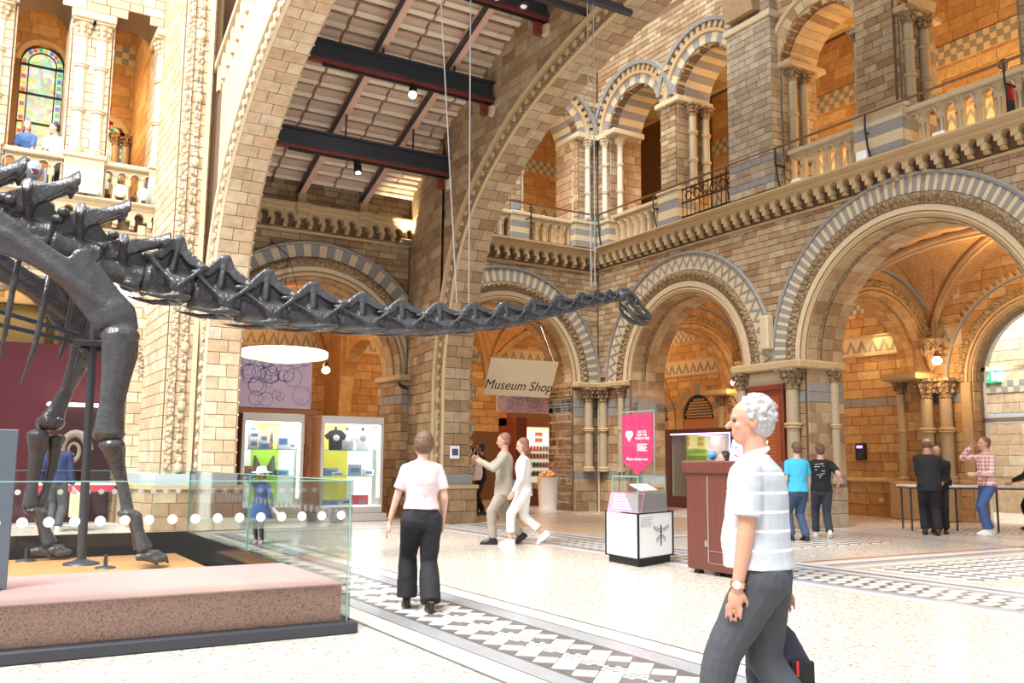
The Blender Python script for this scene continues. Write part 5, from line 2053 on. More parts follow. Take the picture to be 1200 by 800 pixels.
bone('upper_arm_bone', [(1.42, 10.62, 2.62), (1.43, 10.62, 2.4), (1.40, 10.6, 2.1), (1.375, 10.6, 1.85), (1.37, 10.6, 1.66), (1.365, 10.6, 1.56)], [.215, .205, .16, .145, .165, .175], flat=.85)
bone('forearm_bone', [(1.40, 10.56, 1.44), (1.44, 10.56, 1.3), (1.51, 10.55, 1.05), (1.57, 10.53, .82), (1.59, 10.52, .74)], [.14, .10, .06, .065, .08], flat=.8)
bone('forearm_bone', [(1.48, 10.68, 1.42), (1.50, 10.66, 1.25), (1.56, 10.62, 1.0), (1.60, 10.58, .78)], [.08, .06, .045, .06])
foot('front_foot', 1.60, 10.52, .70, ((.36, .04), (.22, -.14)))
bone('upper_arm_bone', [(1.20, 11.9, 2.70), (1.16, 11.9, 2.45), (1.05, 11.9, 2.1), (.96, 11.9, 1.85), (.90, 11.9, 1.70)], [.18, .15, .09, .12, .17], flat=.7)
bone('forearm_bone', [(.78, 11.85, 1.55), (.78, 11.85, 1.35), (.76, 11.85, 1.0), (.745, 11.85, .75)], [.13, .09, .065, .085])
bone('forearm_bone', [(.97, 11.95, 1.52), (.96, 11.95, 1.2), (.90, 11.93, .9), (.84, 11.92, .74)], [.09, .06, .05, .07])
foot('front_foot', .80, 11.85, .68, ((.30, .10), (.12, -.12)))
# ribs and breast bones
RIBS = [[(.42, 10.95, 3.62), (.38, 10.72, 3.2), (.34, 10.70, 2.75), (.31, 10.85, 2.32)], [(.72, 10.95, 3.3), (.68, 10.8, 3.0), (.62, 10.8, 2.5), (.52, 10.85, 2.07)],
        [(1.24, 11.5, 3.1), (1.20, 11.6, 2.8), (1.13, 11.6, 2.5), (1.07, 11.55, 2.22)], [(.1, 10.9, 3.6), (-.05, 10.6, 3.1), (-.12, 10.6, 2.5), (-.1, 10.7, 2.0)],
        [(1.0, 11.3, 3.2), (.98, 11.45, 2.9), (.95, 11.5, 2.6), (.9, 11.45, 2.4)]]
for r_ in RIBS:
    bone('rib', r_, [.05, .045, .04, .02], vox=.014, flat=.6)
bone('breast_bone', [(1.5, 11.25, 2.6), (1.3, 11.2, 2.55), (1.12, 11.1, 2.5)], [.05, .12, .06], flat=.4)
# steel mounting
t = thing('support_pole', 'tall dark steel post with round foot carrying the shoulder of the skeleton', 'pole', (1.24, 11.1, .15))
MB().lathe([(.19, 0), (.18, .02), (.10, .04), (.05, .06)], (1.24, 11.1, .15), 20).build('foot', m_steel, t, smooth=True)
MB().tube([(1.24, 11.1, .17), (1.22, 11.1, 1.4), (1.2, 11.1, 3.2)], [.05, .045, .045], 12).build('post', m_steel, t, smooth=True)
MB().box(1.0, 1.36, 11.02, 11.18, 2.53, 2.60, .01).build('clamp', m_steel, t)
for i, (x, y) in enumerate(((1.42, 10.62), (.74, 11.7))):
    t = thing('foot_support', ('short steel pin under the near front foot', 'short steel pin under the far front foot')[i], 'stand', (x, y, .15))
    MB().lathe([(.11, 0), (.10, .015), (.02, .03), (.018, .14)], (x, y, .15), 14).build('pin', m_steel, t, smooth=True)
for i, (z0, z1) in enumerate(((2.96, 2.66), (2.79, 2.57))):
    tag(MB().tube([(-3.0, 11.1, z0 + .72), (-.2, 11.1, z0), (1.05, 11.1, z1)], .025, 8).build('steel_rod', plain('blue_black_steel', (.02, .035, .06), .4, .5)),
        ('upper', 'lower')[i] + ' blue-black steel rod running from the left edge to the support post', 'rod')
for i, (p, q) in enumerate((((5.5, YD, 7.91), (5.84, YD, 3.5)), ((5.98, YD, 8.6), (6.03, YD, 3.52)), ((8.1, YD, 8.7), (8.17, YD, 3.99)), ((8.22, YD, 8.7), (8.24, YD, 4.0)))):
    d_ = (p[0] - q[0]) / (p[2] - q[2])
    p = (q[0] + d_ * (8.62 - q[2]), YD, 8.62)
    tag(MB().tube([p, q], .009, 6).build('suspension_wire', m_chrome), ('left', 'second', 'third', 'rightmost')[i] + ' of the four thin wires holding up the skeleton neck', 'wire')
tag(MB().box(4.5, 9.0, YD - .05, YD + .05, 8.62, 8.75, .01).build('hanging_bar', m_steel), 'steel bar between the bridge arches from which the neck wires hang', 'bar')

# ================================================================ furniture, signs, shop
def text(name, s, size, mat, parent, M, ext=.002, align='CENTER', font_shear=0):
    c = bpy.data.curves.new(name, 'FONT')
    c.body = s
    c.size = size
    c.extrude = ext
    c.align_x = align
    c.shear = font_shear
    c.materials.append(mat)
    o = bpy.data.objects.new(name, c)
    COL.objects.link(o)
    dg = bpy.context.evaluated_depsgraph_get()
    me = bpy.data.meshes.new_from_object(o.evaluated_get(dg))
    bpy.data.objects.remove(o)
    me.name = name
    return link(name, me, parent, M @ Matrix.Rotation(R(90), 4, 'X'))


m_ink = plain('black_ink', (.02, .02, .02), .5)
# hanging sign
t = thing('hanging_sign', 'cream hanging sign reading Museum Shop', 'sign', (11.2, 18.2, 2.8))
Ms = T(11.22, 18.2, 3.25) @ Matrix.Rotation(R(26), 4, 'X')
MB().box(-.93, .93, -.015, .015, -.46, .46, .004).build('panel', plain('cream_acrylic', (.72, .62, .44), .35), t, Ms)
text('lettering', 'Museum Shop', .33, m_ink, t, Ms @ T(0, -.018, -.30), font_shear=.15)
for x, z in ((-.85, .38), (0, .38), (.85, .38), (-.85, -.38), (0, -.40), (.85, -.38)):
    MB().ell((x, -.018, z), (.02, .008, .02), 8).build('fixing', m_chrome, t, Ms)
for x in (-.8, .8):
    MB().tube([tuple(Ms @ Vector((x, 0, .46))), (11.22 + x * 1.02, 18.6, 4.6), (11.22 + x, 20.2, 5.2)], .008, 5).build('wire', m_chrome, t)

# red donation banner and insect display stand
ds = thing('display_stand', 'white and black stand with insect pictures and a glass box on top', 'stand', (7.8, 9.55, 0), R(0))
c4 = [(7.38, 9.14), (8.22, 9.46), (8.30, 10.2), (7.47, 9.92)]


def inset(c, k):
    mx, my = sum(p[0] for p in c) / 4, sum(p[1] for p in c) / 4
    return [(mx + (x - mx) * k, my + (y - my) * k) for x, y in c]


MB().prism(inset(c4, .92), 0, .10).build('plinth', m_blackm, ds)
MB().prism(c4, .10, .66).build('lightbox', plain('lit_white_panel', (.84, .88, .90), .4, emit=.18), ds)
b = MB()
for i in range(4):
    x, y = c4[i]
    b.box(x - .012, x + .012, y - .012, y + .012, .09, .67)
    b.tube([(c4[i][0], c4[i][1], .66), (c4[(i + 1) % 4][0], c4[(i + 1) % 4][1], .66)], .012, 4)
    b.tube([(c4[i][0], c4[i][1], .10), (c4[(i + 1) % 4][0], c4[(i + 1) % 4][1], .10)], .012, 4)
b.build('frame', m_blackm, ds)
MB().prism(inset(c4, .84), .66, .90).build('grey_box', plain('grey_metal', (.36, .36, .37), .4, .3), ds)
MB().prism(inset(c4, .80), .90, 1.12).build('glass_box', m_glass, ds)
b = MB()
ci = inset(c4, .80)
for i in range(4):
    b.tube([(ci[i][0], ci[i][1], .9), (ci[i][0], ci[i][1], 1.12)], .007, 4)
    b.tube([(ci[i][0], ci[i][1], 1.12), (ci[(i + 1) % 4][0], ci[(i + 1) % 4][1], 1.12)], .007, 4)
b.build('glass_edges', m_edge, ds)
MB().box(-.22, .22, -.1, .1, 0, .01).build('leaflet', m_white, ds, T(7.85, 9.6, .97) @ RZ(20) @ Matrix.Rotation(R(25), 4, 'X'))
# insect picture on the right front face, dots on the left one
Fr = frame2((7.38, 9.14), (8.22, 9.46))
b = MB()
for k, (z, r_) in enumerate(((.48, .018), (.45, .024), (.41, .03), (.36, .026), (.32, .022), (.28, .017), (.25, .012))):
    b.ell((.58, -.004, z), (r_, .006, .022), 10)
b.build('insect_body', plain('insect_brown', (.10, .07, .05), .5), ds, Fr)
b = MB()
for s in (-1, 1):
    b.plate([(.58, .44), (.58 + s * .2, .50), (.58 + s * .22, .47), (.58 + s * .1, .41)], -.006, -.003)
    b.plate([(.58, .40), (.58 + s * .13, .33), (.58 + s * .12, .27), (.58 + s * .03, .34)], -.006, -.003)
b.build('insect_wings', plain('wing_pink', (.62, .55, .56), .4), ds, Fr)
b = MB()
for k in range(6):
    b.box(.06, .40 - .04 * (k % 3), -.004, -.002, .60 - k * .022, .606 - k * .022)
b.build('print_lines', plain('grey_line', (.45, .5, .53), .5), ds, Fr)
Fl = frame2((7.47, 9.92), (7.38, 9.14))
b = MB()
rr = random.Random(11)
for k in range(46):
    w = rr.uniform(0, 2 * PI)
    q = .06 + .10 * rr.random()
    b.ell((.40 + q * math.cos(w) * 1.3, -.003, .37 + q * math.sin(w)), (.007, .004, .007), 6)
b.build('dot_print', plain('navy_dots', (.08, .10, .25), .5), ds, Fl)
Fc = frame2((7.46, 9.86), (7.44, 9.3))
card = MB().box(-.02, .5, -.01, .0, 0, .27).build('pink_card', plain('pink_card', (.80, .25, .38), .5), ds, T(7.36, 9.72, .655) @ RZ(-72) @ Matrix.Rotation(R(-20), 4, 'X'))
b = MB()
for k in range(6):
    b.box(.05, .42 - .05 * (k % 3), -.014, -.01, .05 + k * .035, .062 + k * .035)
b.build('card_print', m_white, card, T(7.36, 9.72, .655) @ RZ(-72) @ Matrix.Rotation(R(-20), 4, 'X'))
t = thing('banner_sign', 'pink-red pointed donation banner with white heart on a tall chrome frame', 'banner', (8.2, 10.2, 0))
Fb = T(8.2, 0, 0) @ RZ(-90) @ T(-10.15, 0, 0)
m_ban = plain('crimson_banner', (.72, .03, .13), .5)
MB().plate([(-.33, 1.98), (.33, 1.98), (.33, 1.33), (0, 1.13), (-.33, 1.33)], -.008, .008).build('banner', m_ban, t, Fb)
b = MB()
for s in (-1, 1):
    for q in range(3):
        b.arc([(.05 + q * .06, -.011), (.055 + q * .06, -.011), (.055 + q * .06, -.008), (.05 + q * .06, -.008)], s * .18, 1.84 - q * .2, 20, 320, 16)
b.tube([(0, -.009, 1.95), (0, -.009, 1.2)], .003, 4)
b.build('banner_tracery', plain('light_crimson', (.85, .15, .25), .5), t, Fb)
b = MB()
for s in (-1, 1):
    b.ell((-.17 + s * .035, -.012, 1.70), (.05, .005, .05), 12)
b.plate([(-.25, 1.69), (-.09, 1.69), (-.17, 1.59)], -.016, -.008)
b.build('heart', m_white, t, Fb)
for k, (s_, sz, x, z) in enumerate((('HELP US', .052, .09, 1.73), ('KEEP THE', .052, .09, 1.685), ('MUSEUM FREE', .05, .10, 1.64))):
    text('banner_text', s_, sz, m_white, t, Fb @ T(x + .02, -.012, z - .02))
b = MB()
for k in range(5):
    b.box(.0, .22 - .03 * (k % 2), -.011, -.009, 1.55 - k * .022, 1.562 - k * .022)
b.build('banner_lines', m_white, t, Fb)
text('banner_text', 'Please donate now', .062, m_white, t, Fb @ T(0, -.012, 1.33))
b = MB()
for s in (-1, 1):
    b.tube([(s * .36, 0, .0), (s * .36, 0, 2.02)], .012, 8)
b.tube([(-.36, 0, 2.02), (.36, 0, 2.02)], .012, 8)
b.build('frame', m_chrome, t, Fb)
MB().box(-.4, .4, -.15, .15, 0, .02, .004).build('foot', m_chrome, t, Fb)

# walnut desk
t = thing('reception_desk', 'dark walnut veneered desk with cable holes in front of the showcases', 'desk', (7.9, 7.8, 0))
MB().box(7.62, 8.15, 7.5, 8.52, .05, 1.22, .02).build('body', m_walnut, t)
MB().box(7.58, 8.2, 7.46, 8.56, 1.18, 1.33, .02).build('top_rail', m_walnut, t)
for y in (7.6, 8.0, 8.35):
    MB().box(7.66, 7.74, y, y + .08, 0, .06).build('foot', m_blackm, t)
b = MB()
b.box(7.612, 7.622, 8.13, 8.14, .15, 1.15)
b.box(7.612, 7.622, 7.6, 8.13, .28, .285)
b.box(7.612, 7.622, 7.6, 8.13, .14, .145)
b.build('panel_joint', m_silver, t)
MB().box(7.60, 7.622, 8.14, 8.18, .33, .40).build('latch', m_chrome, t)
MB().lathe([(.035, -.01), (.035, .01), (.022, .012)], n=16).xf(Matrix.Rotation(R(-90), 4, 'Y')).build('cable_hole', m_blackm, t, T(7.617, 7.82, .22))
t = thing('leaflet_rack', 'fan of white printed leaflets on the walnut desk', 'leaflets', (8.2, 8.0, 1.33))
for k in range(4):
    M_ = T(7.98 + k * .03, 7.98 - k * .05, 1.33) @ RZ(-78) @ Matrix.Rotation(R(-18 - k * 3), 4, 'X')
    s_ = MB().box(-.13, .13, -.004, .004, 0, .27).build('leaflet', m_white, t, M_)
    b = MB()
    for q in range(14):
        x, z = rr.uniform(-.11, .08), rr.uniform(.03, .24)
        b.box(x, x + .03, -.007, -.004, z, z + .014)
    b.build('leaflet_print', plain('leaflet_print_%d' % k, (.5, .12 + .1 * k, .2), .5), s_, M_)
tag(MB().ell((8.1, 8.55, 1.40), (.06, .06, .06), 12).build('toy_ball', plain('blue_toy', (.1, .35, .6), .4), smooth=True), 'small blue ball on the desk end beside the dark haired attendant', 'ball')

# table with people
Ft = frame2((16.35, 11.75), (18.5, 10.0))
t = thing('trestle_table', 'long narrow white topped table on thin dark legs near the entrance', 'table', (17, 11, 0), base=None)
MB().box(0, 3.4, -.1, .75, .86, .90, .008).build('table_top', plain('pale_tabletop', (.72, .66, .60), .4), t, Ft)
MB().box(.02, 3.38, -.09, .74, .83, .86).build('frame', m_steel, t, Ft)
for x, y in ((.08, 0), (.08, .65), (1.7, 0), (1.7, .65), (3.3, 0), (3.3, .65), (.95, .05), (2.5, .6)):
    MB().tube([(x, y, 0), (x, y, .84)], .02, 8).build('leg', m_steel, t, Ft)
t = thing('handbag', 'black holdall standing on the table in front of the suited man', 'bag', (16.6, 11.2, .9))
b = MB().loft([(0, 0, 0, .22, .12), (0, 0, .08, .24, .14), (0, 0, .22, .18, .10), (0, 0, .28, .1, .05)], 18, .7)
link('bag_body', bake(b, .014, m_blkf, 'bag_body', 2, .03, .1), t, T(16.85, 11.3, .9))
MB().tube([(16.72, 11.3, 1.12), (16.76, 11.3, 1.3), (16.9, 11.3, 1.32), (16.98, 11.3, 1.12)], .012, 6).build('handle', m_blkf, t)

# plaque, speaker, phone, little black loudspeaker
t = thing('wall_plaque', 'tall dark red carved honour board on the pier behind the foreground man', 'plaque', (15.0, 14.0, .9))
MB().box(-14.45, -13.52, -.22, -.06, .9, 2.95, .02).build('frame', m_mahog, t, FE)
MB().box(-14.38, -13.6, -.235, -.22, 1.0, 2.72).build('panel', plain('red_brown_board', (.30, .075, .03), .3, var=.1), t, FE)
MB().box(-14.5, -13.47, -.26, -.06, 2.86, 2.98, .02).build('cornice', m_mahog, t, FE)
b = MB()
for k in range(22):
    z = 2.62 - k * .068
    b.box(-14.28 + .03 * (k % 3), -13.72 - .03 * (k % 2), -.238, -.235, z, z + .022)
b.build('carved_lines', plain('gilt_line', (.42, .16, .05), .4), t, FE)
tag(MB().box(-14.08, -13.84, -.28, -.06, 3.75, 4.5, .03).build('column_loudspeaker', m_pale, M=FE), 'slim cream column loudspeaker on the wall between the end arches', 'loudspeaker')
t = thing('wall_phone', 'small black wall device with a violet screen left of the clustered columns', 'device', (20.1, 15.73, 1.5))
MB().box(-15.9, -15.6, -.12, 0, 1.42, 1.85, .02).build('housing', m_blackm, t, FB)
MB().box(-15.84, -15.66, -.126, -.12, 1.72, 1.79).build('screen', plain('violet_screen', (.4, .25, 1.0), .3, emit=2.0), t, FB)
MB().box(-15.84, -15.66, -.124, -.12, 1.46, 1.6).build('grille', m_steel, t, FB)
tag(MB().ell((20.0, 15.1, .42), (.05, .08, .06), 8).build('wall_socket', m_chrome, smooth=True), 'small metal fitting low on the brick wall under the device', 'socket')
t = thing('wedge_loudspeaker', 'small black wedge loudspeaker fixed to the pier above the second shop case', 'loudspeaker', (8.8, 19.6, 3.0))
MB().add([(8.6, 19.4, 3.12), (8.82, 19.3, 2.92), (8.95, 19.5, 2.98), (8.7, 19.7, 3.15), (8.72, 19.5, 2.98)], [(0, 1, 2, 3), (0, 4, 1), (1, 4, 2), (2, 4, 3), (3, 4, 0)]).build('housing', m_blackm, t)

# floodlights on the ledges
for i, (F, u, lab) in enumerate(((FE, -11.25, 'small white floodlight box below the dark gallery pier'), (FE, -12.9, 'white floodlight at the foot of the gallery balustrade right of the blank pier'),
                                 (FE, -9.6, 'white floodlight on the ledge before the rightmost gallery balustrade'))):
    t = thing('floodlight', lab, 'floodlight', (u, -.15, 7.2), base=F)
    MB().box(u - .12, u + .12, -.34, -.12, 7.2, 7.2 + (.2 if i == 0 else .08), .02).build('housing', m_white, t, F)
    MB().box(u - .02, u + .02, -.22, -.15, 7.16, 7.22).build('bracket', m_iron, t, F)
for i, u in enumerate((2.5, 2.95)):
    t = thing('ball_floodlight', ('left', 'right')[i] + ' white ball lamp on the sunlit gallery ledge', 'floodlight', (u, -.2, 6.6), base=FW)
    MB().ell((u, -.25, 6.83), (.13, .11, .14), 12).build('shade', m_white, t, FW, smooth=True)
    MB().box(u - .02, u + .02, -.25, -.2, 6.6, 6.75).build('stem', m_iron, t, FW)
for i, (u, lab) in enumerate(((-.0, 'flat white floodlight left of the moving head lamp'), (1.85, 'drum shaped white floodlight below the pale column cluster'))):
    t = thing('floodlight', lab, 'floodlight', (u, -.2, 6.6), base=FW)
    MB().box(u - .27, u + .27, -.42, -.12, 6.66, 6.84, .06).build('housing', m_white, t, FW)
    MB().box(u - .02, u + .02, -.3, -.2, 6.6, 6.68).build('stem', m_iron, t, FW)
# moving head lamp
t = thing('stage_light', 'grey moving head stage lamp standing on the sunlit ledge under the leaning couple', 'stage light', (.88, 20.0, 6.62))
M_ = T(.88, 19.98, 6.62)
MB().box(-.2, .2, -.14, .14, 0, .12, .03).build('base', plain('grey_plastic', (.22, .27, .33), .4), t, M_)
for s in (-1, 1):
    MB().box(s * .2 - .035, s * .2 + .035, -.06, .06, .1, .42, .02).build('yoke_arm', bpy.data.materials['grey_plastic'], t, M_)
hd_ = MB().lathe([(.09, -.2), (.13, -.18), (.15, .0), (.13, .14), (.06, .18)], n=18).xf(Matrix.Rotation(R(68), 4, 'X')).build('head', bpy.data.materials['grey_plastic'], t, M_ @ T(0, 0, .36), smooth=True)
MB().ell((0, 0, 0), (.085, .02, .085), 14, Matrix.Rotation(R(-22), 3, 'X')).build('lens', plain('dark_lens', (.06, .01, .02), .05), hd_, M_ @ T(0, -.19, .28), smooth=True)

# spotlights under the beams
def spot_fix(label, x, y, z, lit, d=(0, -.3, -1), pw=0):
    t = thing('spotlight', label, 'spotlight', (x, y, z))
    v = Vector(d).normalized()
    p0 = Vector((x, y, z - .12))
    MB().tube([tuple(p0 - v * .1), tuple(p0 + v * .16)], [.075, .085], 14).build('can', m_iron, t, smooth=True)
    MB().tube([(x, y, z), (x, y, z - .1)], .015, 6).build('yoke', m_iron, t)
    MB().ell(tuple(p0 + v * .165), (.075, .075, .075) if lit > 20 else (.06, .06, .03), 12).build('lens', plain('lit_lens_%d' % lit, (.8, 1, .98) if lit > 20 else (1, .85, .9), .3, emit=lit), t, smooth=True)
    if pw:
        lamp('spot_light', 'SPOT', tuple(p0 + v * .26), pw, (.85, 1, .98), .06, aim(v), spot=R(80))
    return t


spot_fix('brightly burning bluish spotlight under the middle steel beam', 7.0, 15.4, 8.5, 60, (-.3, -.6, -.8), 250)
spot_fix('small spotlight with pinkish glow under the lower steel beam', 6.65, 17.3, 7.46, 8, (0, -.3, -1), 30)
spot_fix('unlit black spotlight at the top edge left of the wires', 6.9, 12.2, 9.0, 0, (.2, -.5, -.6))
spot_fix('unlit black spotlight at the top edge between the wires', 7.5, 12.2, 9.0, 0, (-.2, -.5, -.6))
tag(MB().box(4.5, 9.0, 12.15, 12.25, 9.02, 9.12).build('lighting_bar', m_steel), 'slim steel lighting bar carrying two unlit spotlights at the top', 'bar')
# uplighter on the pier corner
t = thing('uplighter', 'small grey uplighter washing the corner of the bridge pier', 'lamp', (9.0, 19.9, 6.6))
MB().box(8.75, 9.15, 19.75, 20.1, 6.52, 6.62, .03).build('housing', m_chrome, t)
lamp('uplight', 'SPOT', (8.95, 19.85, 6.7), 110, (1, .85, .5), .05, aim((.15, .15, 1)), spot=R(95))

# ---------------------------------------------------------------- glass shop cases
m_back = plain('lit_case_white', (.86, .88, .86), .5, emit=.55)
m_lime = plain('lime_panel', (.45, .75, .08), .5, emit=.35)
m_yel = plain('yellow_panel', (.85, .75, .08), .5, emit=.35)
m_led = plain('led_strip', (.9, .9, 1.0), .4, emit=7.0)
m_shelf = glass_mat('shelf_glass', (.8, .93, .9))


def shop_case(label, x0, x1, y0, dep, zt, back, led='right'):
    t = thing('display_case', label, 'display case', ((x0 + x1) / 2, y0, 0))
    y1 = y0 + dep
    MB().box(x0 - .05, x1 + .1, y0 - .06, y1, 0, .17, .02).build('base', m_silver, t)
    MB().box(x0, x1, y0, y1, .17, .32, .01).build('plinth_panel', m_silver, t)
    MB().box(x0, x1, y0, y1, zt - .17, zt, .01).build('header', m_silver, t)
    for x in (x0, x1 - .07):
        MB().box(x, x + .07, y0, y0 + .07, .32, zt - .17, .006).build('frame_post', m_silver, t)
    MB().box(x0 - .005, x0 + .02, y0 + .07, y1, .17, zt - .02).build('side_panel', m_oak, t)
    MB().box(x1 - .02, x1 + .005, y0 + .07, y1, .17, zt - .02).build('side_panel', m_silver, t)
    MB().box(x0 + .02, x1 - .02, y1 - .04, y1, .3, zt - .1).build('back_panel', m_back, t)
    for a, c in back[1]:
        MB().box(x0 + a, x0 + c, y1 - .055, y1 - .04, .34, zt - .2).build('colour_panel', back[0], t)
    MB().box(x0 + .02, x1 - .02, y0, y1, .30, .34).build('floor_board', m_back, t)
    for z in (.95, 1.5):
        MB().box(x0 + .05, x1 - .05, y0 + .08, y1 - .05, z, z + .012).build('shelf', m_shelf, t)
        MB().box(x0 + .05, x1 - .05, y0 + .078, y0 + .082, z - .001, z + .013).build('shelf_edge', m_edge, t)
    MB().box(x0 + .07, x1 - .07, y0 + .01, y0 + .018, .34, zt - .17).build('pane', m_clear, t)
    MB().box(x1 - .11, x1 - .08, y0 + .05, y0 + .09, .5, zt - .2).build('light_strip', m_led, t)
    MB().box(x0 + .1, x1 - .1, y0 + .05, y0 + .09, zt - .19, zt - .175).build('light_strip', m_led, t)
    lamp('case_light', 'AREA', ((x0 + x1) / 2, y0 + dep / 2, zt - .2), 14, (1, 1, .97), (x1 - x0 - .3, dep * .5), (0, 0, 0))
    return t


shop_case('left glass shop case with lime green back and stacked boxes', 4.98, 6.3, 19.0, .6, 2.26, (m_lime, ((.35, .95),)))
shop_case('right glass shop case with yellow back and two T-shirts', 6.58, 8.0, 18.7, .6, 2.24, (m_yel, ((.2, .8),)))
rc = random.Random(21)


def boxes(name, lab, spots, cols, group):
    for k, (x, y, z, w, d_, h) in enumerate(spots):
        o = MB().box(x, x + w, y, y + d_, z, z + h, .004).build(name, plain(name + '_card_%d' % rc.randrange(9999), cols[k % len(cols)], .5))
        tag(o, lab[k] if isinstance(lab, (list, tuple)) else lab, 'box', group)
        b = MB().box(x + w * .15, x + w * .85, y - .003, y, z + h * .3, z + h * .7)
        b.build('printed_label', plain('label_%d' % rc.randrange(9999), (.15, .25, .5), .5), o)


boxes('gift_box', ['white gift box at the lower left of the left case stack', 'blue-white gift box beside it in the left case', 'pale gift box on the second layer, left case', 'pink striped gift box, second layer of the left case',
                   'small white box on top of the left case stack', 'tall narrow red and white tube box in the left case', 'large white box right on the upper shelf of the left case', 'low white box beside the large one, left case',
                   'orange box at the left of the middle shelf, left case', 'turquoise box on the middle shelf, left case'],
      [(5.2, 19.2, 1.515, .18, .15, .22), (5.42, 19.2, 1.515, .2, .15, .14), (5.2, 19.22, 1.735, .2, .14, .14), (5.43, 19.22, 1.655, .16, .14, .16), (5.2, 19.24, 1.875, .15, .12, .12), (5.64, 19.25, 1.515, .07, .07, .45),
       (5.78, 19.2, 1.515, .26, .15, .33), (6.06, 19.2, 1.515, .12, .15, .16), (5.15, 19.2, .965, .16, .14, .2), (5.8, 19.2, .965, .26, .14, .12)],
      [(.85, .85, .88), (.35, .5, .75), (.8, .82, .86), (.85, .6, .65), (.88, .88, .9), (.8, .3, .3), (.9, .9, .9), (.88, .85, .85), (.8, .35, .12), (.2, .6, .65)], 'boxes in the left shop case')
# scarf stand in left case
t = thing('folded_scarf', 'grey-brown scarf draped in two points on the middle shelf of the left case', 'scarf', (5.5, 19.3, .965))
b = MB()
for s in (-1, 1):
    b.loft([(5.55 + s * .18, 19.3, .97, .07, .05), (5.55 + s * .15, 19.3, 1.15, .09, .05), (5.55 + s * .2, 19.3, 1.38, .02, .03)], 10)
b.build('cloth', fabric('grey_scarf', (.3, .3, .26)), t, smooth=True)


def tshirt(label, x, z, y, mat, badge):
    t = thing('display_tshirt', label, 'T-shirt', (x, y, z))
    out = [(-.13, 0), (.13, 0), (.14, .26), (.19, .22), (.24, .31), (.13, .42), (.05, .44), (0, .41), (-.05, .44), (-.13, .42), (-.24, .31), (-.19, .22), (-.14, .26)]
    MB().plate(out, -.045, .045).build('cloth', mat, t, T(x, y, z))
    MB().tube([(0, 0, .40), (0, 0, .50)], [.04, .035], 10).build('bust_neck', m_blackm, t, T(x, y, z))
    MB().ell((0, -.048, .26), (.075, .006, .065), 14).build('badge', badge, t, T(x, y, z), smooth=True)


tshirt('dark grey T-shirt with round white emblem on the upper shelf of the right case', 6.98, 1.515, 18.95, fabric('charcoal_tshirt', (.05, .04, .05)), m_white)
tshirt('white T-shirt with small grey emblem on the upper shelf of the right case', 7.6, 1.515, 18.95, fabric('white_cotton', (.9, .9, .9)), plain('grey_emblem', (.4, .42, .45), .5))
tshirt('mottled grey T-shirt between the dark and the white one', 7.3, 1.515, 19.1, fabric('mottled_grey', (.45, .45, .43), var=.4), m_white)
boxes('book', ['blue covered book at the left of the middle shelf, right case', 'white booklet beside it on the middle shelf, right case', 'framed grey picture upright on the middle shelf, right case', 'pile of white booklets at the right end, right case',
               'blue box on the bottom of the right case', 'bright red box standing at the right of the bottom, right case', 'red book leaning low in the right case', 'pale book in the middle of the bottom, right case'],
      [(6.75, 18.9, .965, .3, .14, .16), (6.9, 18.85, .965, .25, .1, .08), (7.3, 18.95, .965, .3, .05, .24), (7.65, 18.9, .965, .22, .15, .14), (6.75, 18.85, .345, .3, .15, .1), (7.42, 18.95, .345, .36, .1, .2), (7.5, 18.85, .345, .2, .05, .14), (7.1, 18.85, .345, .28, .15, .12)],
      [(.35, .5, .75), (.85, .86, .88), (.45, .5, .55), (.9, .9, .92), (.3, .45, .7), (.75, .05, .06), (.6, .1, .08), (.85, .8, .82)], 'books in the right shop case')
# brown furry toy hanging between the cases
t = thing('plush_toy', 'orange-brown long plush toy hanging between the two glass cases', 'toy', (6.45, 19.3, 1.0))
b = MB()
b.ell((6.44, 19.3, 1.55), (.08, .07, .09), 10)
b.ell((6.44, 19.3, 1.3), (.09, .07, .2), 10)
b.ell((6.44, 19.3, 1.05), (.07, .06, .12), 10)
b.build('body', plain('ginger_fur', (.36, .17, .07), .9, var=.4, scale=40, bump=.8), t, smooth=True)
MB().tube([(6.44, 19.3, 1.62), (6.44, 19.3, 2.1)], .006, 5).build('cord', m_iron, t)
# brown timber portal behind the cases, bubble poster, ring lamp
t = thing('shop_portal', 'reddish timber shop front behind the left glass case', 'shop front', (6, 20.6, 0))
MB().box(4.85, 7.1, 20.55, 20.65, 2.33, 2.46, .01).build('lintel', m_oak, t)
MB().box(4.75, 5.0, 19.7, 20.6, 0, 2.46).build('side', m_mahog, t)
MB().box(5.0, 7.1, 20.6, 20.66, 0, 2.33).build('back', m_oak, t)
m_bub = plain('lilac_sheet', (.66, .52, .66), .6)
m_ring = plain('bubble_blue', (.26, .30, .58), .6)


def bubbles(sheet, F, u0, u1, z0, z1, n, seed):
    q = random.Random(seed)
    b = MB()
    for k in range(n):
        r_ = q.choice((.05, .07, .1, .13, .17, .22))
        u, z = q.uniform(u0 + r_, u1 - r_), q.uniform(z0 + r_, z1 - r_)
        w = .008 + r_ * .05
        b.arc([(r_ - w, -.003), (r_, -.003), (r_, 0), (r_ - w, 0)], u, z, 0, 360, 18)
    b.build('bubble_print', m_ring, sheet, F)

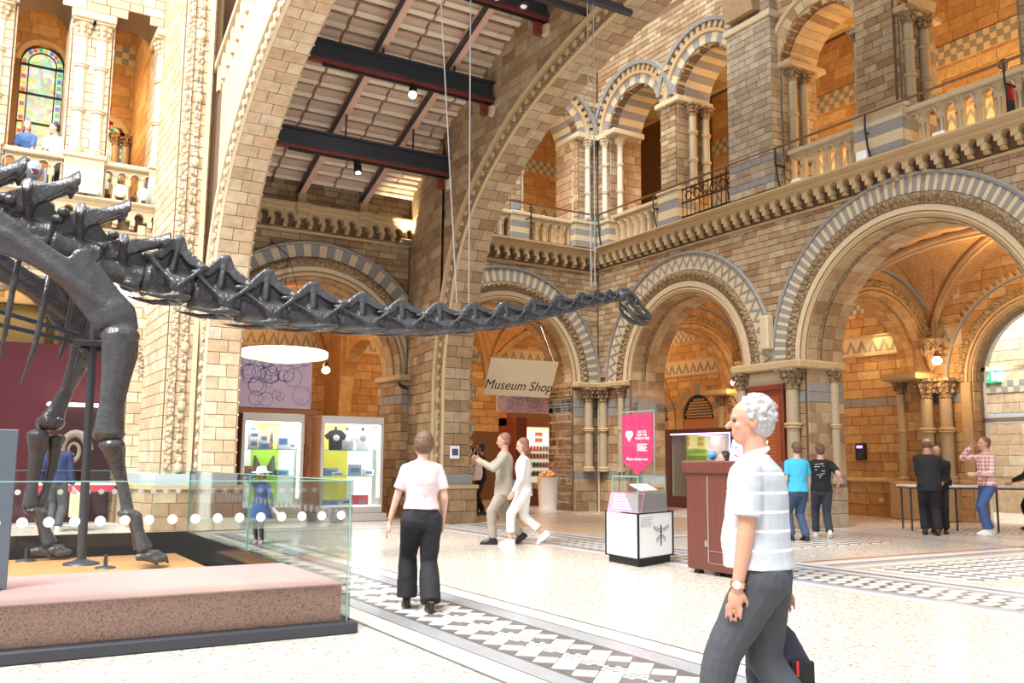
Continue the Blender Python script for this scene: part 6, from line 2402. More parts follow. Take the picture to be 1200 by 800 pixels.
t = thing('bubble_poster', 'pale lilac poster of blue bubbles above the left glass case', 'poster', (6.0, 20.5, 2.46))
o = MB().box(5.12, 6.92, 20.48, 20.54, 2.46, 3.75, .004).build('sheet', m_bub, t)
bubbles(o, T(0, 20.48, 0), 5.12, 6.92, 2.46, 3.75, 46, 3)
t = thing('ring_lamp', 'big white round pendant lamp hanging before the bubble poster', 'lamp', (5.72, 18.7, 3.4))
MB().lathe([(.86, 0), (.90, .02), (.90, .13), (.86, .15), (.80, .14)], (5.72, 18.75, 3.42), 40).build('rim', plain('lit_rim', (1, .93, .96), .4, emit=2.2), t, smooth=True)
MB().lathe([(.001, -.12), (.3, -.10), (.6, -.05), (.86, .02)], (5.72, 18.75, 3.42), 40).build('bowl', plain('glowing_bowl', (1, .85, .62), .4, emit=.9), t, smooth=True)
for k in range(3):
    w = k * 2.1
    MB().tube([(5.72 + .7 * math.cos(w), 18.75 + .7 * math.sin(w), 3.5), (5.72, 18.75, 5.6)], .006, 5).build('cable', m_iron, t)
MB().tube([(5.72, 18.75, 5.6), (5.72, 20.3, 6.3)], .01, 5).build('bracket', m_iron, t)

# corner bay shop
t = thing('shop_shelving', 'lit shop shelving unit full of small goods behind the corner bay arch', 'shelving', (15, 23, 0))
MB().box(13.95, 17.0, 23.4, 23.9, 2.35, 2.75, .01).build('header', m_oak, t)
MB().box(13.95, 14.35, 22.9, 23.9, 0, 2.6, .01).build('side', m_mahog, t)
MB().box(14.35, 17.0, 23.8, 23.86, .0, 2.4).build('back', plain('lit_cream_back', (.95, .82, .62), .5, emit=.55), t)
MB().box(14.35, 15.6, 23.2, 23.8, 0, .5, .01).build('drawer_base', m_mahog, t)
MB().box(15.78, 15.9, 23.2, 23.9, 0, 2.4).build('partition', m_white, t)
zs_ = (.52, .86, 1.12, 1.38, 1.62)
for z in zs_:
    MB().box(14.37, 15.76, 23.25, 23.8, z, z + .03).build('shelf', m_silver, t)
GC = [(.75, .30, .06), (.8, .5, .08), (.55, .08, .06), (.2, .12, .1), (.75, .7, .6), (.1, .12, .12), (.75, .2, .3)]
gmats = [plain('goods_%d' % i, c, .5) for i, c in enumerate(GC)]
jar = [MB().lathe([(.035, 0), (.045, .02), (.045, .10), (.03, .12), (.03, .14)], n=10).mesh('goods_jar', m) for m in gmats]
for zi, z in enumerate(zs_):
    names = ('lowest', 'second lowest', 'middle', 'second highest', 'highest')
    for k in range(12):
        o = link('goods_jar', jar[(zi * 2 + (k // 3)) % 7], None, T(14.45 + k * .112, 23.35, z + .03))
        cn = ('orange', 'yellow', 'dark red', 'brown', 'cream', 'black', 'pink')[(zi * 2 + (k // 3)) % 7]
        tag(o, '%s jar %s on the %s shop shelf' % (cn, ('at the left end', 'left of the middle', 'right of the middle', 'at the right end')[k // 3], names[zi]), 'jar', '%s jars on the %s shop shelf' % (cn, names[zi]))
for i, x in enumerate((14.55, 15.2)):
    o = MB().box(x, x + .25, 23.76, 23.79, 1.9, 2.2).build('red_label', plain('red_white_label', (.7, .05, .05), .5), t)
    MB().box(x, x + .25, 23.755, 23.765, 2.02, 2.08).build('white_stripe', m_white, o)
text('shop_lettering', 'Museum', .14, plain('grey_letter', (.4, .38, .4), .5), t, T(16.4, 23.38, 2.1))
MB().box(15.9, 17, 23.39, 23.42, 1.95, 2.4).build('sign_board', plain('lilac_board', (.75, .68, .75), .5, emit=.2), t)
lamp('shelf_light', 'AREA', (15.0, 23.25, 2.33), 22, (1, .85, .6), (1.3, .3), (0, 0, 0))
t = thing('bubble_poster', 'pale bubble poster over the lit shop shelving behind the hanging sign', 'poster', (15.2, 23.3, 2.75))
o = MB().box(13.6, 16.8, 23.38, 23.44, 2.76, 4.0, .004).build('sheet', m_bub, t)
bubbles(o, T(0, 23.38, 0), 13.6, 16.8, 2.76, 4.0, 110, 4)
t = thing('sale_bin', 'white bin heaped with orange soft toys beside the corner pier', 'bin', (14.2, 20.9, 0))
MB().lathe([(.26, 0), (.27, .05), (.32, .85), (.34, .88), (.30, .88)], (14.0, 21.2, 0), 20).build('bin_body', m_white, t, smooth=True)
b = MB()
for k in range(26):
    w, q = rc.uniform(0, 6.28), rc.uniform(0, .26)
    b.ell((14.0 + q * math.cos(w), 21.2 + q * math.sin(w), .92 + rc.uniform(0, .12) * (1 - q * 2)), (.07, .06, .05), 8)
b.build('soft_toys', plain('orange_plush', (.75, .35, .12), .8, var=.3, scale=30), t, kind='stuff', smooth=True)
t = thing('clothes_rail', 'small rail of mixed goods glimpsed right of the second glass case', 'rack', (8.5, 21.8, 0))
for k in range(9):
    MB().box(9.0 + (k % 3) * .13, 9.11 + (k % 3) * .13, 21.9, 22.0, .9 + (k // 3) * .35, 1.2 + (k // 3) * .35, .01).build('packet', gmats[(k * 2) % 7], t)
MB().box(8.95, 9.42, 22.0, 22.06, .1, 2.1).build('board', m_mahog, t)
MB().box(8.95, 9.42, 21.75, 22.06, 0, .12).build('foot', m_blackm, t)

# showcases under the lattice windows
m_purp = plain('violet_led', (.55, .35, 1.0), .4, emit=5.0)


def wall_case(label, y0, y1, x, zt, cols, gl):
    """case facing -x"""
    F = T(x, 0, 0) @ RZ(-90)
    t = thing('showcase', label, 'display case', ((x, (y0 + y1) / 2, 0)))
    a, c = -y1, -y0
    MB().box(a, c, 0, .7, 0, .33, .01).build('base', m_walnut, t, F)
    MB().box(a, c, 0, .7, zt - .14, zt, .01).build('header', m_walnut, t, F)
    for u in (a, c - .3):
        MB().box(u, u + .3, 0, .7, .33, zt - .14).build('side', m_walnut, t, F)
    MB().box(a + .3, c - .3, .62, .7, .33, zt - .14).build('back_panel', plain('lit_cream_case', (.95, .86, .78), .5, emit=.5), t, F)
    MB().box(a + .32, a + .32 + (c - a - .6) * .35, .60, .62, .33, zt - .14).build('colour_panel', cols, t, F)
    for z in (.95, 1.5):
        MB().box(a + .3, c - .3, .1, .6, z, z + .015).build('shelf', m_shelf, t, F)
    MB().box(a + .3, c - .3, .02, .03, .33, zt - .14).build('pane', m_clear, t, F)
    MB().box(c - .34, c - .3, .0, .06, .4, zt - .14).build('light_strip', m_purp, t, F)
    MB().box(a + .3, c - .3, .0, .05, zt - .17, zt - .14).build('light_strip', m_purp, t, F)
    lamp('case_light', 'AREA', tuple(F @ Vector(((a + c) / 2, .3, zt - .2))), 16, (1, .92, .85), (c - a - .7, .3), (0, 0, 0))
    return t


wall_case('wide lit showcase with yellow back seen beside the red banner', 22.7, 26.6, 18.3, 2.42, m_yel, 1)
wall_case('lit showcase with lime panel above the walnut desk', 18.3, 21.4, 18.3, 2.3, m_lime, 1)
F = T(18.3, 0, 0) @ RZ(-90)
boxes2 = ((-24.6, 1.52, .7, .14, (.15, .12, .08), 'dark model car on the upper shelf of the wide showcase'), (-24.9, .97, .35, .25, (.85, .4, .1), 'orange chequered box on the middle shelf of the wide showcase'),
          (-24.3, .97, .5, .12, (.2, .25, .18), 'green toy vehicle on the middle shelf of the wide showcase'), (-23.9, .35, .5, .2, (.15, .13, .15), 'dark toy at the bottom of the wide showcase'),
          (-24.7, .35, .3, .2, (.7, .12, .15), 'red toy at the bottom of the wide showcase'), (-20.5, 1.0, .4, .3, (.2, .5, .75), 'blue box in the lime backed showcase'), (-19.8, 1.0, .4, .22, (.75, .1, .15), 'red box in the lime backed showcase'))
for u, z, w, h, c, lab in boxes2:
    o = MB().box(u, u + w, .25, .5, z, z + h, .03).build('boxed_toy', plain('toy_%d' % rc.randrange(9999), c, .5), M=F)
    tag(o, lab, 'toy')
    b = MB().box(u + w * .2, u + w * .7, .24, .25, z + h * .3, z + h * .8)
    b.build('printed_label', m_white, o, F)
lamp_d = thing('dish_lamp', 'white dish pendant lamp glimpsed right of the corner pier', 'lamp', (16.5, 20.9, 3.8))
MB().lathe([(.001, 0), (.2, .01), (.32, .1), (.30, .12), (.001, .08)], (16.7, 20.5, 3.62), 20).build('dish', plain('lit_dish', (1, .88, .9), .4, emit=3.5), lamp_d, smooth=True)
MB().tube([(16.7, 20.5, 3.7), (16.7, 20.5, 6.1)], .008, 5).build('cable', m_iron, lamp_d)

# ---------------------------------------------------------------- exhibition behind the skeleton
t = thing('exhibition_wall', 'tall maroon exhibition wall behind the skeleton legs', 'partition', (0, 20.9, 0))
MB().box(-5, 2.75, 20.9, 21.0, 0, 3.62).build('panel', m_maroon, t)
b = MB()
for k in range(3):
    b.box(-.1, .55, 20.89, 20.9, 2.02 - k * .07, 2.035 - k * .07)
b.build('print_lines', plain('pale_maroon', (.4, .15, .18), .5), t)
t = thing('exhibit_case', 'glass exhibit case with a coiled fossil against the maroon wall', 'display case', (2.0, 20.4, 0))
MB().box(1.35, 3.0, 20.3, 20.85, .75, .80, .01).build('table_top', plain('white_top', (.8, .8, .8), .4), t)
MB().box(1.35, 3.0, 20.3, 20.34, .62, .75).build('apron', plain('crimson_rail', (.5, .03, .06), .5), t)
for x in (1.4, 2.9):
    MB().box(x, x + .06, 20.32, 20.38, 0, .7).build('leg', bpy.data.materials['crimson_rail'], t)
MB().box(1.5, 2.95, 20.35, 20.8, .8, 2.35).build('glass_hood', m_clear, t)
MB().box(1.48, 2.97, 20.33, 20.82, 2.35, 2.40).build('light_bar', plain('lit_bar', (1, .97, .95), .4, emit=1.5), t)
b = MB()
pts = [(2.0 + .30 * math.exp(-.14 * a) * math.cos(a), 20.6, 1.45 + .42 * math.exp(-.14 * a) * math.sin(a)) for a in [i * .35 for i in range(34)]]
b.tube(pts, [.10 * math.exp(-.05 * i) for i in range(34)], 8)
b.build('coiled_fossil', plain('fossil_stone', (.38, .32, .26), .8, var=.3, bump=.5), t, smooth=True)
MB().box(-.6, .05, 20.3, 20.86, .1, 1.1, .01).build('plinth', m_maroon, t) if 0 else None
tag(MB().box(.55, .8, 20.5, 20.85, 0, 1.25, .01).build('information_panel', m_white), 'narrow white information panel at the foot of the maroon wall', 'sign')

# ================================================================ people
def ik(a, c, l1, l2, hint):
    a, c = Vector(a), Vector(c)
    d = c - a
    L_ = min(d.length, (l1 + l2) * .999)
    d.normalize()
    x = (l1 * l1 - l2 * l2 + L_ * L_) / (2 * L_)
    h = math.sqrt(max(0, l1 * l1 - x * x))
    n = Vector(hint)
    n = (n - d * n.dot(d)).normalized()
    return a + d * x + n * h, a + d * L_


def orient(f, n):
    f = Vector(f).normalized()
    n = Vector(n)
    n = (n - f * n.dot(f)).normalized()
    s = n.cross(f)
    return Matrix((f, s, n)).transposed()      # columns: forward, side, normal


def hand(b, w, f, n, H, curl=.5, side=1, vox=.01):
    """palm and five fingers; f forward, n out of the back of the hand"""
    O = orient(f, n)
    k = H / 1.75
    w = Vector(w)
    b.ell(tuple(w + O @ Vector((.045, 0, 0)) * k), (.052 * k, .040 * k, .019 * k), 10, O)
    rr = max(.0085 * k, vox * .95)
    for i, (oy, L_) in enumerate(((-.033, .066), (-.0112, .078), (.0112, .072), (.033, .055))):
        p = w + O @ Vector((.085, oy, 0)) * k
        a = 0
        for q in range(3):
            a += curl * (.55 if q else .35)
            sp = oy * .9
            dirv = O @ Vector((math.cos(a), sp, -math.sin(a)))
            p2 = p + dirv * (L_ * (.42, .33, .25)[q]) * k
            b.cap(p, p2, rr * (1.08 - .1 * q), rr * (.98 - .1 * q), 7)
            p = p2
    p = w + O @ Vector((.02, -side * -.03, -.006)) * k
    p = w + O @ Vector((.02, side * .03, -.006)) * k
    p2 = w + O @ Vector((.055, side * .052, -.02)) * k
    p3 = w + O @ Vector((.082, side * .050, -.03)) * k
    b.cap(p, p2, rr * 1.35, rr * 1.15, 7)
    b.cap(p2, p3, rr * 1.1, rr * .95, 7)


def person(label, loc, face, H, skin=SK, shirt=None, sleeve='short', trousers=None, hem=.07, shoe=None, hair=None, hairstyle='short',
           feet=((.05, .055, 0), (-.05, -.055, 0)), hands=None, head=0, nod=0, lean=0.0, female=False, belly=0.0, shirt_z=.50, leg_r=1.0, skirt=None,
           vox=.013, group=None, elbow=None, extra=None, flare=1.0, twist=0, curl=.5, headside=0):
    t = thing('person', label, 'person', loc, R(face), group)
    B = PW[t]
    hands = hands or ((.03, .15, .48), (.03, -.15, .48))
    elbow = elbow or ((-1, .3, 0), (-1, -.3, 0))
    wm = .88 if female else 1.0
    pel = Vector((0, 0, .52))
    lx = lean
    shz = .815 - abs(lean) * .25
    tw = math.sin(R(twist))
    sh = [Vector((lx - s * tw * .11, s * .108 * wm, shz - .022)) for s in (1, -1)]
    nk = Vector((lx, 0, shz + .03))
    hd = Vector((lx * 1.12 + .012, headside, shz + .118))
    hip = [Vector((0, s * .052, .51)) for s in (1, -1)]
    ank = [Vector((f[0], f[1], .045 + f[2])) for f in feet]
    kn = []
    for i in range(2):
        k_, a_ = ik(hip[i], ank[i], .245, .25, (1, 0, 0))
        kn.append(k_)
        ank[i] = a_
    el, wr = [], []
    for i in range(2):
        e_, w_ = ik(sh[i], hands[i], .168, .150, elbow[i])
        el.append(e_)
        wr.append(w_)

    def S_(p):
        return tuple(Vector(p) * H)
    Hm = Matrix.Translation(hd * H) @ Matrix.Rotation(R(head), 4, 'Z') @ Matrix.Rotation(R(nod), 4, 'Y')
    hs = H * .139

    def hp(x, y, z):
        return tuple(Hm @ Vector((x * hs, y * hs, z * hs)))
    HR = Hm.to_3x3()

    def he(b, c, r, n=12):
        b.ell(hp(*c), (r[0] * hs, r[1] * hs, r[2] * hs), n, HR)
    b = MB()
    he(b, (-.04, 0, .12), (.43, .34, .38), 16)
    he(b, (.10, 0, -.10), (.28, .27, .38), 14)
    he(b, (.14, 0, -.33), (.21, .19, .15), 12)
    b.cap(hp(.35, 0, .06), hp(.46, 0, -.09), .035 * hs, .06 * hs, 8)
    he(b, (.32, 0, .10), (.09, .22, .05))
    he(b, (.345, 0, -.22), (.05, .11, .025))
    he(b, (.335, 0, -.27), (.05, .09, .025))
    for s in (-1, 1):
        he(b, (-.04, s * .34, -.02), (.09, .035, .13))
        he(b, (.22, s * .17, -.08), (.12, .09, .09))
    b.cap(S_(nk - Vector((0, 0, .02))), hp(-.08, 0, -.25), .035 * H * wm, .034 * H * wm, 12)
    # arms
    for i in range(2):
        b.cap(S_(sh[i]), S_(el[i]), .031 * H * wm, .024 * H * wm, 10)
        b.cap(S_(el[i]), S_(wr[i]), .025 * H * wm, .0165 * H * wm, 10)
        f = (wr[i] - el[i]).normalized()
        hand(b, wr[i] * H, f, (0, 1 if i == 0 else -1, .25), H, curl, side=1 if i == 0 else 1, vox=vox)
        b.cap(S_(hip[i]), S_(kn[i]), .050 * H, .034 * H, 10)
        b.cap(S_(kn[i]), S_(ank[i]), .034 * H, .021 * H, 10)
    b.loft([(0, 0, .47 * H, .05 * H, .07 * H), (lx * .3 * H, 0, .6 * H, .055 * H, .075 * H), (lx * .8 * H, 0, .74 * H, .06 * H, .085 * H), (lx * H, 0, shz * H, .04 * H, .10 * H), (lx * H, 0, (shz + .03) * H, .03 * H, .04 * H)])
    body = link('body', bake(b, vox, skin, 'body', 3), t, B)
    e = MB()
    for s in (-1, 1):
        he(e, (.315, s * .13, .03), (.045, .05, .035), 8)
    e.build('eyes', m_blackm, body, B)
    # shirt
    if shirt:
        g = MB()
        z0 = shirt_z

        def at(z):
            f_ = max(0, (z - .52) / .30)
            return lx * f_
        secs = []
        prof = [(z0, .093, .122), (.55, .086, .111), (.60, .079, .102), (.66, .080, .104), (.72, .084, .113), (.77, .080, .122), (.80, .070, .122), (.822, .052, .098), (.842, .036, .055)]
        if female:
            prof = ([(z0, .082, .103), (.60, .072, .091)] if z0 > .555 else [(z0, .090, .114), (.55, .080, .103), (.60, .068, .086)]) + [(.63, .069, .088), (.66, .072, .092), (.72, .084, .100), (.77, .074, .106), (.80, .062, .104), (.822, .046, .082), (.842, .032, .045)]
        dz = shz - .815
        for z, rx, ry in prof:
            bl = belly * math.exp(-((z - .60) / .08) ** 2)
            zz = z + dz * max(0, (z - .52) / .3)
            secs.append(((at(z) + bl * .6) * H, 0, zz * H, (rx + bl * .8) * H, (ry + bl * .4) * H))
        g.loft(secs, 24)
        for i in range(2):
            g.cap(S_(sh[i].lerp(nk, .45)), S_(sh[i]), .026 * H * wm, .034 * H * wm)
            if sleeve == 'short':
                m_ = sh[i].lerp(el[i], .72)
                g.cap(S_(sh[i]), S_(sh[i].lerp(el[i], .25)), .034 * H * wm, .038 * H * wm, 14)
                g.tube([S_(sh[i].lerp(el[i], .05)), S_(sh[i].lerp(el[i], .4)), S_(m_)], [.033 * H * wm, .039 * H * wm, .041 * H * wm], 14)
            elif sleeve == 'long':
                g.cap(S_(sh[i]), S_(el[i]), .037 * H * wm, .034 * H * wm)
                g.tube([S_(el[i]), S_(wr[i].lerp(el[i], .02))], [.034 * H * wm, .026 * H * wm], 12)
                g.ell(S_(el[i]), (.034 * H * wm,) * 3, 10)
        so = link('shirt', bake(g, vox, shirt, 'shirt', 3, .010 if vox < .01 else .014, .11), t, B)
    if trousers:
        g = MB()
        g.loft([(0, 0, .455 * H, .070 * H, .095 * H), (0, 0, .49 * H, .082 * H, .104 * H), (0, 0, (shirt_z - .012 if shirt_z > .515 else .505) * H, .077 * H, .100 * H), (0, 0, max(.515, shirt_z + .012) * H, .064 * H, .086 * H)], 22)
        for i in range(2):
            g.cap(S_(hip[i] + Vector((-.01, 0, -.01))), S_(kn[i]), .064 * H * leg_r, .046 * H * leg_r, 14)
            an = ank[i].copy()
            f_ = 1 - max(0, (hem - .05)) / .25
            an = kn[i].lerp(ank[i], min(1.03, f_ + .02))
            g.tube([S_(kn[i]), S_(kn[i].lerp(an, .5)), S_(an)], [.046 * H * leg_r, .042 * H * leg_r * flare, .042 * H * leg_r * flare], 14)
        link('trousers', bake(g, vox, trousers, 'trousers', 3, .014, .12), t, B)
    if skirt:
        g = MB()
        g.loft([(0, 0, .33 * H, .16 * H, .17 * H), (0, 0, .45 * H, .125 * H, .14 * H), (lx * .3 * H, 0, .56 * H, .08 * H, .10 * H), (lx * .5 * H, 0, .64 * H, .07 * H, .09 * H)], 24)
        link('skirt', bake(g, vox, skirt, 'skirt', 2, .02, .12), t, B)
    if shoe:
        for i in range(2):
            g = MB()
            a_ = ank[i]
            fl = a_.z > .06
            M_ = Matrix.Translation(a_ * H) @ Matrix.Rotation(R(38) if fl and a_.x < 0 else 0, 4, 'Y')
            q = MB()
            q.loft([(.035 * H, 0, -.044 * H, .080 * H, .026 * H), (.035 * H, 0, -.028 * H, .082 * H, .028 * H), (.025 * H, 0, -.012 * H, .070 * H, .025 * H), (0, 0, .012 * H, .034 * H, .024 * H)], 18)
            q.xf(M_)
            q.build('shoe', shoe, t, B, smooth=True)
    if hair:
        g = MB()
        if hairstyle == 'bald':
            he(g, (-.12, 0, .0), (.38, .375, .38))
        else:
            he(g, (-.13, 0, .18), (.42, .385, .40), 16)
            he(g, (-.22, 0, -.02), (.29, .36, .32), 14)
            if hairstyle == 'curly':
                rn = random.Random(3)
                for k in range(110):
                    u, v_ = rn.uniform(-PI, PI), rn.uniform(-.35, 1.4)
                    x, y, z = math.cos(v_) * math.cos(u), math.cos(v_) * math.sin(u), math.sin(v_)
                    if x > .45 and z < .75:
                        continue
                    he(g, (-.13 + .42 * x, .39 * y, .16 + .42 * z), (.06, .06, .05), 6)
            if hairstyle == 'long':
                he(g, (-.26, 0, -.3), (.22, .34, .5), 14)
                he(g, (-.1, .3, -.25), (.18, .12, .45), 10)
                he(g, (-.1, -.3, -.25), (.18, .12, .45), 10)
            if hairstyle == 'bob':
                he(g, (-.13, 0, .02), (.42, .44, .47), 14)
        link('hair', bake(g, min(vox, .010), hair, 'hair', 1, .008, .03), t, B)
    return t, B, dict(sh=sh, el=el, wr=wr, H=H, hp=hp, kn=kn, ank=ank, hip=hip)


m_greyhair = plain('grey_hair', (.40, .40, .41), .6, var=.45, scale=60, bump=.6)
m_brownhair = plain('brown_hair', (.13, .07, .045), .6, var=.3, scale=50, bump=.5)
m_darkhair = plain('dark_hair', (.025, .018, .016), .5, var=.3, scale=50, bump=.5)
m_chest = plain('reddish_brown_hair', (.25, .11, .07), .6, var=.3, scale=50, bump=.5)
m_navyt = fabric('charcoal_trousers', (.055, .062, .075))
m_stripe = pattern('striped_polo', 'stripe', (.42, .46, .53), (.80, .81, .84), 12, 12, .85)
m_shoeb = plain('black_leather', (.015, .014, .014), .35)
m_shoew = plain('white_shoe', (.8, .79, .78), .5)

# foreground man
t, B, J = person('grey-haired man in a white and grey striped polo, nearest person, looking away left', (3.15, 3.02, 0), 126, 1.60, SK, m_stripe, 'short', m_navyt, shoe=m_shoeb,
                 hair=m_greyhair, hairstyle='curly', feet=((.16, .05, 0), (-.14, -.05, .02)), hands=((.05, .125, .475), (-.05, -.125, .44)), head=14, belly=.022, lean=.01, vox=.0062,
                 shirt_z=.525, elbow=((-1, .25, 0), (-1, -.3, 0)), leg_r=1.12, curl=.4)
H = J['H']
wv = J['wr'][0]
ev = J['el'][0]
d = (wv - ev).normalized()
p = (wv - d * .012) * H
wt = MB().tube([tuple(p - d * .012), tuple(p + d * .012)], [.034, .034], 16).build('watch_strap', plain('gold', (.75, .52, .22), .3, .9), t, B, smooth=True)
MB().ell(tuple(p + Vector((.0, .034, .0))), (.018, .006, .018), 12).build('watch_face', m_white, wt, B)
fg = wv * H + d * (.10 * H / 1.75)
MB().tube([tuple(fg + Vector((0.0, .004, .0)) - d * .003), tuple(fg + d * .004 + Vector((0, .004, 0)))], [.0135, .0135], 10).build('ring', plain('gold_ring', (.8, .55, .2), .3, .9), t, B)
b = MB()
b.tube([J['hp'](-.34, 0, -.52), J['hp'](-.2, .27, -.60), J['hp'](.08, .27, -.70), J['hp'](.24, .08, -.82)], [.014, .016, .016, .012], 8, .8)
b.tube([J['hp'](-.34, 0, -.52), J['hp'](-.2, -.27, -.60), J['hp'](.08, -.27, -.70), J['hp'](.24, -.08, -.82)], [.014, .016, .016, .012], 8, .8)
b.build('collar', plain('pale_collar', (.75, .78, .84), .8), t, B, smooth=True)
# bag in his right hand
bp = B @ (J['wr'][1] * H)
t = thing('backpack', 'black and navy rucksack hanging from the hand of the striped polo man', 'bag', (bp.x + .1, bp.y - .1, bp.z - .55))
b = MB()
b.loft([(0, 0, -.5, .12, .07), (0, 0, -.42, .17, .10), (-.01, 0, -.25, .175, .11), (-.04, 0, -.1, .13, .09), (-.06, 0, -.0, .05, .04)], 20, .75)
BM = T(bp.x - .02, bp.y + .02, bp.z - .16) @ Matrix.Diagonal((.85, .85, .85, 1)) @ RZ(150 - 180)
link('bag_body', bake(b, .012, fabric('navy_nylon', (.018, .018, .045), .6), 'bag_body', 3, .03, .12), t, BM)
MB().tube([(-.06, 0, -.03), (-.10, 0, .05), (-.06, .02, .09), (-.02, 0, .05), (-.02, 0, -.03)], .012, 8).build('handle', m_blkf, t, BM)
MB().box(.02, .15, -.125, -.10, -.42, -.22, .01).build('pocket', m_blkf, t, BM)
MB().box(.05, .062, -.13, -.124, -.30, -.22).build('zip_pull', plain('red_tag', (.6, .02, .02), .4), t, BM)

# woman in pink
t, B, J = person('woman in pale pink top and black trousers walking away on the mosaic band', (3.56, 7.44, 0), 72, 1.55, SKP, fabric('pale_pink_top', (.70, .56, .59)), 'short',
                 fabric('black_trousers', (.012, .012, .016)), shoe=m_shoeb, hair=m_brownhair, hairstyle='bob', feet=((.10, .06, 0), (-.10, -.05, .0)),
                 hands=((.02, .185, .47), (.06, -.135, .50)), head=25, female=True, vox=.010, flare=1.3, shirt_z=.565, belly=.012, leg_r=1.1)
p = J['wr'][0] * J['H']
MB().tube([tuple(p + Vector((0, 0, .03))), tuple(p + Vector((0, 0, .036)))], [.026, .026], 12).build('bracelet', m_chrome, t, B)

# walking couple
person('man in a beige suit walking left, arms raised, beside the woman in white', (7.52, 12.68, 0), 150, 1.74, SK, fabric('beige_jacket', (.34, .30, .25)), 'long',
       fabric('beige_trousers', (.33, .29, .24)), shoe=m_shoeb, hair=m_chest, feet=((.10, .05, 0), (-.16, -.05, .03)), hands=((.20, .10, .74), (.24, -.06, .76)), shirt_z=.44, vox=.012, nod=8)
person('woman with chestnut hair in white top and cropped white trousers striding left', (7.72, 12.42, 0), 150, 1.66, SKP, fabric('white_knit', (.80, .80, .80)), 'long',
       fabric('white_trousers', (.84, .84, .83)), hem=.13, shoe=m_shoew, hair=m_chest, hairstyle='long', feet=((.12, .05, 0), (-.20, -.05, .06)), hands=((.10, .13, .50), (.12, -.10, .56)),
       female=True, vox=.011, shirt_z=.46, nod=14)
# man behind with white and pink bag
t, B, J = person('person in black beyond the walking couple holding up a camera', (10.95, 19.6, 0), 150, 1.72, SK, m_blkf, 'long', m_blkf, shoe=m_shoeb, hair=m_darkhair,
                 hands=((.22, .08, .86), (.24, -.06, .86)), vox=.014)
cm_ = B @ (J['wr'][0] * J['H'])
t = thing('camera', 'small grey camera held up by the person in black behind the couple', 'camera', (cm_.x - .05, cm_.y, cm_.z))
MB().box(cm_.x - .12, cm_.x - .02, cm_.y - .05, cm_.y + .09, cm_.z + .02, cm_.z + .12, .01).build('camera_body', m_chrome, t)
MB().tube([(cm_.x - .12, cm_.y, cm_.z + .07), (cm_.x - .18, cm_.y + .02, cm_.z + .07)], .035, 12).build('lens', m_blackm, t)
t = thing('shoulder_bag', 'white and pink carrier bag on the arm of the person in black', 'bag', (10.7, 19.4, .85))
b = MB().loft([(0, 0, -.3, .15, .09), (0, 0, -.15, .19, .11), (0, 0, .1, .17, .1), (0, 0, .28, .09, .05)], 18)
link('bag_body', bake(b, .015, plain('white_pink_plastic', (.85, .72, .78), .5), 'bag_body', 2, .03, .1), t, T(10.67, 19.35, 1.15))
MB().tube([(10.61, 19.35, 1.38), (10.65, 19.37, 1.6), (10.75, 19.4, 1.5), (10.73, 19.37, 1.38)], .012, 6).build('handle', m_white, t)

# men by the plaque
t, B, J = person('young man in a black printed T-shirt and dark jeans walking away beside the plaque pier', (13.3, 11.28, 0), 50, 1.65, SKP, m_blkf, 'short',
                 fabric('dark_jeans', (.035, .045, .065)), shoe=m_shoew, hair=m_brownhair, feet=((.14, .05, 0), (-.12, -.05, .02)), hands=((.10, .16, .58), (-.02, -.17, .56)), vox=.012)
b = MB()
rr = random.Random(5)
for k in range(16):
    y, z = rr.uniform(-.05, .09), rr.uniform(1.05, 1.32)
    b.box(-.17, -.158, y, y + rr.uniform(.02, .06), z, z + .012)
b.build('back_print', plain('grey_print', (.5, .5, .52), .6), t, B, kind='stuff')
person('man in a turquoise T-shirt half hidden behind the striped polo man', (12.35, 10.98, 0), 75, 1.66, SKP, fabric('turquoise_shirt', (.05, .42, .68)), 'short',
       fabric('blue_jeans', (.04, .07, .14)), shoe=m_shoeb, hair=m_brownhair, vox=.013)
# men at the table
person('balding man in a black suit leaning over the table', (15.72, 10.8, 0), 40, 1.82, SK, fabric('black_suit', (.014, .015, .02)), 'long', m_blkf, shoe=m_shoeb, hair=m_brownhair,
       hairstyle='bald', hands=((.18, .05, .57), (.22, -.02, .58)), lean=.05, shirt_z=.45, nod=22, vox=.012, leg_r=1.1, belly=.02)
person('person in black trousers mostly hidden behind the suited man', (16.35, 11.05, 0), 215, 1.70, SK, m_blkf, 'long', m_blkf, shoe=m_shoeb, hair=m_darkhair,
       hands=((.16, .05, .57), (.2, -.02, .58)), feet=((.08, .06, 0), (-.10, -.07, 0)), lean=.04, vox=.014)
person('man in a red plaid shirt and jeans at the table, hand to his brow', (16.95, 10.42, 0), 150, 1.84, SKP, pattern('red_plaid', 'plaid', (.85, .70, .68), (.55, .12, .13), 14, 14, .85),
       'long', fabric('bright_jeans', (.06, .12, .33)), shoe=m_shoew, hair=m_chest, hands=((.16, .10, .62), (.10, -.10, .90)), elbow=((-1, .2, -.4), (.8, -.7, -.6)), vox=.012, leg_r=.95)
person('dark clothed visitor cut by the right edge behind the table', (19.1, 10.75, 0), 120, 1.70, SKP, m_blkf, 'long', m_blkf, shoe=m_shoeb, hair=m_darkhair, hands=((.22, .1, .58), (.1, -.1, .6)), vox=.015)
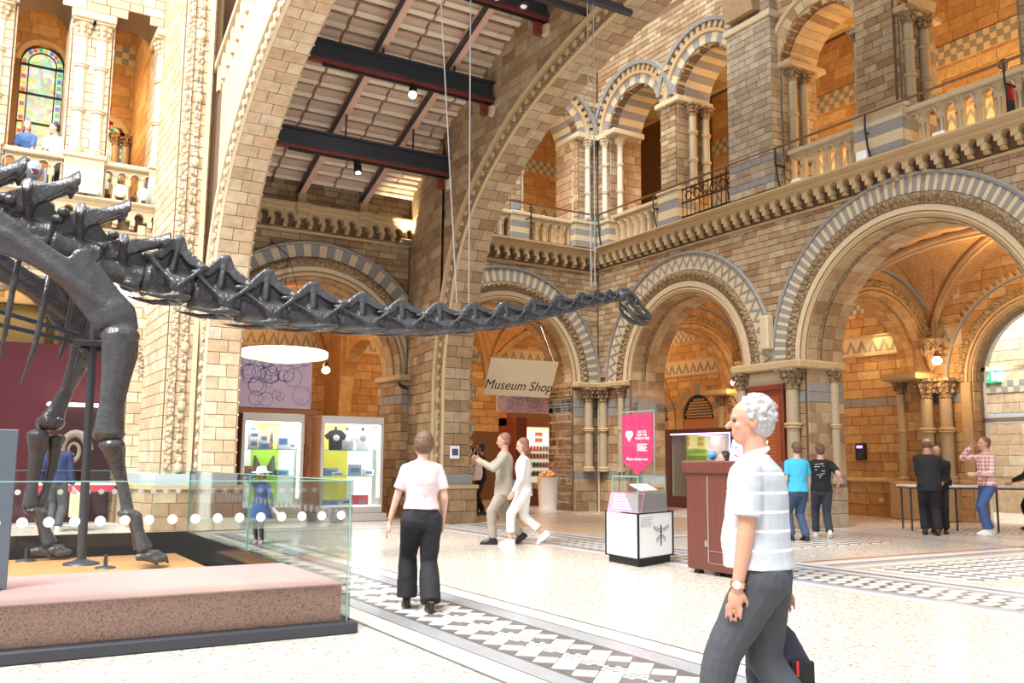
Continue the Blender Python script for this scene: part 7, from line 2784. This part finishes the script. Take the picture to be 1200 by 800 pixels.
# girl
t, B, J = person('little girl in a blue dress shading her eyes beyond the glass barrier', (4.1, 14.35, 0), 236, 1.13, SKP, fabric('blue_denim_dress', (.05, .13, .33)), 'long', None, shoe=plain('pink_trainers', (.75, .45, .5), .5),
                 hair=m_brownhair, hairstyle='bob', hands=((.10, .20, .50), (.13, -.03, .945)), elbow=((-1, .4, 0), (.3, -1, -.2)), skirt=fabric('blue_skirt', (.05, .14, .36)), vox=.010, female=True)
g = MB()
for i in range(2):
    g.cap(tuple(J['kn'][i] * 1.13), tuple(J['ank'][i] * 1.13), .042, .03)
    g.cap(tuple(J['hip'][i] * 1.13), tuple(J['kn'][i] * 1.13), .06, .042)
link('leggings', bake(g, .01, fabric('navy_leggings', (.02, .025, .06)), 'leggings', 2), t, B)
g = MB().lathe([(.001, .085), (.07, .07), (.095, .0), (.16, -.01), (.16, -.02), (.001, -.02)], n=18)
g.build('sun_hat', fabric('pale_blue_hat', (.45, .55, .68)), t, B @ T(*(Vector(J['hp'](-.05, 0, .38)))), smooth=True)
t = thing('paper_roll', 'rolled white paper held in the lowered hand of the little girl', 'paper', (4.3, 14.3, .45))
q = B @ (J['wr'][0] * 1.13)
MB().tube([(q.x, q.y, q.z - .02), (q.x + .12, q.y - .12, q.z - .18)], [.02, .04], 10).build('sheet', m_white, t)
# man in navy at the exhibition
t, B, J = person('dark haired man in a navy jacket standing with his back turned beyond the skeleton legs', (1.56, 18.3, 0), 65, 1.70, SK, fabric('navy_jacket', (.018, .028, .10)), 'long',
                 fabric('grey_trousers', (.06, .065, .075)), shoe=m_shoew, hair=m_darkhair, shirt_z=.49, vox=.012, hands=((.03, .15, .50), (.03, -.15, .48)))
q = B @ (J['wr'][1] * 1.70)
t = thing('paper_bag', 'beige paper carrier bag hanging beside the man in the navy jacket', 'bag', (q.x, q.y, .3))
MB().box(q.x - .04, q.x + .18, q.y - .16, q.y - .02, .25, .68, .01).build('bag_body', plain('kraft_paper', (.62, .50, .33), .7), t)
MB().tube([(q.x, q.y - .09, .68), (q.x, q.y - .07, .78), (q.x + .1, q.y - .09, .68)], .008, 6).build('handle', m_white, t)
# leaning couple in the gallery
person('long haired woman in a blue top leaning on the gallery balustrade', (.78, 20.75, 6.6), 255, 1.60, SKP, fabric('blue_top', (.07, .16, .42)), 'short', m_navyt, shoe=m_shoeb, hair=m_chest, hairstyle='long',
       hands=((.24, .02, .55), (.24, -.10, .55)), lean=.13, female=True, vox=.013, head=40)
person('dark haired man in a white T-shirt leaning on the gallery balustrade', (1.35, 20.85, 6.6), 238, 1.68, SKP, fabric('white_tshirt', (.85, .87, .90)), 'short', m_navyt, shoe=m_shoeb, hair=m_darkhair,
       hands=((.24, .08, .55), (.26, -.06, .55)), lean=.12, vox=.013, head=-40)
person('dark haired visitor in a red top behind the end gallery handrail', (16.3, 9.2, 7.15), 240, 1.72, SKP, fabric('red_top', (.5, .03, .06)), 'short', m_navyt, shoe=m_shoeb, hair=m_darkhair, vox=.016)
# attendant seated behind the desk
person('attendant with long dark hair behind the walnut desk, only the head showing', (8.75, 9.0, 0), 150, 1.45, SKP, m_blkf, 'long', m_blkf, shoe=m_shoeb, hair=m_darkhair, hairstyle='long', vox=.014)

# ================================================================ interior lamps
def globe(label, p, power=160, r=.11, col=(1.0, .62, .28)):
    t = thing('globe_lamp', label, 'lamp', p)
    b = MB().ell(p, (r, r, r * .8), 12)
    b.build('globe', plain('lit_globe', (1.0, .86, .7), .4, emit=9.0), t, smooth=True)
    MB().lathe([(.02, 0), (.1, .02), (.06, .1), (.02, .16)], (p[0], p[1], p[2] + r * .7), 10).build('fitting', m_bronze, t)
    MB().tube([(p[0], p[1], p[2] + r), (p[0], p[1], p[2] + 2.4)], .008, 6).build('rod', m_bronze, t)
    lamp('globe_light', 'POINT', (p[0], p[1] , p[2] - r - .12), power, col, .12)
    return t


globe('globe lamp at the foot of the ribs left of the glass doorway', (19.3, 12.9, 3.7), 50)
globe('globe lamp beside the head of the foreground man', (19.1, 19.2, 3.62), 50)
globe('globe lamp left of the Museum Shop sign', (10.2, 21.0, 3.25), 100)
globe('globe lamp under the far rib behind the bubble poster', (8.0, 22.6, 3.6), 70)
lamp('vault_light', 'POINT', (18.2, 16.9, 5.2), 115, (1, .60, .26), .3)
lamp('vault_light', 'POINT', (18.2, 10.6, 5.3), 110, (1, .62, .28), .3)
lamp('vault_light', 'POINT', (12.6, 24.0, 5.3), 181, (1, .60, .26), .3)
lamp('vault_light', 'POINT', (6.4, 24.2, 5.3), 181, (1, .60, .26), .3)
lamp('vault_light', 'POINT', (17.8, 23.6, 5.2), 143, (1, .60, .26), .3)
lamp('wall_washer', 'SPOT', (19.6, 15.0, 5.2), 120, (1, .7, .3), .08, aim((.25, 0, -1)), spot=R(70))
lamp('gallery_light', 'POINT', (18.3, 16.0, 8.4), 286, (1, .58, .22), .3)
lamp('gallery_light', 'POINT', (18.3, 11.5, 8.4), 352, (1, .62, .25), .3)
lamp('gallery_light', 'POINT', (18.3, 8.0, 8.4), 286, (1, .62, .25), .3)
lamp('gallery_light', 'POINT', (13.0, 23.3, 8.4), 231, (1, .58, .22), .3)
lamp('gallery_light', 'POINT', (1.7, 23.3, 9.6), 231, (1, .62, .28), .3)
lamp('lobby_light', 'AREA', (23.1, 12.0, 6.7), 900, (1, .98, .95), (3.2, 8), (0, 0, 0))
lamp('bay_light', 'POINT', (0.8, 21.9, 5.2), 35, (1, .8, .5), .3)
